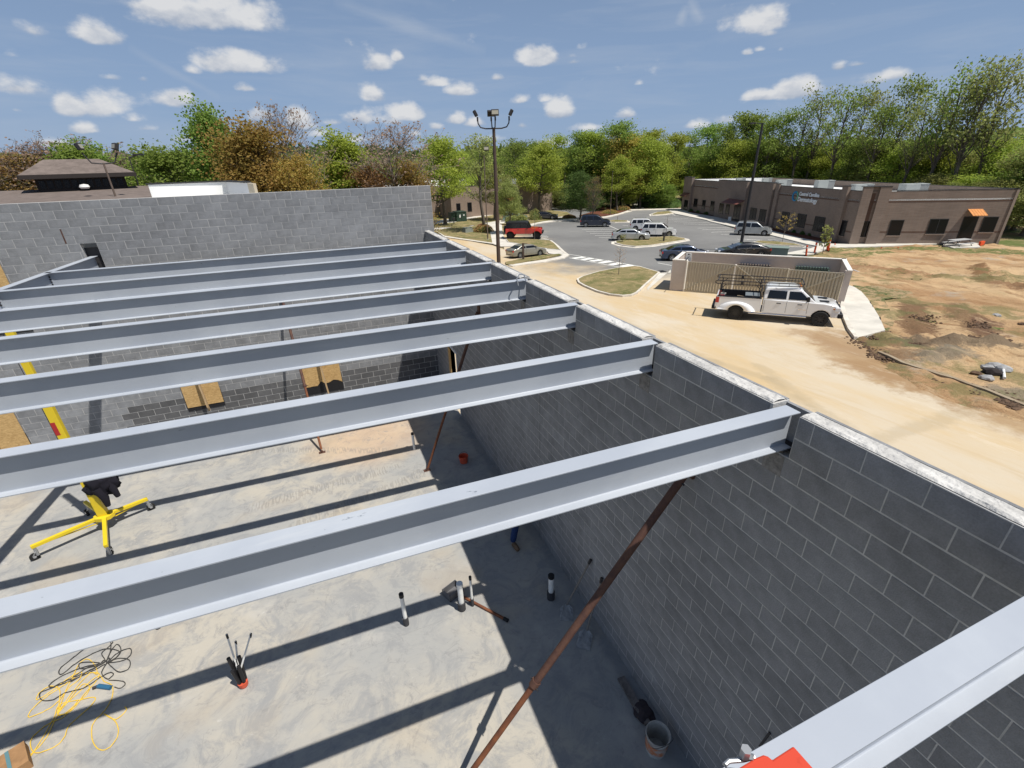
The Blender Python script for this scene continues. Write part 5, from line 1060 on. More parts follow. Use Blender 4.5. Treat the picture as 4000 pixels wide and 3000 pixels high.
# ------------------------------------------------------------------ enclosure for the bins
M_enc=mat('beige_painted_block',(.52,.46,.42),.85,nscale=1.2,namp=.06); M_cap=mat('cream_cap',(.74,.70,.64),.8,nscale=1,namp=.06); M_gate=mat('tan_gate_panel',(.42,.375,.29),.6,nscale=1.5,namp=.08)
eF=Vector((19.73,24.56,0)); eR1=Vector((26.5,16.44,0)); eBL=Vector((22.56,26.81,0)); eBR=Vector((29.66,19.06,0)); ZE=.974
en=empty('bin_enclosure',(eF.x,eF.y,-1.3),label='beige walled bin enclosure with tan corrugated gates behind the white pickup',cat='enclosure')
ofs=Vector((eF.x,eF.y,-1.3))
def wallseg(a,b,t=.2,z0=-1.6,z1=ZE-.06,side=1,name='wall',mt=None):
    d=(b-a).normalized(); n=Vector((-d.y,d.x,0))*side*t; a=a-ofs;b=b-ofs
    P=[(a.x,a.y),(b.x,b.y),(b.x+n.x,b.y+n.y),(a.x+n.x,a.y+n.y)]
    m=MB(); m.prism(P,z0-ofs.z,z1-ofs.z); return m.build(name,mt or M_enc,en)
dF=(eR1-eF).normalized(); dB=(eBL-eF).normalized(); LFm=(eR1-eF).length
g0,g1=.95,LFm-.35
pr=eF+dF*g0
wallseg(eF,pr,.22); 
wallseg(eF+dF*.0+dB*.22,eBL,.2,side=-1); wallseg(eBL,eBR,.2,side=-1); wallseg(eBR,eR1+dF*.0,.22,side=-1)
for a,b,s_ in ((eF,pr,1),(eF+dB*.22,eBL,-1),(eBL,eBR,-1),(eBR,eR1,-1)):
    d=(b-a).normalized(); wallseg(a-d*.03,b+d*.03,.26,ZE-.06,ZE,side=s_,name='cap',mt=M_cap)
wallseg(eR1-dF*.35,eR1,.3,side=1,name='pier')
ng=3; gl=(g1-g0)/ng
for k in range(ng):
    a=eF+dF*(g0+gl*k+.04); b=eF+dF*(g0+gl*(k+1)-.04); a0=a-ofs; b0=b-ofs; zb=gz(a.x,a.y)+.1-ofs.z; zt=ZE-.12-.05*k-ofs.z
    gt=MB(); 
    for p_,q_ in (((a0.x,a0.y,zb),(b0.x,b0.y,zb)),((a0.x,a0.y,zt),(b0.x,b0.y,zt)),((a0.x,a0.y,zb),(a0.x,a0.y,zt)),((b0.x,b0.y,zb),(b0.x,b0.y,zt))): gt.bar(p_,q_,.07)
    n=Vector((-dF.y,dF.x,0)); n=-n if n.y>0 else n
    g=gt.build('gate',M_gate,en,label=['left','middle','right'][k]+' corrugated gate leaf')
    p_,q_=((a0,zb),(b0,zt)) if k!=1 else ((a0,zt),(b0,zb)); MB().bar(Vector((p_[0].x,p_[0].y,p_[1]+.05))+n*.07,Vector((q_[0].x,q_[0].y,q_[1]-.05))+n*.07,.05).build('diagonal',M_gate,g)
    ns=17; w=(b0-a0).length/ns; me=MB().add([Vector((x,y,z)) for z in (zb,zt-.02) for (x,y) in ((0,0),(w*.28,-.045),(w*.62,-.045),(w*.9,0),(w*.9,.02),(0,.02))],[(0,1,7,6),(1,2,8,7),(2,3,9,8),(3,4,10,9),(4,5,11,10),(5,0,6,11)]).mesh('slat'); me.materials.append(M_gate)
    for i in range(ns): obj_from_mesh('slat',me,g,(a0.x+dF.x*w*i,a0.y+dF.y*w*i,0),rot=(0,0,math.atan2(dF.y,dF.x)))
    MB().bar(Vector((a0.x,a0.y,zb-.1))+n*.03,Vector((a0.x,a0.y,zt+.1))+n*.03,.10).build('post',M_cap if k<2 else M_gate,en)
for (u0,u1,mt,lab) in (((860,300),(1130,300),mat('dumpster_brown',(.12,.10,.09),.6),'brown ribbed bin inside the enclosure, the left one'),((1345,310),(1640,330),mat('dumpster_green',(.10,.15,.13),.6),'green ribbed bin inside the enclosure, the right one')):
    a=on_z(*r8(*u0),.30); b=on_z(*r8(*u1),.30); c=(a+b)/2; L_=(b-a).length; t=empty('bin',(c.x,c.y,gz(c.x,c.y)),math.atan2(dF.y,dF.x),label=lab,cat='bin'); hh_=.35-gz(c.x,c.y)
    MB().box((-L_/2,-.2,.1),(L_/2,1.1,hh_-.15)).build('body',mt,t,bevel=.03)
    for i in range(12): MB().box((-L_/2+L_*i/12,-.25,hh_-.15),(-L_/2+L_*(i+.55)/12,1.15,hh_)).build('lid_rib',mt,t)
p=on_z(*r8(392,232),.75); pp=eF+dF*.95; t=empty('stop_sign',Vector((pp.x,pp.y,0))+dB*.45,math.atan2(dF.y,dF.x),label='white sign with red octagon standing above the left end of the gates',cat='sign'); zs=hgt(*r8(392,258),pp); zt_=hgt(*r8(392,205),pp)
MB().box((-.02,.02,-1.2),(.02,.05,zt_-.1)).build('post',M_dark,t); MB().box((-.2,-.01,zs-.15),(.2,.02,zt_)).build('plate',M_pvc,t,bevel=.03)
MB().prism([(.14*math.cos(R(22.5+45*i)),.14*math.sin(R(22.5+45*i))) for i in range(8)],0,.008).build('octagon',M_redlens,t); o=bpy.context.scene.objects[-1] if 0 else t.children[-1]; o.rotation_euler=(R(90),0,0); o.location=(0,-.012,zs+.12)
MB().cyl((0,-.018,zt_-.08),(0,-.010,zt_-.08),.05,n=14).build('symbol',M_black,t)
# ------------------------------------------------------------------ poles
M_bronze=mat('bronze_pole',(.075,.052,.042),.55,nscale=3,namp=.15); M_greyp=mat('weathered_pole',(.14,.105,.085),.7,nscale=3,namp=.15)
def head(t,loc,yaw,tilt,s=1.,mt=None):
    h=MB(); h.box((-.25*s,-.09*s,-.18*s),(.25*s,.09*s,.18*s)); o=h.build('lamp_head',mt or M_dark,t,bevel=.02); o.location=loc; o.rotation_euler=(tilt,0,yaw)
    for i in range(6): f=MB().box((-.22*s+.08*s*i,.09*s,-.16*s),(-.19*s+.08*s*i,.13*s,.16*s)).build('fin',M_black,o)
    MB().box((-.21*s,-.097*s,-.14*s),(.21*s,-.088*s,.10*s)).build('lens',mat('lamp_lens',(.32,.30,.24),.3),o); return o
def light_pole(px_base,px_top,label,kind,r=.1,dist=None,mt=None,name='light_pole'):
    b=G(*px_base) if dist is None else at_dist(*px_base,dist)
    if dist: b.z=gz(b.x,b.y)
    h=hgt(*px_top,b)-b.z; t=empty(name,b,label=label,cat='light pole'); mt=mt or M_bronze
    MB().tube([(0,0,0),(0,0,h)],[r,r*.62],14).build('pole',mt,t,smooth=True); MB().cyl((0,0,-.3),(0,0,.12),r*2.1,n=16).build('base',M_conc,t)
    return t,h,b
t,h,b=light_pole((1948,1016),(1936,498),'tall bronze light pole with four black floodlights, nearest the building site','quad',.14,30.5)
vr=Vector((b.x-CAM.x,b.y-CAM.y,0)).normalized(); side=Vector((vr.y,-vr.x,0)); 
for s_,fw_ in ((-1,0),(1,0),(-.45,.7),(.4,-.7)):
    d=(side*s_+vr*fw_); q=[Vector((0,0,h-.05)),d*.45+Vector((0,0,h-.05)),d*.75+Vector((0,0,h+.02)),d*.88+Vector((0,0,h+.22)),d*.9+Vector((0,0,h+.45))] if abs(s_)==1 else [Vector((0,0,h-.05)),d*.2+Vector((0,0,h)),d*.27+Vector((0,0,h+.45))]
    MB().tube(q,.035,8).build('arm',M_dark,t,smooth=True); MB().cyl(q[-1]-Vector((0,0,.12)),q[-1]+Vector((0,0,.1)),.05,n=8).build('knuckle',M_dark,t)
    yw=math.atan2(side.y,side.x); off=Vector((0,0,.28))+ (d*.10 if abs(s_)==1 else Vector((0,0,0)))
    o=head(t,q[-1]+off,yw+(R(90) if s_==-1 else R(-90) if s_==1 else (R(180) if fw_>0 else 0)),R(-28) if abs(s_)==1 else R(-18 if fw_<0 else -30),.86)
def simple_pole(base,top,label,heads,r=.075,dist=None,mt=None,s=.9):
    t,h,b=light_pole(base,top,label,'',r,dist,mt)
    vr=Vector((b.x-CAM.x,b.y-CAM.y,0)).normalized(); side=Vector((vr.y,-vr.x,0)); yw=math.atan2(side.y,side.x)
    for s_ in heads:
        if s_=='arm': MB().cyl((0,0,h-.05),side*-.9+Vector((0,0,h+.05)),.04,n=8).build('arm',mt or M_bronze,t); MB().box((-.35,-.14,-.06),(.35,.14,.06)).build('lamp_head',M_dark,t,bevel=.02,loc=side*-.9+Vector((0,0,h+.02)))
        elif s_=='armr': MB().cyl((0,0,h-.05),side*.5+Vector((0,0,h+.1)),.04,n=8).build('arm',M_dark,t); MB().box((-.3,-.12,-.05),(.3,.12,.05)).build('lamp_head',M_dark,t,loc=side*.55+Vector((0,0,h+.12)))
        else:
            MB().tube([Vector((0,0,h-.05)),side*s_*.5+Vector((0,0,h)),side*s_*.75+Vector((0,0,h+.5))],.035,8).build('arm',M_dark,t,smooth=True); head(t,side*s_*.75+Vector((0,0,h+.8)),yw+(0 if abs(s_)<1 else R(70)*-s_),R(-20),s)
    return t
simple_pole(r3(793,1360),(1878,565),'black light pole with short arm, left of the four-lamp pole',['armr'],.09,mt=M_dark)
simple_pole(r3(845,1485),(1893,608),'brown light pole with one square lamp between the black pole and the four-lamp pole',[.45],.09,mt=M_greyp,s=1.25)
simple_pole((450,764),(405,636),'grey light pole with two lamps in front of the shingled roof',[-1,1],.07,dist=36,mt=M_greyp,s=.9)
simple_pole((541,724),(508,612),'thin black pole right of the shingled roof',['armr'],.05,dist=44,mt=M_dark)
simple_pole(r6(803,1048),(2984,480),'black light pole with short arm standing by the clinic car park',['arm'],.17,mt=M_dark)
for (b_,tp,lab) in ((r3(1670,1160),r3(1680,762),'thin tan pole beside the big round bush'),(r3(2165,1222),r3(2183,742),'thin tan pole in front of the bright green tree'),(r3(968,1310),r3(958,700),'brown pole just behind the four-lamp pole')):
    t,h,b=light_pole(b_,tp,lab,'',.06,mt=M_greyp); MB().box((-.12,-.12,h-.1),(.12,.12,h)).build('top_box',M_dark,t)
# dark posts with boxes, bollards, stakes, cabinets
def post(base,top,label,w=.16,mt=M_dark,cap=False):
    b=G(*base); h=hgt(*top,b)-b.z; t=empty('post',b,label=label,cat='post'); MB().box((-w/2,-w/2,-.1),(w/2,w/2,h)).build('shaft',mt,t)
    if cap: MB().box((-w*1.6,-w,h-.42),(w*1.6,w,h)).build('box',mt,t,bevel=.01)
    return t
post(r4(675,878),r4(675,690),'dark square post in front of the gold sedan',.17,M_bronze)
post(r5(1083,682),r5(1090,575),'dark post with a square box on the middle kerbed island',.14,M_dark,True)
post(r3(480,1315),r3(478,1245),'dark stub post left of the green transformer cabinet',.13,M_dark,True)
M_or=mat('orange_stake',(.75,.10,.03),.6)
for i,(b_,tp,lab) in enumerate(((r6(1515,1108),r6(1517,990),'leftmost orange stake by the clinic walk'),(r6(1603,1085),r6(1632,962),'second orange stake by the clinic walk'),(r6(1742,1048),r6(1750,938),'third orange stake, left of the pair'),(r6(1752,1055),r6(1776,926),'fourth orange stake, the tallest of the pair'),(r6(1826,1000),r6(1830,970),'small orange marker by the clinic corner'),
        (r7(670,1032),r7(672,1008),'small orange marker on the grass edge, left one'),(r7(848,1038),r7(850,1010),'small orange marker on the grass edge, right one'),(r7(1368,950),r7(1370,925),'small orange marker left of the picnic table'))):
    b=G(*b_); q=at_dist(*tp,math.hypot(b.x-CAM.x,b.y-CAM.y)); t=empty('marker_stake',b,label=lab,cat='stake',group='orange markers round the clinic walk'); v=q-b; v.x*=.5;v.y*=.5
    MB().cyl((0,0,0),v,.085 if i<4 else .05,n=10).build('tube',M_or,t); 
    if i<4: MB().cyl(v*.72,v*.82,.09,n=10).build('white_band',M_pvc,t); MB().cyl((0,0,0),(0,0,.08),.14,n=10).build('base',M_black,t)
t=empty('marker',G(*r7(1745,992)),label='orange plastic marker right of the picnic table',cat='marker'); MB().box((-.35,-.1,0),(.35,.1,.45)).build('panel',M_or,t)
M_tg=mat('transformer_green',(.035,.065,.045),.55,nscale=3,namp=.1)
def cabinet(bl,br,top,label,dep=1.4,z0=0):
    a=G(*bl);b=G(*br); w=(b-a).length; d=(b-a).normalized(); h=hgt(*top,(a+b)/2)-a.z; t=empty('transformer_cabinet',a,math.atan2(d.y,d.x),label=label,cat='transformer'); MB().box((0,0,0),(w,dep,h)).build('cabinet',M_tg,t,bevel=.02); MB().box((-.04,-.05,h),(w+.04,dep+.05,h+.06)).build('lid',M_tg,t,bevel=.01)
    MB().box((w*.49,-.01,.05),(w*.51,.0-.001,h-.05)).build('door_seam',M_black,t); return t,w,h
t,w,h=cabinet(r3(510,1293),r3(620,1285),r3(560,1185),'large dark green transformer cabinet with white stickers near the wall corner',2.4)
MB().box((w*.28,-.02,h*.45),(w*.42,-.004,h*.75)).build('sticker',M_pvc,t); MB().box((w*.66,-.02,h*.62),(w*.8,-.004,h*.75)).build('sticker',M_pvc,t); MB().box((-.9,.3,0),(-.0,2.2,h*.95)).build('side_bay',M_tg,t)
a=G(*r3(628,1408)); t=empty('cable_pedestal',a,.3,label='squat grey green utility pedestal on the grass by the wall corner',cat='pedestal'); hh_=hgt(*r3(628,1352),a)-a.z
m=MB(); m.add([(-.75,-.5,0),(.75,-.5,0),(.75,.5,0),(-.75,.5,0),(-.6,-.38,hh_),(.6,-.38,hh_),(.6,.38,hh_),(-.6,.38,hh_)],[(0,3,2,1),(4,5,6,7),(0,1,5,4),(1,2,6,5),(2,3,7,6),(3,0,4,7)]); m.build('cover',mat('pedestal_grey',(.20,.22,.19),.7,nscale=6,namp=.3,stretch=(6,6,.5)),t,bevel=.04); MB().box((-.62,-.4,hh_),(.62,.4,hh_+.05)).build('lid',MATS['pedestal_grey'],t)
a=G(*r6(1180,1092)); t=empty('ground_cabinet',a,math.atan2(dF.y,dF.x),label='low grey green cabinet behind the enclosure next to the black sedan',cat='cabinet'); MB().box((-1.1,-.7,-.1),(1.1,.7,.75)).build('cabinet',mat('pale_green_box',(.19,.24,.21),.6),t,bevel=.03); MB().box((-1.15,-.75,.75),(1.15,.75,.8)).build('lid',MATS['pale_green_box'],t)
# small white yard signs by the clinic doors
for q,lab in ((r6(228,608),'small white sign at the far clinic door'),(r6(635,690),'white low sign left of the clinic awning'),(r6(703,735),'tiny white board at the clinic entrance step')):
    a=G(*q); t=empty('yard_sign',a,math.atan2(dF.y,dF.x),label=lab,cat='sign'); MB().box((-.45,-.03,.1),(.45,.0,.75)).build('board',M_pvc,t); MB().box((-.4,-.02,0),(-.36,.0,.1)).build('leg',M_dark,t); MB().box((.36,-.02,0),(.4,.0,.1)).build('leg',M_dark,t)
# picnic table
a=G(*r7(1490,1008)); t=empty('picnic_table',a,math.atan2(eR.y,eR.x)+.45,label='grey picnic table on the small concrete pad by the clinic side door',cat='picnic table'); k=1.0
M_pt=mat('grey_table_top',(.40,.40,.40),.6)
MB().box((-1.2*k,-.38*k,.72*k),(1.2*k,.38*k,.77*k)).build('table_top',M_pt,t)
for s_ in (-1,1): MB().box((-1.2*k,(s_*.72-.13)*k,.43*k),(1.2*k,(s_*.72+.13)*k,.47*k)).build('bench',M_pt,t)
for x in (-.85,.85):
    MB().tube([(x*k,-.85*k,.02),(x*k,-.35*k,.7*k),(x*k,.35*k,.7*k),(x*k,.85*k,.02)],.03,6).tube([(x*k,-.8*k,.4*k),(x*k,.8*k,.4*k)],.03,6).build('leg_frame',M_black,t)
a=G(*r7(1395,945)); t=empty('trash_bin',a,label='narrow dark bin against the clinic side wall near the side door',cat='bin'); MB().box((-.25,-.25,0),(.25,.25,1.5)).build('body',M_band,t); MB().box((-.28,-.28,1.5),(.28,.28,1.56)).build('lid',M_dark,t)
# storm grate
a=G(*r5(1052,1003)); t=empty('storm_grate',a,label='dark storm grate in the concrete left of the enclosure',cat='grate'); MB().box((-.45,-.3,.02),(.45,.3,.06)).build('frame',M_dark,t)
for i in range(5): MB().box((-.4+.17*i,-.27,.06),(-.33+.17*i,.27,.075)).build('bar',M_black,t)
# wheel stop in front of the gold sedan
a=G(*r4(885,815)); t=empty('wheel_stop',a,R(-75),label='dark wheel stop at the nose of the gold sedan',cat='wheel stop'); MB().box((-.7,-.1,0),(.7,.1,.14)).build('bar',mat('dark_rubber',(.03,.028,.03),.8),t,bevel=.02)
# rocks, rubble, drain pipe on the clay
def rock(p,r,mt,label,name='rock',cat='rock',group=None,sq=.6,seed=0):
    t=empty(name,p,random.uniform(0,6),label=label,cat=cat,group=group); bm=bmesh.new(); bmesh.ops.create_icosphere(bm,subdivisions=2,radius=r)
    for v in bm.verts: v.co*=1+.35*noise.noise(v.co*(2.2/r)+Vector((seed,0,0))); v.co.z*=sq
    me=bpy.data.meshes.new('stone'); bm.to_mesh(me); bm.free(); me.materials.append(mt); obj_from_mesh('stone',me,t); return t
M_blk=mat('black_lump',(.03,.025,.025),.9)
M_rub=mat('grey_rubble',(.30,.30,.30),.95,nscale=6,namp=.25); M_clod=mat('dark_clod',(.11,.07,.045),.98,nscale=6,namp=.4)
for i,(q,r,mt,lab) in enumerate([(r9(1900,1215),.42,M_rub,'biggest pale rubble lump in the pile on the clay'),(r9(1975,1240),.38,M_rub,'pale rubble lump at the right of the pile'),(r9(1810,1225),.3,M_rub,'pale rubble lump at the left of the pile'),(r9(1860,1280),.42,M_blk,'black rounded lump in front of the rubble pile'),(r9(1800,1335),.3,M_rub,'grey stone below the black lump of the rubble pile'),(r9(1690,1285),.26,M_clod,'dark stone left of the rubble pile'),(r9(1905,655),.28,M_rub,'lone grey stone on the open clay'),(r9(2185,750),.24,M_clod,'lone brown stone at the right picture edge')]):
    r*=.72; p=G(*q); rock(p+Vector((0,0,r*.3)),r,mt,lab,seed=i*3)
p=G(*r9(1990,1305)); t=empty('pipe_offcut',p,.4,label='white pipe offcut lying by the rubble pile',cat='pipe'); MB().cyl((-.5,0,.12),(.5,.05,.12),.05,n=8).build('tube',M_pvc,t)
cps=[r9(640,1060),r9(760,1110),r9(900,1180),r9(1100,1245),r9(1300,1310),r9(1450,1350),r9(1600,1410),r9(1800,1475),r9(2000,1560),r9(2230,1650)]
cc=[G(*q)+Vector((0,0,.07)) for q in cps]; t=empty('old_kerb',cc[0],label='half buried grey kerb line running through the mud at the drive edge',cat='kerb'); m=MB()
for a,b in zip(cc,cc[1:]): m.bar(a-cc[0],b-cc[0]+(b-a)*.01,.16,.14)
m.build('kerb_run',mat('muddy_kerb',(.33,.27,.19),.95,nscale=1.5,col2=(.24,.18,.12)),t)
cc=[G(*q)+Vector((0,0,.1)) for q in (r9(365,165),r9(420,185),r9(480,195),r9(550,212))]; t=empty('drain_hose',cc[0],label='white hose lying on the clay beside the enclosure corner',cat='hose'); MB().tube([c-cc[0] for c in cc],.05,8).build('tube',M_pvc,t,smooth=True)
# clods: uncountable lumps of mud
cm=MB(); rnd=random.Random(5); _b=bmesh.new(); bmesh.ops.create_icosphere(_b,subdivisions=1,radius=1); _b.verts.ensure_lookup_table(); ICO=([tuple(v.co) for v in _b.verts],[tuple(v.index for v in f.verts) for f in _b.faces]); _b.free()
def clodpatch(px0,px1,n,r):
    n=int(n*1.3)
    for i in range(n):
        s_=rnd.random(); q=(px0[0]+(px1[0]-px0[0])*s_+rnd.gauss(0,45),px0[1]+(px1[1]-px0[1])*s_+rnd.gauss(0,22)); p=G(*r9(*q)); rr=r*rnd.uniform(.25,.8); a=rnd.uniform(0,6)
        sq=rnd.uniform(.5,.9); vs=[Vector((p.x+q_[0]*rr*rnd.uniform(.7,1.25),p.y+q_[1]*rr*rnd.uniform(.7,1.25),p.z+.03+q_[2]*rr*sq)) for q_ in ICO[0]]
        cm.add(vs,ICO[1])
for a,b,n,r in (((1480,905),(1960,975),800,.19),((900,980),(1900,960),350,.10),((1080,1050),(1340,1120),200,.13),((560,860),(850,850),200,.11),((500,960),(1400,1120),300,.08),((1000,560),(1120,820),160,.07),((1500,600),(1760,850),160,.07),((1200,1300),(2100,1560),200,.09),((560,1060),(760,1120),90,.12),((330,900),(560,1010),60,.09),((1740,740),(1830,830),50,.12),((1150,640),(1220,760),40,.10),((400,90),(700,190),90,.12),((900,180),(1300,260),70,.12),((1700,140),(2212,390),150,.16),((2000,1560),(2212,1650),110,.18),((1350,860),(1500,880),50,.12)): clodpatch(a,b,n,r)
cm.build('mud_clods',M_clod,kind='stuff'); meta(bpy.data.objects['mud_clods'],'dark lumps of churned mud over the clay field','mud')
# ------------------------------------------------------------------ vehicles
def lerp_prof(prof,z,front):
    seg=[(a,b) for a,b in zip(prof,prof[1:])]
    if not front: seg=seg
    pts=[]
    for (x0,z0),(x1,z1) in seg:
        if min(z0,z1)-1e-6<=z<=max(z0,z1)+1e-6 and abs(z1-z0)>1e-6: pts.append(x0+(x1-x0)*(z-z0)/(z1-z0))
    return (max(pts) if front else min(pts)) if pts else 0
def silhouette(name,top,bottom,wheels,wr,W,material,parent,taper=.0,bevel=.05,xcut=None,taperlen=.5,smooth=True):
    "side silhouette with wheel arches, extruded across the width"
    pts=list(top)
    x1=top[-1][0]; x0=top[0][0]; ar=wr*1.16
    pts.append((x1-.03,bottom)); 
    for wx in sorted(wheels,reverse=True):
        if x0<wx+ar and wx-ar<x1:
            h=max(0,bottom-wr); a0=math.asin(min(.95,(bottom-wr)/ar)) if bottom>wr else -math.asin(min(.95,(wr-bottom)/ar))
            for i in range(9):
                a=a0+(math.pi-2*a0)*i/8; x=wx+ar*math.cos(a)
                if x0<x<x1: pts.append((x,wr+ar*math.sin(a)))
    pts.append((x0+.03,bottom))
    bm=bmesh.new(); f=bm.faces.new([bm.verts.new((x,0,z)) for x,z in pts])
    for xc in (x0+taperlen,x1-taperlen): bmesh.ops.bisect_plane(bm,geom=bm.verts[:]+bm.edges[:]+bm.faces[:],plane_co=Vector((xc,0,0)),plane_no=Vector((1,0,0)))
    fs=bm.faces[:]; r=bmesh.ops.extrude_face_region(bm,geom=fs); nv=[g for g in r['geom'] if isinstance(g,bmesh.types.BMVert)]; s=set(nv)
    for v in bm.verts:
        k=1.0
        if v.co.x>x1-taperlen: k-=taper*(v.co.x-(x1-taperlen))/taperlen
        if v.co.x<x0+taperlen: k-=taper*.6*((x0+taperlen)-v.co.x)/taperlen
        v.co.y=(W/2 if v in s else -W/2)*k
    bmesh.ops.recalc_face_normals(bm,faces=bm.faces)
    me=bpy.data.meshes.new(name); bm.to_mesh(me); bm.free(); me.materials.append(material)
    for p in me.polygons: p.use_smooth=smooth
    o=bpy.data.objects.new(name,me); COL.objects.link(o); o.parent=parent
    b=o.modifiers.new('bevel','BEVEL'); b.width=bevel; b.segments=3; b.limit_method='ANGLE'; b.angle_limit=R(40)
    try: me.set_sharp_from_angle(angle=R(55))
    except Exception: pass
    return o
def cabin(prof,W,ztop_in,material,parent,bevel=.05):
    zb=prof[0][1]; zt=max(z for x,z in prof); bm=bmesh.new()
    def y(z): return W/2*(.965-ztop_in*(z-zb)/(zt-zb))
    L=[bm.verts.new((x,-y(z),z)) for x,z in prof]; Rr=[bm.verts.new((x,y(z),z)) for x,z in prof]; n=len(prof)
    bm.faces.new(L); bm.faces.new(Rr[::-1])
    for i in range(n): j=(i+1)%n; bm.faces.new([L[i],L[j],Rr[j],Rr[i]])
    bmesh.ops.recalc_face_normals(bm,faces=bm.faces); me=bpy.data.meshes.new('cabin'); bm.to_mesh(me); bm.free(); me.materials.append(material)
    for p in me.polygons: p.use_smooth=True
    try: me.set_sharp_from_angle(angle=R(40))
    except Exception: pass
    o=bpy.data.objects.new('cabin',me); COL.objects.link(o); o.parent=parent
    b=o.modifiers.new('bevel','BEVEL'); b.width=bevel; b.segments=3; b.limit_method='ANGLE'; b.angle_limit=R(25); return y
def wheel(parent,x,y,r,w,rimmat=None,spokes=5,name='wheel'):
    sg=-1 if y<0 else 1
    prof=[(r*.62,-w/2),(r*.93,-w/2),(r,-w*.36),(r,w*.36),(r*.93,w/2),(r*.62,w/2),(r*.6,w*.2),(r*.6,-w/2)]
    m=MB().lathe(prof,22); m.v=[(a,c,b) for a,b,c in m.v]; o=m.build(name,M_tyre,parent,smooth=True); o.location=(x,y,r)
    m=MB(); m.cyl((0,sg*w*.02,0),(0,sg*w*.12,0),r*.62,n=20); m.build('rim_dish',M_dark,o)
    rim=MB(); 
    for i in range(spokes):
        a=2*math.pi*i/spokes; rim.bar((0,sg*w*.32,0),(r*.57*math.cos(a),sg*w*.30,r*.57*math.sin(a)),r*.17,.03,(0,1,0))
    N_=20
    for i in range(N_):
        a=2*math.pi*i/N_;b=2*math.pi*(i+1)/N_; rim.bar((r*.6*math.cos(a),sg*w*.36,r*.6*math.sin(a)),(r*.6*math.cos(b),sg*w*.36,r*.6*math.sin(b)),.05,.035,(0,1,0))
    rim.cyl((0,sg*w*.25,0),(0,sg*w*.42,0),r*.14,n=10); rim.build('rim',rimmat or M_rim,o); return o
def place(px_r,px_f,wb,W,label,cat,group='parked vehicles',name='parked_car',hd=None,smin=.93,smax=1.1,side=1,name_='x'):
    a=G(*px_r); b=G(*px_f); d=(b-a); d.z=0
    sc=min(smax,max(smin,d.length/wb)); 
    if hd is not None: u=Vector((math.cos(R(hd)),math.sin(R(hd)),0))
    else: u=d.normalized()
    n=Vector((-u.y,u.x,0)); mid=(a+b)/2+n*W/2*sc*side; 
    zf=gz(*(mid+u*wb/2*sc).xy); zr=gz(*(mid-u*wb/2*sc).xy); X=(u*wb*sc+Vector((0,0,zf-zr))).normalized(); zl=gz(*(mid+n).xy)-gz(*(mid-n).xy); Y=Vector((n.x*2,n.y*2,zl)).normalized(); Z=X.cross(Y).normalized(); Y=Z.cross(X)
    t=bpy.data.objects.new(name,None); COL.objects.link(t); M_=Matrix((X,Y,Z)).transposed().to_4x4(); M_.translation=Vector((mid.x,mid.y,gz(mid.x,mid.y)+.025)); t.matrix_world=M_@Matrix.Scale(sc,4); meta(t,label,cat,group); return t
CP={'n':0}
def carpaint(name,col,metal=0,rough=.3): return mat(name,col,rough,metal=metal,coat=1.,spec=.5)
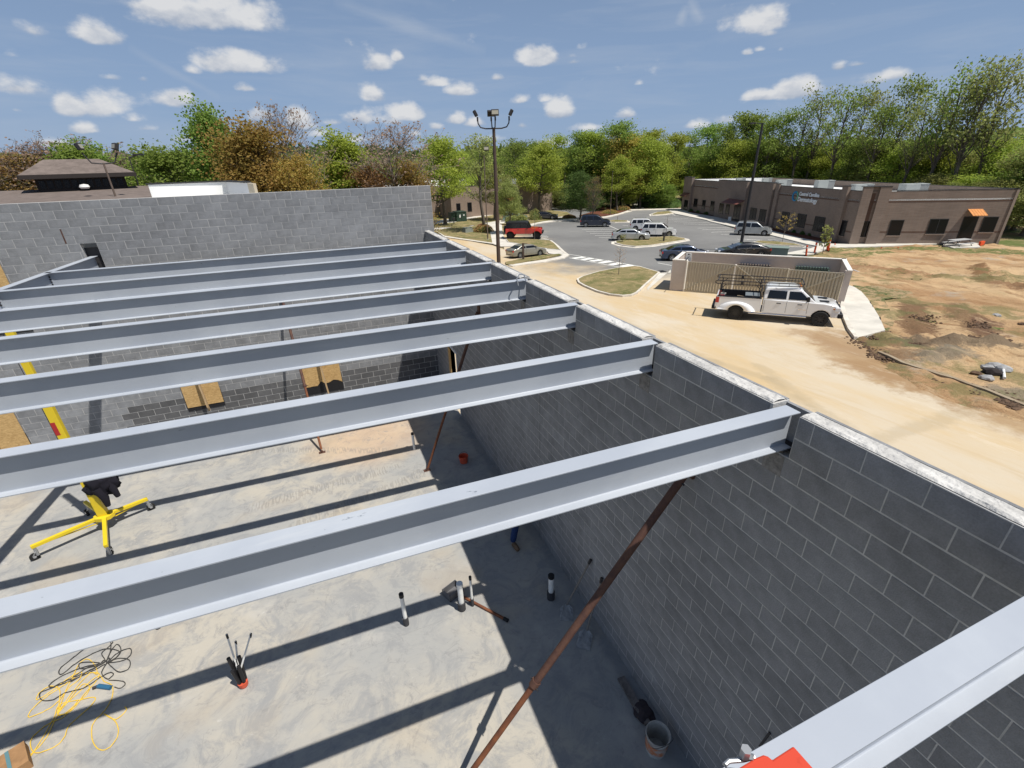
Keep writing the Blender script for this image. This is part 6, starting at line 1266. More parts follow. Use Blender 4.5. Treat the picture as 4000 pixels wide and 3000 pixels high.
def car(px_r,px_f,label,kind,paint,cat='car',hd=None,side=1,rim=None,name='parked_car',roofmat=None,smin=.93,smax=1.1,spare=False,wr=None,lift=0):
    K={'sedan':dict(wb=2.76,W=1.84,wr=.33,top=[(-2.32,.45),(-2.36,.62),(-2.34,.86),(-2.2,1.0),(-1.6,1.04),(1.05,.97),(1.7,.90),(2.2,.78),(2.38,.62),(2.40,.42)],cab=[(-1.85,1.0),(-1.1,1.36),(-.75,1.42),(-.2,1.45),(.25,1.42),(.5,1.36),(1.3,.94)],tin=.2,bot=.24,win=[(-1.6,-.62),(-.55,.42)] ,mid=(-.58)),
       'suv':dict(wb=2.9,W=1.93,wr=.37,top=[(-2.28,.55),(-2.34,.72),(-2.32,1.02),(-2.25,1.10),(1.15,1.08),(1.75,1.04),(2.2,.93),(2.34,.72),(2.34,.5)],cab=[(-2.28,1.07),(-2.12,1.55),(-1.95,1.72),(-1.3,1.78),(-.2,1.79),(.25,1.74),(.5,1.66),(1.3,1.05)],tin=.15,bot=.30,mid=-.35),
       'jeep':dict(wb=3.0,W=1.88,wr=.42,top=[(-2.02,.62),(-2.02,1.18),(.7,1.22),(1.95,1.15),(2.05,1.0),(2.05,.70)],cab=[(-2.0,1.18),(-1.96,1.84),(-1.88,1.88),(.25,1.88),(.42,1.84),(.78,1.2)],tin=.07,bot=.62,mid=-.35),
       'coupe':dict(wb=2.85,W=1.88,wr=.35,top=[(-2.3,.45),(-2.38,.7),(-2.3,.98),(-1.7,1.03),(1.0,.96),(1.8,.86),(2.3,.70),(2.42,.5),(2.42,.4)],cab=[(-2.0,.99),(-1.1,1.33),(-.5,1.40),(.0,1.40),(.4,1.33),(1.35,.93)],tin=.22,bot=.22,mid=-.5)}[kind]
    t=place(px_r,px_f,K['wb'],K['W'],label,cat,hd=hd,side=side,name=name,smin=smin,smax=smax); W=K['W']; wb=K['wb']; wr_=wr or K['wr']; wh=[-wb/2,wb/2]
    body=silhouette('body',K['top'],K['bot'],wh,wr_,W,paint,t,taper=.0 if kind=='jeep' else .14,bevel=.035 if kind=='jeep' else .08)
    MB().box((-wb/2+wr_,-W*.36,K['bot']-.05),(wb/2-wr_,W*.36,K['bot']+.25)).build('underbody',M_black,t)
    for x in wh: MB().box((x-wr_*1.15,-W*.32,wr_*.9),(x+wr_*1.15,W*.32,wr_*2.0)).build('wheel_housing',M_black,t)
    yf=cabin(K['cab'],W,K['tin'],roofmat or paint,t,.03 if kind=='jeep' else .06)
    c=K['cab']; zb=c[0][1]+.05; zt=max(z for _,z in c)-(.17 if kind!='jeep' else .14)
    def xr(z): return lerp_prof(c,z,False)
    def xf(z): return lerp_prof(c,z,True)
    md=K['mid']; parts=[(None,md),(md,None)]
    if kind in('suv','jeep'): parts=[(None,-1.32),(-1.32,md),(md,None)]
    for sg in (-1,1):
        for a,b in parts:
            pts=[]
            for z,w in ((zb,0),(zt,1)):
                x0=(xr(z)+(.16 if kind!='jeep' else .08)) if a is None else a+.045; x1=(xf(z)-.16) if b is None else b-.045
                pts.append(((x0,sg*(yf(z)+.003),z),(x1,sg*(yf(z)+.003),z)))
            q=[pts[0][0],pts[0][1],pts[1][1],pts[1][0]]; MB().slab(q,(0,sg,.2),.008).build('window',M_glass,t)
    # windscreen and rear glass
    for fr in (1,0):
        x0,x1=(xf(zb),xf(zt+.02)) if fr else (xr(zb),xr(zt+.02)); sx=1 if fr else -1
        n=Vector((sx,0,.6)).normalized(); MB().slab([(x0+.0*sx,-(yf(zb)-.13),zb),(x0,(yf(zb)-.13),zb),(x1,(yf(zt)-.13),zt+.02),(x1,-(yf(zt)-.13),zt+.02)],n,.012).build('windscreen' if fr else 'rear_window',M_glass,t)
    for x in wh:
        for sg in (-1,1): wheel(t,x,sg*(W/2-.12),wr_,.24,rim)
    xr0=K['top'][2][0]; xf0=K['top'][-2][0]; zl=K['top'][3][1]-.22
    for sg in (-1,1):
        k=.8 if kind!='jeep' else .96
        MB().box((xr0-.02,sg*W/2*.93-(.16 if sg>0 else 0),zl-.08),(xr0+.16,sg*W/2*.93+(.0 if sg>0 else .16),zl+.12)).build('tail_light',M_redlens,t,bevel=.02)
        MB().box((xf0-.22,sg*W/2*.9-(.26 if sg>0 else 0),.62 if kind!='jeep' else .88),(xf0-.02,sg*W/2*.9+(0 if sg>0 else .26),.78 if kind!='jeep' else 1.05)).build('headlight',M_whitelens,t,bevel=.02)
        xm=xf(zb)-.35; MB().box((xm,sg*(W/2+.02)-.1,zb+.02),(xm+.12,sg*(W/2+.02)+.1,zb+.16)).build('mirror',paint if kind!='jeep' else M_black,t,bevel=.02)
        for a,b in parts:
            x=(b if b is not None else xf(zb)-.25); MB().box((x-.006,sg*(W/2)-.004,K['bot']+.12),(x+.006,sg*(W/2)+.004,zb-.04)).build('door_gap',M_black,t); MB().box((x-.32,sg*(W/2)-.02,zb-.16),(x-.14,sg*(W/2)+.025,zb-.13)).build('door_handle',M_chrome if kind!='jeep' else M_black,t)
    MB().box((xr0-.01,-.26,.52),(xr0+.04,.26,.66)).build('number_plate',M_pvc,t)
    MB().box((K['top'][-1][0]-.05,-W*.38,K['bot']+.02),(K['top'][-1][0]+.03,W*.38,K['bot']+.2)).build('front_bumper',M_black,t,bevel=.02)
    MB().box((K['top'][0][0]-.06,-W*.4,K['bot']+.03),(K['top'][0][0]+.06,W*.4,K['bot']+.17)).build('rear_bumper',M_black if kind in('jeep','suv') else paint,t,bevel=.02)
    if kind=='suv':
        for sg in (-1,1): MB().bar((-1.7,sg*W*.37,1.83),(.1,sg*W*.37,1.83),.04,.035).build('roof_rail',M_dark,t)
    if spare:
        o=wheel(t,-2.22,0,.40,.25,M_dark); o.location=(-2.2,0,1.05); o.rotation_euler=(0,0,R(90))
    if kind=='jeep':
        for x in wh:
            for sg in (-1,1):
                m=MB(); pts=[(x+ (wr_+.16)*math.cos(a),wr_+(wr_+.14)*math.sin(a)) for a in [R(20+14*i) for i in range(11)]]
                for p,q in zip(pts,pts[1:]): m.bar((p[0],sg*(W/2+.06),p[1]),(q[0],sg*(W/2+.06),q[1]),.18,.05,(0,1,0) if 0 else (0,0,1))
                m.build('fender_flare',M_jr,t)
        for sg in (-1,1): MB().bar((-.95,sg*(W/2+.02),.52),(.9,sg*(W/2+.02),.52),.10,.06).build('side_step',M_black,t)
        MB().box((2.0,-.8,.62),(2.2,.8,.84)).build('front_bumper',M_black,t,bevel=.02)
    return t
M_jr=carpaint('red_car_paint',(.55,.012,.012)); P_silver=carpaint('silver_paint',(.50,.52,.54),.45); P_gold=carpaint('pale_gold_paint',(.30,.285,.235),.45); P_white=carpaint('white_car_paint',(.78,.78,.78)); P_navy=carpaint('navy_paint',(.006,.012,.035)); P_black=carpaint('black_car_paint',(.008,.009,.014)); P_slate=carpaint('slate_blue_paint',(.03,.05,.10),.3); P_lsil=carpaint('light_silver_paint',(.46,.48,.48),.4)
car(r4(543,651),r4(812,659),'lifted red four door off-roader with black hardtop and rear spare wheel','jeep',M_jr,'off-roader',hd=-30,rim=M_dark,roofmat=M_black,spare=True,smin=1.12,smax=1.2)
car(r4(655,856),r4(850,832),'pale gold sedan parked on the dusty pad behind the dark square post','sedan',P_gold,hd=9)
car(r5(243,522),r5(447,520),'navy blue big SUV with chrome wheels on the far side of the lot','suv',P_navy,'suv',rim=M_rim,smax=1.13)
car(r5(605,670),r5(845,670),'silver sedan parked behind the middle kerbed island','sedan',P_silver)
car(r5(905,620),r5(1140,628),'white SUV in front of the other white one, beside the middle island','suv',P_white,'suv',hd=-40)
car(r5(780,560),r5(985,560),'white crossover mostly hidden behind the other white SUV','suv',P_white,'suv',hd=-36)
car(r6(835,890),r6(1030,888),'light silver crossover parked at the clinic walk behind the black pole','suv',P_lsil,'crossover',hd=-48,smin=.95)
car(r6(1010,1150),r6(690,1130),'black coupe behind the bin enclosure, nose to the left','coupe',P_black,side=-1,hd=147,smin=1.02)
car(r6(120,1160),r6(330,1170),'dark slate blue sedan half hidden at the left end of the enclosure','sedan',P_slate,hd=-30,smin=1.0)
car(r3(1410,1275),r3(1500,1268),'small dark hatchback on the branch road under the big round tree','coupe',P_black,hd=-28,smin=1.0)
# teal pickup seen over the red off-roader
t=car(r4(520,462),r4(640,458),'pale teal vehicle hidden behind the hedge above the red off-roader','suv',carpaint('teal_paint',(.16,.26,.22)),'suv',hd=-30)
# ---- the pickup
t=place(r8(820,772),r8(1530,832),4.26,2.03,'white four door dual rear wheel pickup with black ladder rack','pickup truck',name='pickup_truck',group=None,smin=.96,smax=1.0)
PW=2.03; wr=.41
silhouette('cab_body',[(-.80,.55),(-.80,1.32),(1.35,1.30),(2.2,1.27),(2.85,1.17),(2.98,1.0),(2.98,.62)],.50,[2.13],wr,PW,P_white,t,taper=.07,bevel=.06,taperlen=.7)
yf=cabin([(-.82,1.29),(-.78,1.80),(-.70,1.93),(-.4,1.98),(.75,1.98),(1.05,1.90),(1.78,1.28)],PW,.14,P_white,t,.06)
for sg in (-1,1):
    MB().slab([(x,sg*(yf(z)+.004),z) for x,z in ((-.62,1.36),(.33,1.36),(.33,1.80),(-.55,1.80))],(0,sg,.15),.01).build('window',M_glass,t,bevel=.004)
    MB().slab([(x,sg*(yf(z)+.004),z) for x,z in ((.45,1.36),(1.48,1.36),(1.08,1.74),(.98,1.80),(.45,1.80))],(0,sg,.15),.01).build('window',M_glass,t,bevel=.004)
    for x in (-.72,.39,1.42): MB().box((x-.007,sg*PW/2-.004,.62),(x+.007,sg*PW/2+.004,1.28)).build('door_gap',M_black,t)
    for x in (.14,1.18): MB().box((x-.26,sg*PW/2-.02,1.10),(x-.03,sg*PW/2+.035,1.14)).build('door_handle',M_black,t,bevel=.01)
    MB().box((1.30,sg*(PW/2+.16)-.12,1.34),(1.44,sg*(PW/2+.16)+.12,1.60)).build('mirror',M_black,t,bevel=.03)
    MB().bar((1.4,sg*PW*.46,1.38),(1.38,sg*(PW/2+.1),1.40),.05).build('mirror_arm',M_black,t)
    MB().tube([(-1.45,sg*(PW/2-.02),.46),(1.45,sg*(PW/2-.02),.46)],.05,8).build('running_board',M_chrome,t,smooth=True)
    MB().box((2.72,sg*.93-.14,.88),(2.97,sg*.93+.07,1.10)).build('headlight',M_whitelens,t,bevel=.03)
    MB().box((2.64,sg*(PW/2-.035)-.015,.97),(2.72,sg*(PW/2-.035)+.015,1.03)).build('side_marker',mat('amber_lens',(.6,.2,.02),.3),t)
    MB().box((1.0,sg*PW/2-.002,.83),(1.38,sg*PW/2+.006,.87)).build('door_badge',M_chrome,t)
MB().slab([(1.74,-.86,1.33),(1.74,.86,1.33),(1.12,.74,1.87),(1.12,-.74,1.87)],(.6,0,.7),.014).build('windscreen',M_glass,t)
MB().slab([(-.835,-.7,1.4),(-.835,.7,1.4),(-.80,.66,1.8),(-.80,-.66,1.8)],(-1,0,0),.01).build('rear_window',M_glass,t)
MB().box((2.93,-.68,.80),(3.0,.68,1.1)).build('grille',M_black,t,bevel=.02); MB().box((2.985,-.68,.93),(3.02,.68,.97)).build('grille_bar',M_chrome,t)
MB().box((2.9,-1.0,.50),(3.16,1.0,.76)).build('front_bumper',M_black,t,bevel=.06,seg=3)
for sg in (-1,1): MB().box((2.0,sg*.45-.18,1.275),(2.45,sg*.45+.18,1.305)).build('hood_scoop',M_black,t,bevel=.012)
for x in (-.1,.1,.5): MB().box((.95,x*1.5-.06,1.965),(1.05,x*1.5+.06,1.995)).build('roof_marker',mat('amber_lens',(.6,.2,.02),.3),t)
MB().box((-.2,-.8,1.0),(1.5,.8,1.05)).build('cab_floor',M_black,t)
# bed
silhouette('bed_side',[(-3.22,.62),(-3.25,.75),(-3.25,1.30),(-.86,1.33),(-.86,.56)],.56,[-2.13],wr,.10,P_white,t,bevel=.02).location=(0,-PW/2+.05,0)
silhouette('bed_side',[(-3.22,.62),(-3.25,.75),(-3.25,1.30),(-.86,1.33),(-.86,.56)],.56,[-2.13],wr,.10,P_white,t,bevel=.02).location=(0,PW/2-.05,0)
MB().box((-3.18,-PW/2+.1,.80),(-.9,PW/2-.1,.86)).build('bed_floor',M_black,t); MB().box((-.95,-PW/2+.1,.8),(-.88,PW/2-.1,1.33)).build('bulkhead',M_black,t)
MB().box((-3.27,-PW/2+.09,.68),(-3.20,PW/2-.09,1.30)).build('tailgate',P_white,t,bevel=.02)
for sg in (-1,1):
    MB().box((-3.22,sg*(PW/2-.05)-.06,1.30),(-.88,sg*(PW/2-.05)+.06,1.345)).build('bed_rail_cap',M_black,t); MB().box((-3.2,sg*(PW/2-.11)-.01,.86),(-.9,sg*(PW/2-.11)+.01,1.3)).build('bed_liner',M_black,t)
    MB().box((-3.29,sg*.93-.1,.93),(-3.10,sg*.93+.10,1.26)).build('tail_light',M_redlens,t,bevel=.02)
    # flared rear wing over the double wheels
    bm=bmesh.new(); prof=[]
    N_=15
    for i in range(N_):
        a=math.pi*i/(N_-1); xo=-2.13+(wr+.42)*math.cos(a)*1.25; zo=wr+(wr+.26)*math.sin(a)*.98
        xi=-2.13+(wr+.07)*math.cos(a); zi=wr+(wr+.07)*math.sin(a)
        zi=max(zi,.56); zo=max(zo,.56)
        xm=(xi*.55+xo*.45); zm=zi*.55+zo*.45
        prof.append([bm.verts.new(v) for v in ((xi,sg*(PW/2-.03),zi),(xi,sg*(PW/2+.17),zi),(xm,sg*(PW/2+.16),zm+.02),(xo,sg*(PW/2+.04),zo),(xo,sg*(PW/2-.02),zo))])
    for p,q in zip(prof,prof[1:]):
        for j in range(4): bm.faces.new([p[j],p[j+1],q[j+1],q[j]])
    bmesh.ops.recalc_face_normals(bm,faces=bm.faces); me=bpy.data.meshes.new('rear_flare'); bm.to_mesh(me); bm.free(); me.materials.append(P_white)
    for p in me.polygons: p.use_smooth=True
    obj_from_mesh('rear_flare',me,t)
MB().box((-3.46,-.98,.52),(-3.22,.98,.72)).build('rear_bumper',M_black,t,bevel=.03); MB().box((-3.3,-.98,.6),(-3.24,-.75,.9)).build('bumper_corner',P_white,t)
MB().box((-3.285,-.2,.74),(-3.27,.2,.86)).build('number_plate',M_pvc,t)
MB().box((-3.1,-.45,.42),(2.8,.45,.62)).build('chassis',M_black,t)
for x in (-2.13,2.13): MB().box((x-.5,-.75,.5),(x+.5,.75,.85)).build('wheel_housing',M_black,t); MB().cyl((x,-.9,.41),(x,.9,.41),.07,n=8).build('axle',M_black,t)
M_rimd=mat('dark_steel_wheel',(.05,.05,.05),.5,metal=.3)
for sg in (-1,1):
    wheel(t,2.13,sg*(PW/2-.08),wr,.24,M_rimd,8); wheel(t,-2.13,sg*(PW/2+.02),wr,.22,M_rimd,8); wheel(t,-2.13,sg*(PW/2-.26),wr,.22,M_rimd,8)
# ladder rack
for sg in (-1,1):
    y=sg*(PW/2-.06)
    rk=[(-3.3,y,2.02),(-3.42,y,2.08),(-3.42,y,2.17),(-3.3,y,2.22),(-.7,y,2.22),(1.05,y*.86,2.22)]; MB().tube(rk,.028,8).build('upper_rail',M_dark,t,smooth=True)
    MB().tube([(-3.3,y,2.02),(-.7,y,2.05),(1.0,y*.86,2.08),(1.08,y*.86,2.22)],.022,8).build('lower_rail',M_dark,t,smooth=True)
    for i in range(8): x=-3.15+.5*i; MB().bar((x,y*(1 if x<-.6 else .9),2.03),(x,y*(1 if x<-.6 else .9),2.21),.018).build('rung',M_dark,t)
    for x in (-3.1,-.98):
        MB().cyl((x,y,1.33),(x,y,2.05),.03,n=8).build('upright',M_dark,t); MB().bar((x,y,1.75),(x+.28*(1 if x<-2 else -1),y,2.03),.035).build('gusset',M_dark,t)
    MB().box((-2.1,y-.03,2.02),(-1.95,y+.03,2.22)).build('rail_plate',M_dark,t)
for x in (-3.3,-.9,1.08): MB().cyl((x,-PW/2+.06,2.22) if x<1 else (x,-.82,2.22),(x,PW/2-.06,2.22) if x<1 else (x,.82,2.22),.028,n=8).build('crossbar',M_dark,t)
MB().cyl((-.9,-PW/2+.1,1.75),(-.9,PW/2-.1,1.75),.022,n=8).build('crossbar',M_dark,t)
# load
mw=t.matrix_world
def load(name,loc,label,cat,rz=0):
    o=bpy.data.objects.new(name,None); COL.objects.link(o); o.matrix_world=mw@Matrix.Translation(loc)@Matrix.Rotation(rz,4,'Z'); meta(o,label,cat); return o
g=load('fuel_can',(-2.95,-.62,.86),'red fuel can in the rear corner of the pickup bed','fuel can'); MB().box((-.17,-.12,0),(.17,.12,.40)).build('can',M_redlens,g,bevel=.03); MB().box((-.1,-.02,.40),(.1,.02,.47)).build('handle',M_redlens,g); MB().cyl((.1,0,.38),(.16,0,.50),.03,n=8).build('spout',M_black,g)
g=load('tool_chest',(-1.35,-.3,.86),'dark grey lidded tool chest in the front of the pickup bed','tool chest'); MB().box((-.36,-.42,0),(.36,.42,.50)).build('chest',mat('chest_grey',(.06,.065,.07),.5),g,bevel=.015); MB().box((-.40,-.46,.50),(.40,.46,.55)).build('lid',mat('lid_grey',(.16,.18,.19),.45),g,bevel=.01); MB().box((-.05,-.47,.44),(.05,-.455,.54)).build('latch',M_chrome,g)
g=load('hose_coil',(-2.1,-.35,.92),'tan and black hose coiled in the middle of the pickup bed','hose'); MB().tube([(.35*math.cos(a)*(1+.1*math.sin(3*a)),.28*math.sin(a),.04+.012*a) for a in [i*.35 for i in range(60)]],.025,6).build('coil',mat('tan_hose',(.35,.27,.18),.7),g,smooth=True)
MB().tube([(-.5,-.2,.05),(-.1,-.3,.28),(.3,-.1,.30),(.55,.1,.1)],.03,6).build('loop',M_black,g,smooth=True)
g=load('orange_container',(-2.95,.45,.86),'grey bucket in the far rear corner of the pickup bed','bucket'); MB().lathe([(0,0),(.13,0),(.15,.36),(.13,.36),(.11,.03),(0,.03)],14).build('shell',M_bk,g,smooth=True); MB().cyl((0,0,.3),(.0,.25,.5),.01,n=5).build('handle',M_dark,g)
# ------------------------------------------------------------------ trees
def leafmat(name,c1,c2,c3=None):
    m=bpy.data.materials.new(name); m.use_nodes=True; nt=m.node_tree; N=nt.nodes; L=nt.links; b=N['Principled BSDF']; b.inputs['Roughness'].default_value=.6; b.inputs['Specular IOR Level'].default_value=.2
    ge=N.new('ShaderNodeNewGeometry'); oi=N.new('ShaderNodeObjectInfo'); cr=N.new('ShaderNodeValToRGB'); e=cr.color_ramp.elements; e[0].color=(*c1,1); e[1].color=(*c2,1)
    if c3: x=e.new(.85); x.color=(*c2,1); e[1].color=(*c2,1); e[-1].color=(*c3,1)
    tc=N.new('ShaderNodeTexCoord'); nz=N.new('ShaderNodeTexNoise'); nz.inputs['Scale'].default_value=5; nz.inputs['Detail'].default_value=3; L.new(tc.outputs['Object'],nz.inputs[0])
    a=N.new('ShaderNodeMath'); a.operation='MULTIPLY_ADD'; L.new(ge.outputs['Random Per Island'],a.inputs[0]); a.inputs[1].default_value=.45
    a2=N.new('ShaderNodeMath'); a2.operation='MULTIPLY_ADD'; L.new(nz.outputs[0],a2.inputs[0]); a2.inputs[1].default_value=1.1; a2.inputs[2].default_value=-.28; L.new(a2.outputs[0],a.inputs[2]); L.new(a.outputs[0],cr.inputs[0])
    hs=N.new('ShaderNodeHueSaturation'); mr=N.new('ShaderNodeMapRange'); mr.inputs[3].default_value=.8; mr.inputs[4].default_value=1.2; L.new(oi.outputs['Random'],mr.inputs[0]); L.new(mr.outputs[0],hs.inputs['Value']); L.new(cr.outputs[0],hs.inputs['Color'])
    mr2=N.new('ShaderNodeMapRange'); mr2.inputs[3].default_value=.485; mr2.inputs[4].default_value=.515; L.new(oi.outputs['Random'],mr2.inputs[0]); L.new(mr2.outputs[0],hs.inputs['Hue'])
    L.new(hs.outputs[0],b.inputs['Base Color']); tr=N.new('ShaderNodeBsdfTranslucent'); L.new(hs.outputs[0],tr.inputs[0]); ms=N.new('ShaderNodeMixShader'); ms.inputs[0].default_value=.5; out=[x for x in N if x.type=='OUTPUT_MATERIAL'][0]
    L.new(b.outputs[0],ms.inputs[1]); L.new(tr.outputs[0],ms.inputs[2]); L.new(ms.outputs[0],out.inputs[0]); return m
F_yg=leafmat('leaf_yellow_green',(.25,.31,.04),(.45,.50,.09)); F_mid=leafmat('leaf_mid_green',(.155,.245,.048),(.33,.42,.09)); F_dk=leafmat('leaf_dark_green',(0.070,0.133,0.035),(0.156,0.242,0.062)); F_or=leafmat('leaf_orange_olive',(0.300,0.288,0.060),(0.504,0.336,0.096),(0.360,0.396,0.084)); F_pk=leafmat('leaf_pinkish_bud',(0.343,0.234,0.172),(0.530,0.390,0.296)); F_ol=leafmat('leaf_olive',(0.234,0.258,0.078),(0.374,0.390,0.125)); F_br=leafmat('leaf_red_brown',(0.281,0.172,0.070),(0.406,0.265,0.094))
M_bark=mat('bark',(.12,.10,.08),.95,nscale=4,namp=.3,stretch=(3,3,.5)); M_barkl=mat('pale_bark',(.17,.145,.125),.95,nscale=4,namp=.25,stretch=(3,3,.5))
def tree_template(kind,seed,leaves,lsize):
    rd=random.Random(seed); tr=MB(); tips=[]
    def shape(h):   # crown radius at relative height h, tree height 1
        if kind=='round': return .36*math.sin(math.pi*min(1,max(0,(h-.14)/.86))**.75)**.6 if h>.14 else 0
        if kind=='cone': return .27*max(0,(1-h))**.75*min(1,(h-.08)*8) if h>.08 else 0
        if kind=='tall': return .17*math.sin(math.pi*min(1,max(0,(h-.3)/.7)))**.7+.05 if h>.3 else 0.0
        if kind=='street': return .30*math.sin(math.pi*min(1,max(0,(h-.20)/.80))**.72)**.6 if h>.2 else 0
        if kind=='full': return .24*math.sin(math.pi*min(1,max(0,(h+.05)/1.05)))**.6
        if kind=='bare': return .30*math.sin(math.pi*min(1,max(0,(h-.1)/.95)))**.6 if h>.1 else 0
        if kind=='lean': return .15*math.sin(math.pi*min(1,max(0,(h-.35)/.65)))**.6+.03 if h>.35 else 0
        return .3
    lean=Vector((rd.uniform(-.03,.03),rd.uniform(-.03,.03),0)); 
    def axis(h): return Vector((lean.x*h*2+.015*math.sin(h*7+seed),lean.y*h*2+.015*math.cos(h*6+seed),h))
    tr.tube([axis(h) for h in (0,.04,.15,.35,.55,.75,.97)],[.026,.019,.016,.013,.010,.006,.002],7)
    nb={'round':46,'cone':60,'tall':34,'full':44,'street':46,'bare':70,'lean':26}[kind]
    for i in range(nb):
        h=rd.uniform({'tall':.28,'lean':.34,'round':.17,'cone':.08,'street':.26,'full':.08,'bare':.12}[kind],.93); a=i*2.4+rd.uniform(-.4,.4); rmax=shape(min(.98,h+.08))*rd.uniform(.75,1.12)
        if rmax<.02: continue
        rise={'round':.14,'cone':.16,'tall':.16,'full':.12,'street':.12,'bare':.26,'lean':.2}[kind]*rd.uniform(.6,1.4)
        p=axis(h); e=p+Vector((math.cos(a)*rmax,math.sin(a)*rmax,rise)); e.z=min(e.z,1.02); mid=p.lerp(e,.5)+Vector((0,0,-.02+.02*rd.random()))
        r0_=.0075*(1.15-h); tr.tube([p,mid,e],[r0_,r0_*.6,.0012],5,False); tips+= [(mid.lerp(e,.3),.8),(e,1.),(mid.lerp(e,.65),1.)]
        for k in range(5 if kind=='bare' else 3):
            s_=mid.lerp(e,rd.uniform(0,.85)); o=s_+Vector((rd.gauss(0,.05),rd.gauss(0,.05),rd.uniform(.0,.10)))*(1.25 if kind=='bare' else 1); tr.tube([s_,o],[r0_*.4,.0008],4,False); tips.append((o,.9))
            if kind=='bare':
                for q in range(3): o2=o+Vector((rd.gauss(0,.02),rd.gauss(0,.02),rd.uniform(.01,.06))); tr.tube([o,o2],[.0009,.0005],3,False); tips.append((o2,.5))
    lf=MB(); cl={'round':.052,'cone':.036,'tall':.038,'full':.050,'street':.040,'bare':.018,'lean':.034}[kind]
    for i in range(leaves):
        c,w=rd.choice(tips); p=c+Vector((rd.gauss(0,cl),rd.gauss(0,cl),rd.gauss(0,cl*.62)))*w
        n=(Vector((rd.gauss(0,1),rd.gauss(0,1),rd.gauss(.5,.8)))).normalized(); u=n.orthogonal().normalized(); u.rotate(Matrix.Rotation(rd.uniform(0,6.28),3,n)); v=n.cross(u); s=lsize*rd.uniform(.55,1.3); b0=len(lf.v)
        for q in (-u-v*.6,u*.2-v*.9,u+v*.3,-u*.3+v*.9): lf.v.append(tuple(p+q*s))
        lf.f.append((b0,b0+1,b0+2,b0+3))
    zs=sorted(v[2] for v in lf.v); kz=1/zs[int(len(zs)*(.9985 if kind!='bare' else .985))]
    lf.v=[(x,y,z*kz) for x,y,z in lf.v]; tr.v=[(x,y,z*kz) for x,y,z in tr.v]
    me1=bpy.data.meshes.new('trunk'); me1.from_pydata(tr.v,[],tr.f); me1.materials.append(M_bark); me2=bpy.data.meshes.new('crown'); me2.from_pydata(lf.v,[],lf.f); me2.materials.append(F_mid); return me1,me2
TT={'round':[tree_template('round',1,15000,.0095),tree_template('round',2,15000,.0095)],'cone':[tree_template('cone',3,17000,.0078),tree_template('cone',9,16000,.0078)],'tall':[tree_template('tall',4,6000,.0085),tree_template('tall',5,5000,.0085),tree_template('tall',6,6500,.0085)],
    'full':[tree_template('full',7,15000,.0075),tree_template('full',8,13500,.0075)],'street':[tree_template('street',21,15000,.0082),tree_template('street',22,14000,.0082)],'bare':[tree_template('bare',10,2600,.006)],'lean':[tree_template('lean',11,2300,.0080),tree_template('lean',12,1900,.0080)]}
def tree(u,vt,dist,kind,leaf,label,wid=1.,base=None,group=None,bark=None,name='tree',zb=None,idx=None,sq=1.,cat='tree'):
    if base: b=G(*base); dist=math.hypot(b.x-CAM.x,b.y-CAM.y)
    p=at_dist(u,vt,dist); 
    if not base: b=Vector((p.x,p.y,gz(p.x,p.y)))
    if zb is not None: b.z=zb
    H=max(1.,p.z-b.z); t=empty(name,b,random.uniform(0,6.28),label=label,cat=cat,group=group); me1,me2=(TT[kind][idx] if idx is not None else random.choice(TT[kind])); 
    for nm,me,mt in (('trunk',me1,bark or M_bark),('crown',me2,leaf)):
        o=obj_from_mesh(nm,me,t,sc=(H*wid,H*wid,H)); o.material_slots[0].link='OBJECT'; o.material_slots[0].material=mt
    return t
# trees of the left half, in front of the wood
tree(775,392,56,'cone',F_mid,'tall pointed green tree left of the big orange tree',.95)
tree(985,458,50,'full',F_or,'big spreading orange olive tree rising over the wall',1.15); tree(1085,425,54,'bare',F_pk,'nearly bare tree top poking out of the orange tree',.85,bark=M_barkl)
tree(880,520,52,'full',F_or,'orange olive tree at the left flank of the big orange one',1.0); tree(1130,600,50,'full',F_or,'lower golden tree at the right flank of the big orange one',1.1)
tree(620,560,58,'full',F_mid,'mid green bushy tree behind the white parapet',1.5); tree(700,585,64,'full',F_mid,'green tree between the bushy one and the pointed one',1.2)
tree(1310,505,60,'cone',F_yg,'bright yellow green pyramid tree above the middle of the wall',1.35,idx=0)
tree(1515,488,58,'bare',F_pk,'bare pinkish budding tree right of the bright pyramid tree',1.35,bark=M_barkl); tree(1590,620,56,'full',F_or,'low golden brown tree right of the bare pinkish tree',1.0); tree(1420,640,57,'full',F_br,'low brown tree left of the bare pinkish tree',1.2)
tree(1700,528,0,'street',F_yg,'bright green tree standing right behind the wall corner',1.25,base=r3(370,1322)); tree(1800,590,112,'full',F_yg,'lower bright tree right of the one behind the wall corner',1.0)
tree(1868,520,75,'lean',F_ol,'thin pale tree top left of the four-lamp pole',1.2); tree(1935,640,0,'street',F_ol,'loose olive tree over the tan brick building entrance',1.15,base=r3(925,1268)); tree(1985,700,72,'street',F_ol,'low pale olive tree behind the four-lamp pole',.9)
tree(2098,552,0,'street',F_yg,'broad layered green tree on the lawn by the tan brick building',1.15,base=r3(1393,1198),idx=1)
tree(2412,607,0,'street',F_yg,'bright round green tree on the mulch beyond the lot',1.15,base=r5(580,342),idx=0)
tree(2275,668,88,'round',F_dk,'dark green tree behind the big round bush',1.2); tree(2322,690,84,'bare',F_br,'reddish brown slim tree between the bush and the bright tree',.7)
tree(262,545,66,'cone',F_mid,'dark green tree with two tops behind the shingled roof',1.2); tree(322,552,67,'cone',F_mid,'green tree just right of the two-topped one behind the shingled roof',1.1)
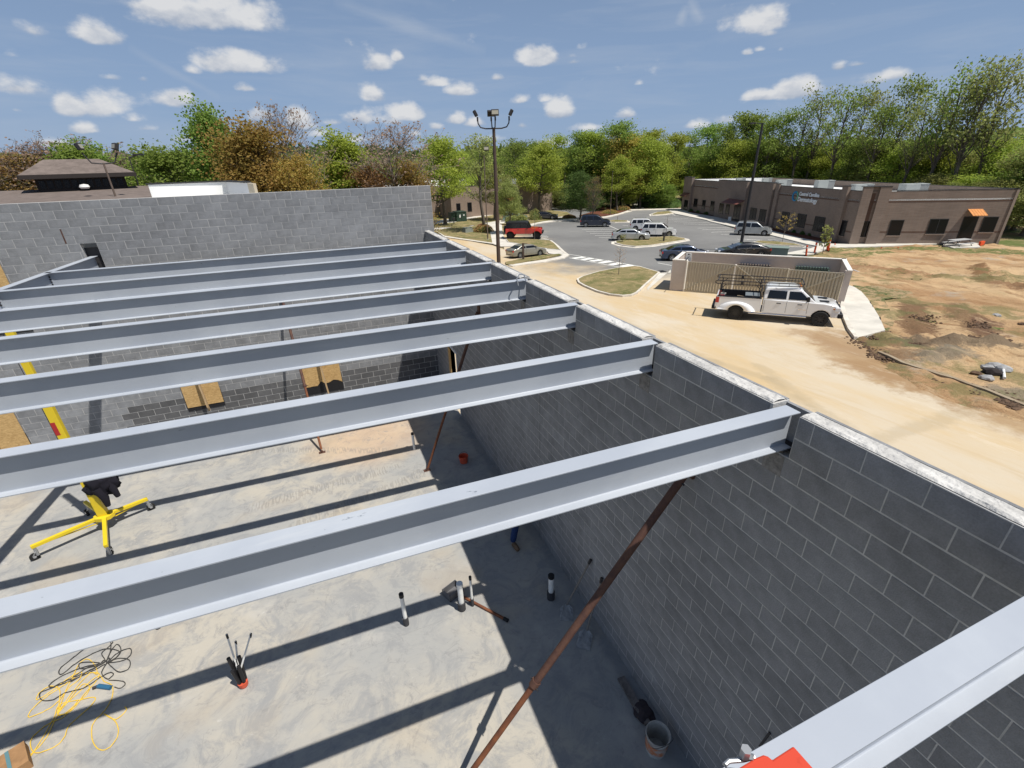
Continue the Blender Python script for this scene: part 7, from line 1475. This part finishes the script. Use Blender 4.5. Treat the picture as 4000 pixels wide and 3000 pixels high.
for i,(u,v,k,f,lab) in enumerate([(20,560,'bare',F_pk,'bare reddish tree at the left picture edge'),(70,600,'full',F_br,'brown round tree behind the left end of the shingled roof'),(150,598,'full',F_ol,'olive tree behind the shingled ridge'),(190,545,'bare',F_pk,'bare twiggy tree above the shingled ridge'),(-30,600,'full',F_br,'brown tree cut by the left picture edge'),(20,660,'full',F_ol,'low olive tree left of the shingled roof'),(430,590,'bare',F_pk,'small bare tree right of the shingled ridge'),(460,640,'full',F_ol,'low olive tree right of the shingled roof'),(540,632,'full',F_mid,'low green tree by the thin black pole')]): tree(u,v,78,k,f,lab,1.6)
# small trees and shrubs
def sapling(base,top,leaf,label,n=14,wid=.3,lsz=.05,nl=220,h0=.35):
    b=G(*base); q=at_dist(*top,math.hypot(b.x-CAM.x,b.y-CAM.y)); H=q.z-b.z; t=empty('young_tree',b,label=label,cat='young tree'); rd=random.Random(int(base[0])); m=MB(); m.tube([(0,0,-.05),(0,0,H*.5),(0,0,H)],[.03,.022,.006],6); l=MB()
    for i in range(n):
        a=i*2.4; z=H*(h0+(.9-h0)*i/n); e=Vector((math.cos(a)*wid*H*.5,math.sin(a)*wid*H*.5,z+H*.14)); m.tube([(0,0,z),e],[.010,.003],4,False)
        for k in range(nl//n):
            c=Vector((0,0,z)).lerp(e,rd.uniform(.35,1.1))+Vector((rd.gauss(0,.06),rd.gauss(0,.06),rd.gauss(0,.06))); u=Vector((rd.gauss(0,1),rd.gauss(0,1),rd.gauss(0,1))).normalized(); v=u.orthogonal().normalized()*lsz; u*=lsz; l.add([c-u,c+v,c+u,c-v],[(0,1,2,3)])
    m.build('trunk',M_barkl,t); me=bpy.data.meshes.new('crown'); me.from_pydata(l.v,[],l.f); me.materials.append(leaf); obj_from_mesh('crown',me,t)
sapling(r5(597,1050),r5(625,720),F_pk,'thin bare young tree on the near grassy island',18,.42,.035,160)
sapling(r5(640,690),r5(640,600),F_ol,'small leafy young tree on the middle island by the silver sedan',12,.6,.05,160)
sapling(r5(1105,640),r5(1108,375),F_pk,'thin bare young tree beside the white SUV',10,.2,.03,50); sapling(r5(585,450),r5(585,390),F_pk,'tiny bare tree on the small far island',8,.3,.03,30)
sapling(r6(1260,955),r6(1270,640),F_or,'young tree with rusty leaves in the clinic island',16,.6,.06,260); sapling(r6(1690,1085),r6(1760,775),F_ol,'young tree with olive leaves beside the orange stakes',18,.32,.08,420,.2)
sapling(r6(850,1175),r6(850,1005),F_pk,'bare twiggy young tree behind the enclosure',14,.7,.02,20,.2); sapling(r3(1350,1490),r3(1350,1200),F_ol,'thin young tree by the front wheel of the red off-roader',10,.28,.05,150,.6)
def bush(c,r,hh,leaf,label,n=2500,name='bush',ls=.07,sx=1.):
    b=c; t=empty(name,b,label=label,cat='bush'); rd=random.Random(int(b.x*10)); l=MB()
    for i in range(n):
        d=Vector((rd.gauss(0,1),rd.gauss(0,1),abs(rd.gauss(0,1)))).normalized(); q=1-.35*rd.random()**2+.12*noise.noise(d*4+b); p=Vector((d.x*r*q*sx,d.y*r*q,d.z*hh*q)); u=Vector((rd.gauss(0,1),rd.gauss(0,1),rd.gauss(0,1))).normalized(); v=u.orthogonal().normalized()*ls; u*=ls; l.add([p-u,p+v,p+u,p-v],[(0,1,2,3)])
    me=bpy.data.meshes.new('foliage'); me.from_pydata(l.v,[],l.f); me.materials.append(leaf); obj_from_mesh('foliage',me,t)
    cr_=bmesh.new(); bmesh.ops.create_icosphere(cr_,subdivisions=2,radius=1)
    for v in cr_.verts: v.co=Vector((v.co.x*r*.8*sx,v.co.y*r*.8,max(-.02,v.co.z*hh*.8)))
    me=bpy.data.meshes.new('inner'); cr_.to_mesh(me); cr_.free(); me.materials.append(F_dk); obj_from_mesh('inner_growth',me,t); return t
a=G(*r4(1180,285));b=G(*r4(1460,295)); c=(a+b)/2; bush(c+Vector((0,1.5,0)),(b-a).length/2,hgt(*r4(1320,182),c)-c.z,F_yg,'big clipped round bush on the mulch beyond the lot',6000,ls=.11)
for q,r_,h_,f,lab in ((r4(560,470),1.3,1.3,F_ol,'olive bush left of the pair above the red off-roader'),(r4(655,468),1.2,1.3,F_ol,'olive bush right of the pair above the red off-roader'),(r4(805,440),1.3,1.9,F_ol,'taller shrub beside the small dark hatchback'),(r4(1170,420),1.3,.6,F_br,'low red brown shrub at the lawn tip'),(r4(1610,375),1.8,.8,F_br,'red brown shrub bed under the bright round tree'),(r4(1740,335),1.8,.9,F_br,'red brown shrub at the right end of the mulch bed'),(r4(2070,290),4.2,2.6,F_dk,'dark scrub clump beside the dirt track'),(r4(2190,300),4.,2.,F_dk,'dark scrub left of the clinic corner'),
    (r3(800,1400),1.6,1.1,F_br,'dry brown shrub round the foot of the black pole'),(r6(1230,825),.5,.55,F_dk,'low dark shrub by the clinic wall, first from the left'),(r6(1400,865),.5,.55,F_dk,'low dark shrub by the clinic wall, second from the left'),(r6(1490,885),.55,.6,F_dk,'low dark shrub by the clinic wall, third from the left'),(r6(1580,900),.55,.6,F_dk,'low dark shrub by the clinic wall, fourth from the left'),
    (r6(290,630),.8,.6,F_dk,'low dark shrub near the far clinic door'),(r6(370,645),.8,.6,F_dk,'second low dark shrub from the far clinic door'),(r6(450,665),.8,.6,F_dk,'third low dark shrub from the far clinic door')):
    bush(G(*q),r_,h_,f,lab,900 if r_<2 else 2600,ls=.06 if r_<1 else .09)
# the wood
rd=random.Random(31)
prof=[(1690,600),(1860,590),(2006,545),(2031,540),(2100,545),(2172,520),(2266,508),(2330,505),(2433,470),(2476,508),(2549,502),(2628,517),(2700,515),(2787,482),(2838,475),(2910,432),(2975,448),(3033,455),(3081,420),(3163,375),(3239,325),(3334,312),(3400,345),(3470,400),(3505,345),(3581,287),(3650,345),(3707,355),(3790,243),(3850,300),(3904,186),(3986,205),(4080,190)]
def vtop(u):
    for (a,b),(c,d) in zip(prof,prof[1:]):
        if a<=u<=c: return b+(d-b)*(u-a)/(c-a)
    return prof[0][1] if u<prof[0][0] else prof[-1][1]
def wherelab(u): return 'behind the tan brick building' if u<2150 else 'behind the far end of the lot' if u<2450 else 'where the dirt track enters the wood' if u<2680 else 'behind the far half of the clinic' if u<3150 else 'behind the clinic sign' if u<3500 else 'behind the near end of the clinic'
def dmin(u):
    T=[(1600,108),(2600,108),(2680,122),(2850,118),(3100,112),(3400,102),(3700,90),(4200,82)]
    for (a,b),(c,d) in zip(T,T[1:]):
        if a<=u<=c: return b+(d-b)*(u-a)/(c-a)
    return 108
cnt=0; WOOD=[]
def wood(u,v,d,kind,leaf,wid,adj):
    global cnt; cnt+=1
    WOOD.append((u,tree(u,v,d,kind,leaf,f'{adj} {wherelab(u)}',wid,group='trees of the wood '+wherelab(u))))
A_={id(F_yg):'yellow green',id(F_mid):'mid green',id(F_dk):'dark green',id(F_ol):'olive',id(F_br):'brownish',id(F_or):'golden'}
for (u,v) in prof[2:-1]:
    big=u>3050; d=dmin(u)+rd.uniform(4,16)
    f=rd.choice([F_mid,F_mid,F_yg]) if not big else rd.choice([F_mid,F_ol,F_mid]); wood(u,v,d,'lean' if big else 'tall',f,.85 if big else 1.05,'tall loose '+A_[id(f)]+' tree with a high crown')
u=1760
while u<4100:
    d=dmin(u)+rd.uniform(12,28); v=vtop(u)+rd.uniform(35,95)+(250 if u>3250 else 130 if u>3000 else 40 if u>2850 else 0); f=rd.choice([F_mid,F_mid,F_yg,F_yg,F_ol,F_dk]); k=rd.choice(['tall','tall','full']); wood(u,v,d,k,f,rd.uniform(.95,1.3),('tall ' if k=='tall' else 'full ')+A_[id(f)]+' tree at the wood edge')
    u+=rd.uniform(45,70)
u=1780
while u<4120:
    d=dmin(u)+rd.uniform(3,16); v=(vtop(u)*.42+690*.58 if u<2900 else 560)+rd.uniform(-20,35); f=rd.choice([F_mid,F_yg,F_yg,F_ol,F_yg,F_mid]); wood(u,v,d,'full',f,rd.uniform(1.1,1.5),'lower full '+A_[id(f)]+' tree')
    u+=rd.uniform(48,80)
u=2200
while u<4150:   # undergrowth
    d=dmin(u)+rd.uniform(0,5); f=rd.choice([F_mid,F_yg,F_ol,F_dk]); wood(u,(700 if u<2900 else 690)+rd.uniform(-15,30),d,'full',f,rd.uniform(1.5,2.2),'small bushy '+A_[id(f)]+' tree at the foot')
    u+=rd.uniform(60,95)
tree(2470,520,112,'full',F_or,'golden brown full tree among the greens above the bright round tree',1.5); tree(2520,535,110,'round',F_yg,'wide yellow green tree right of the golden brown one',1.1); tree(2330,525,118,'tall',F_mid,'tall mid green tree left of the golden brown one',2.0); tree(4110,700,86,'full',F_dk,'dark tree at the right picture edge beside the clinic',1.4,zb=-2)
tree(4060,560,92,'full',F_mid,'mid green tree at the right picture edge above the clinic corner',1.8)
# far wooded ridge: one mass nobody could count
fm=MB(); rr=random.Random(77); cv=MB()
def canopy(dist,vlist,n,ls,leaf,name,label,depth=60):
    l=MB()
    for i in range(n):
        u=rr.uniform(-500,4400); k=rr.random(); D=dist+depth*k
        v0=vlist(u)
        p=at_dist(u,v0,dist); zt=p.z+ 3.5*noise.noise(Vector((u*.012,k*3,1)))+1.8*noise.noise(Vector((u*.04,k*9,5))); q=at_dist(u,v0,D)
        z=zt-rr.random()**1.6*(zt+4) if k<.5 else zt-rr.random()*2+(D-dist)*.03
        c=Vector((q.x+rr.gauss(0,2),q.y+rr.gauss(0,2),z)); n_=Vector((rr.gauss(0,1),rr.gauss(-.4,1),rr.gauss(.6,1))).normalized(); a=n_.orthogonal().normalized()*ls*rr.uniform(.6,1.4); b=n_.cross(a); l.add([c-a-b*.6,c+a*.2-b*.9,c+a+b*.4,c-a*.4+b],[(0,1,2,3)])
    me=bpy.data.meshes.new(name); me.from_pydata(l.v,[],l.f); me.materials.append(leaf); o=obj_from_mesh(name,me); meta(o,label,'woodland',kind='stuff')
canopy(190,lambda u:(612 if u<900 else 588 if u<1500 else 600) + (15 if u<300 else 0),26000,.75,F_dk,'far_wood','distant dark wooded ridge along the horizon behind the wall')
canopy(150,lambda u:640 if u<1700 else 600 if u<2900 else 610,30000,.62,F_mid,'wood_interior','dense green interior of the wood behind its front trees',40)
canopy(420,lambda u:520+40*math.sin(u*.004) if u>3300 else 640,6000,2.2,F_mid,'far_hill_wood','distant wooded hill between the tall trees at right',60)

from collections import defaultdict
ORD=['first','second','third','fourth','fifth','sixth','seventh','eighth','ninth','tenth','eleventh','twelfth','thirteenth','fourteenth']
dd_=defaultdict(list)
for u_,o_ in WOOD: dd_[o_['label']].append((u_,o_))
for lab_,lst_ in dd_.items():
    if len(lst_)>1:
        for i_,(u_,o_) in enumerate(sorted(lst_,key=lambda q:q[0])): o_['label']=ORD[i_]+' from left, '+lab_.replace('with a high crown ','').replace('at the wood edge ','').replace('at the foot ','low ').replace('where the dirt track enters the wood','by the dirt track').replace('behind the far end of the lot','beyond the lot').replace('behind the far half of the clinic','behind far clinic half').replace('behind the near end of the clinic','behind near clinic end').replace('behind the clinic sign','behind clinic sign').replace('behind the tan brick building','behind tan building')
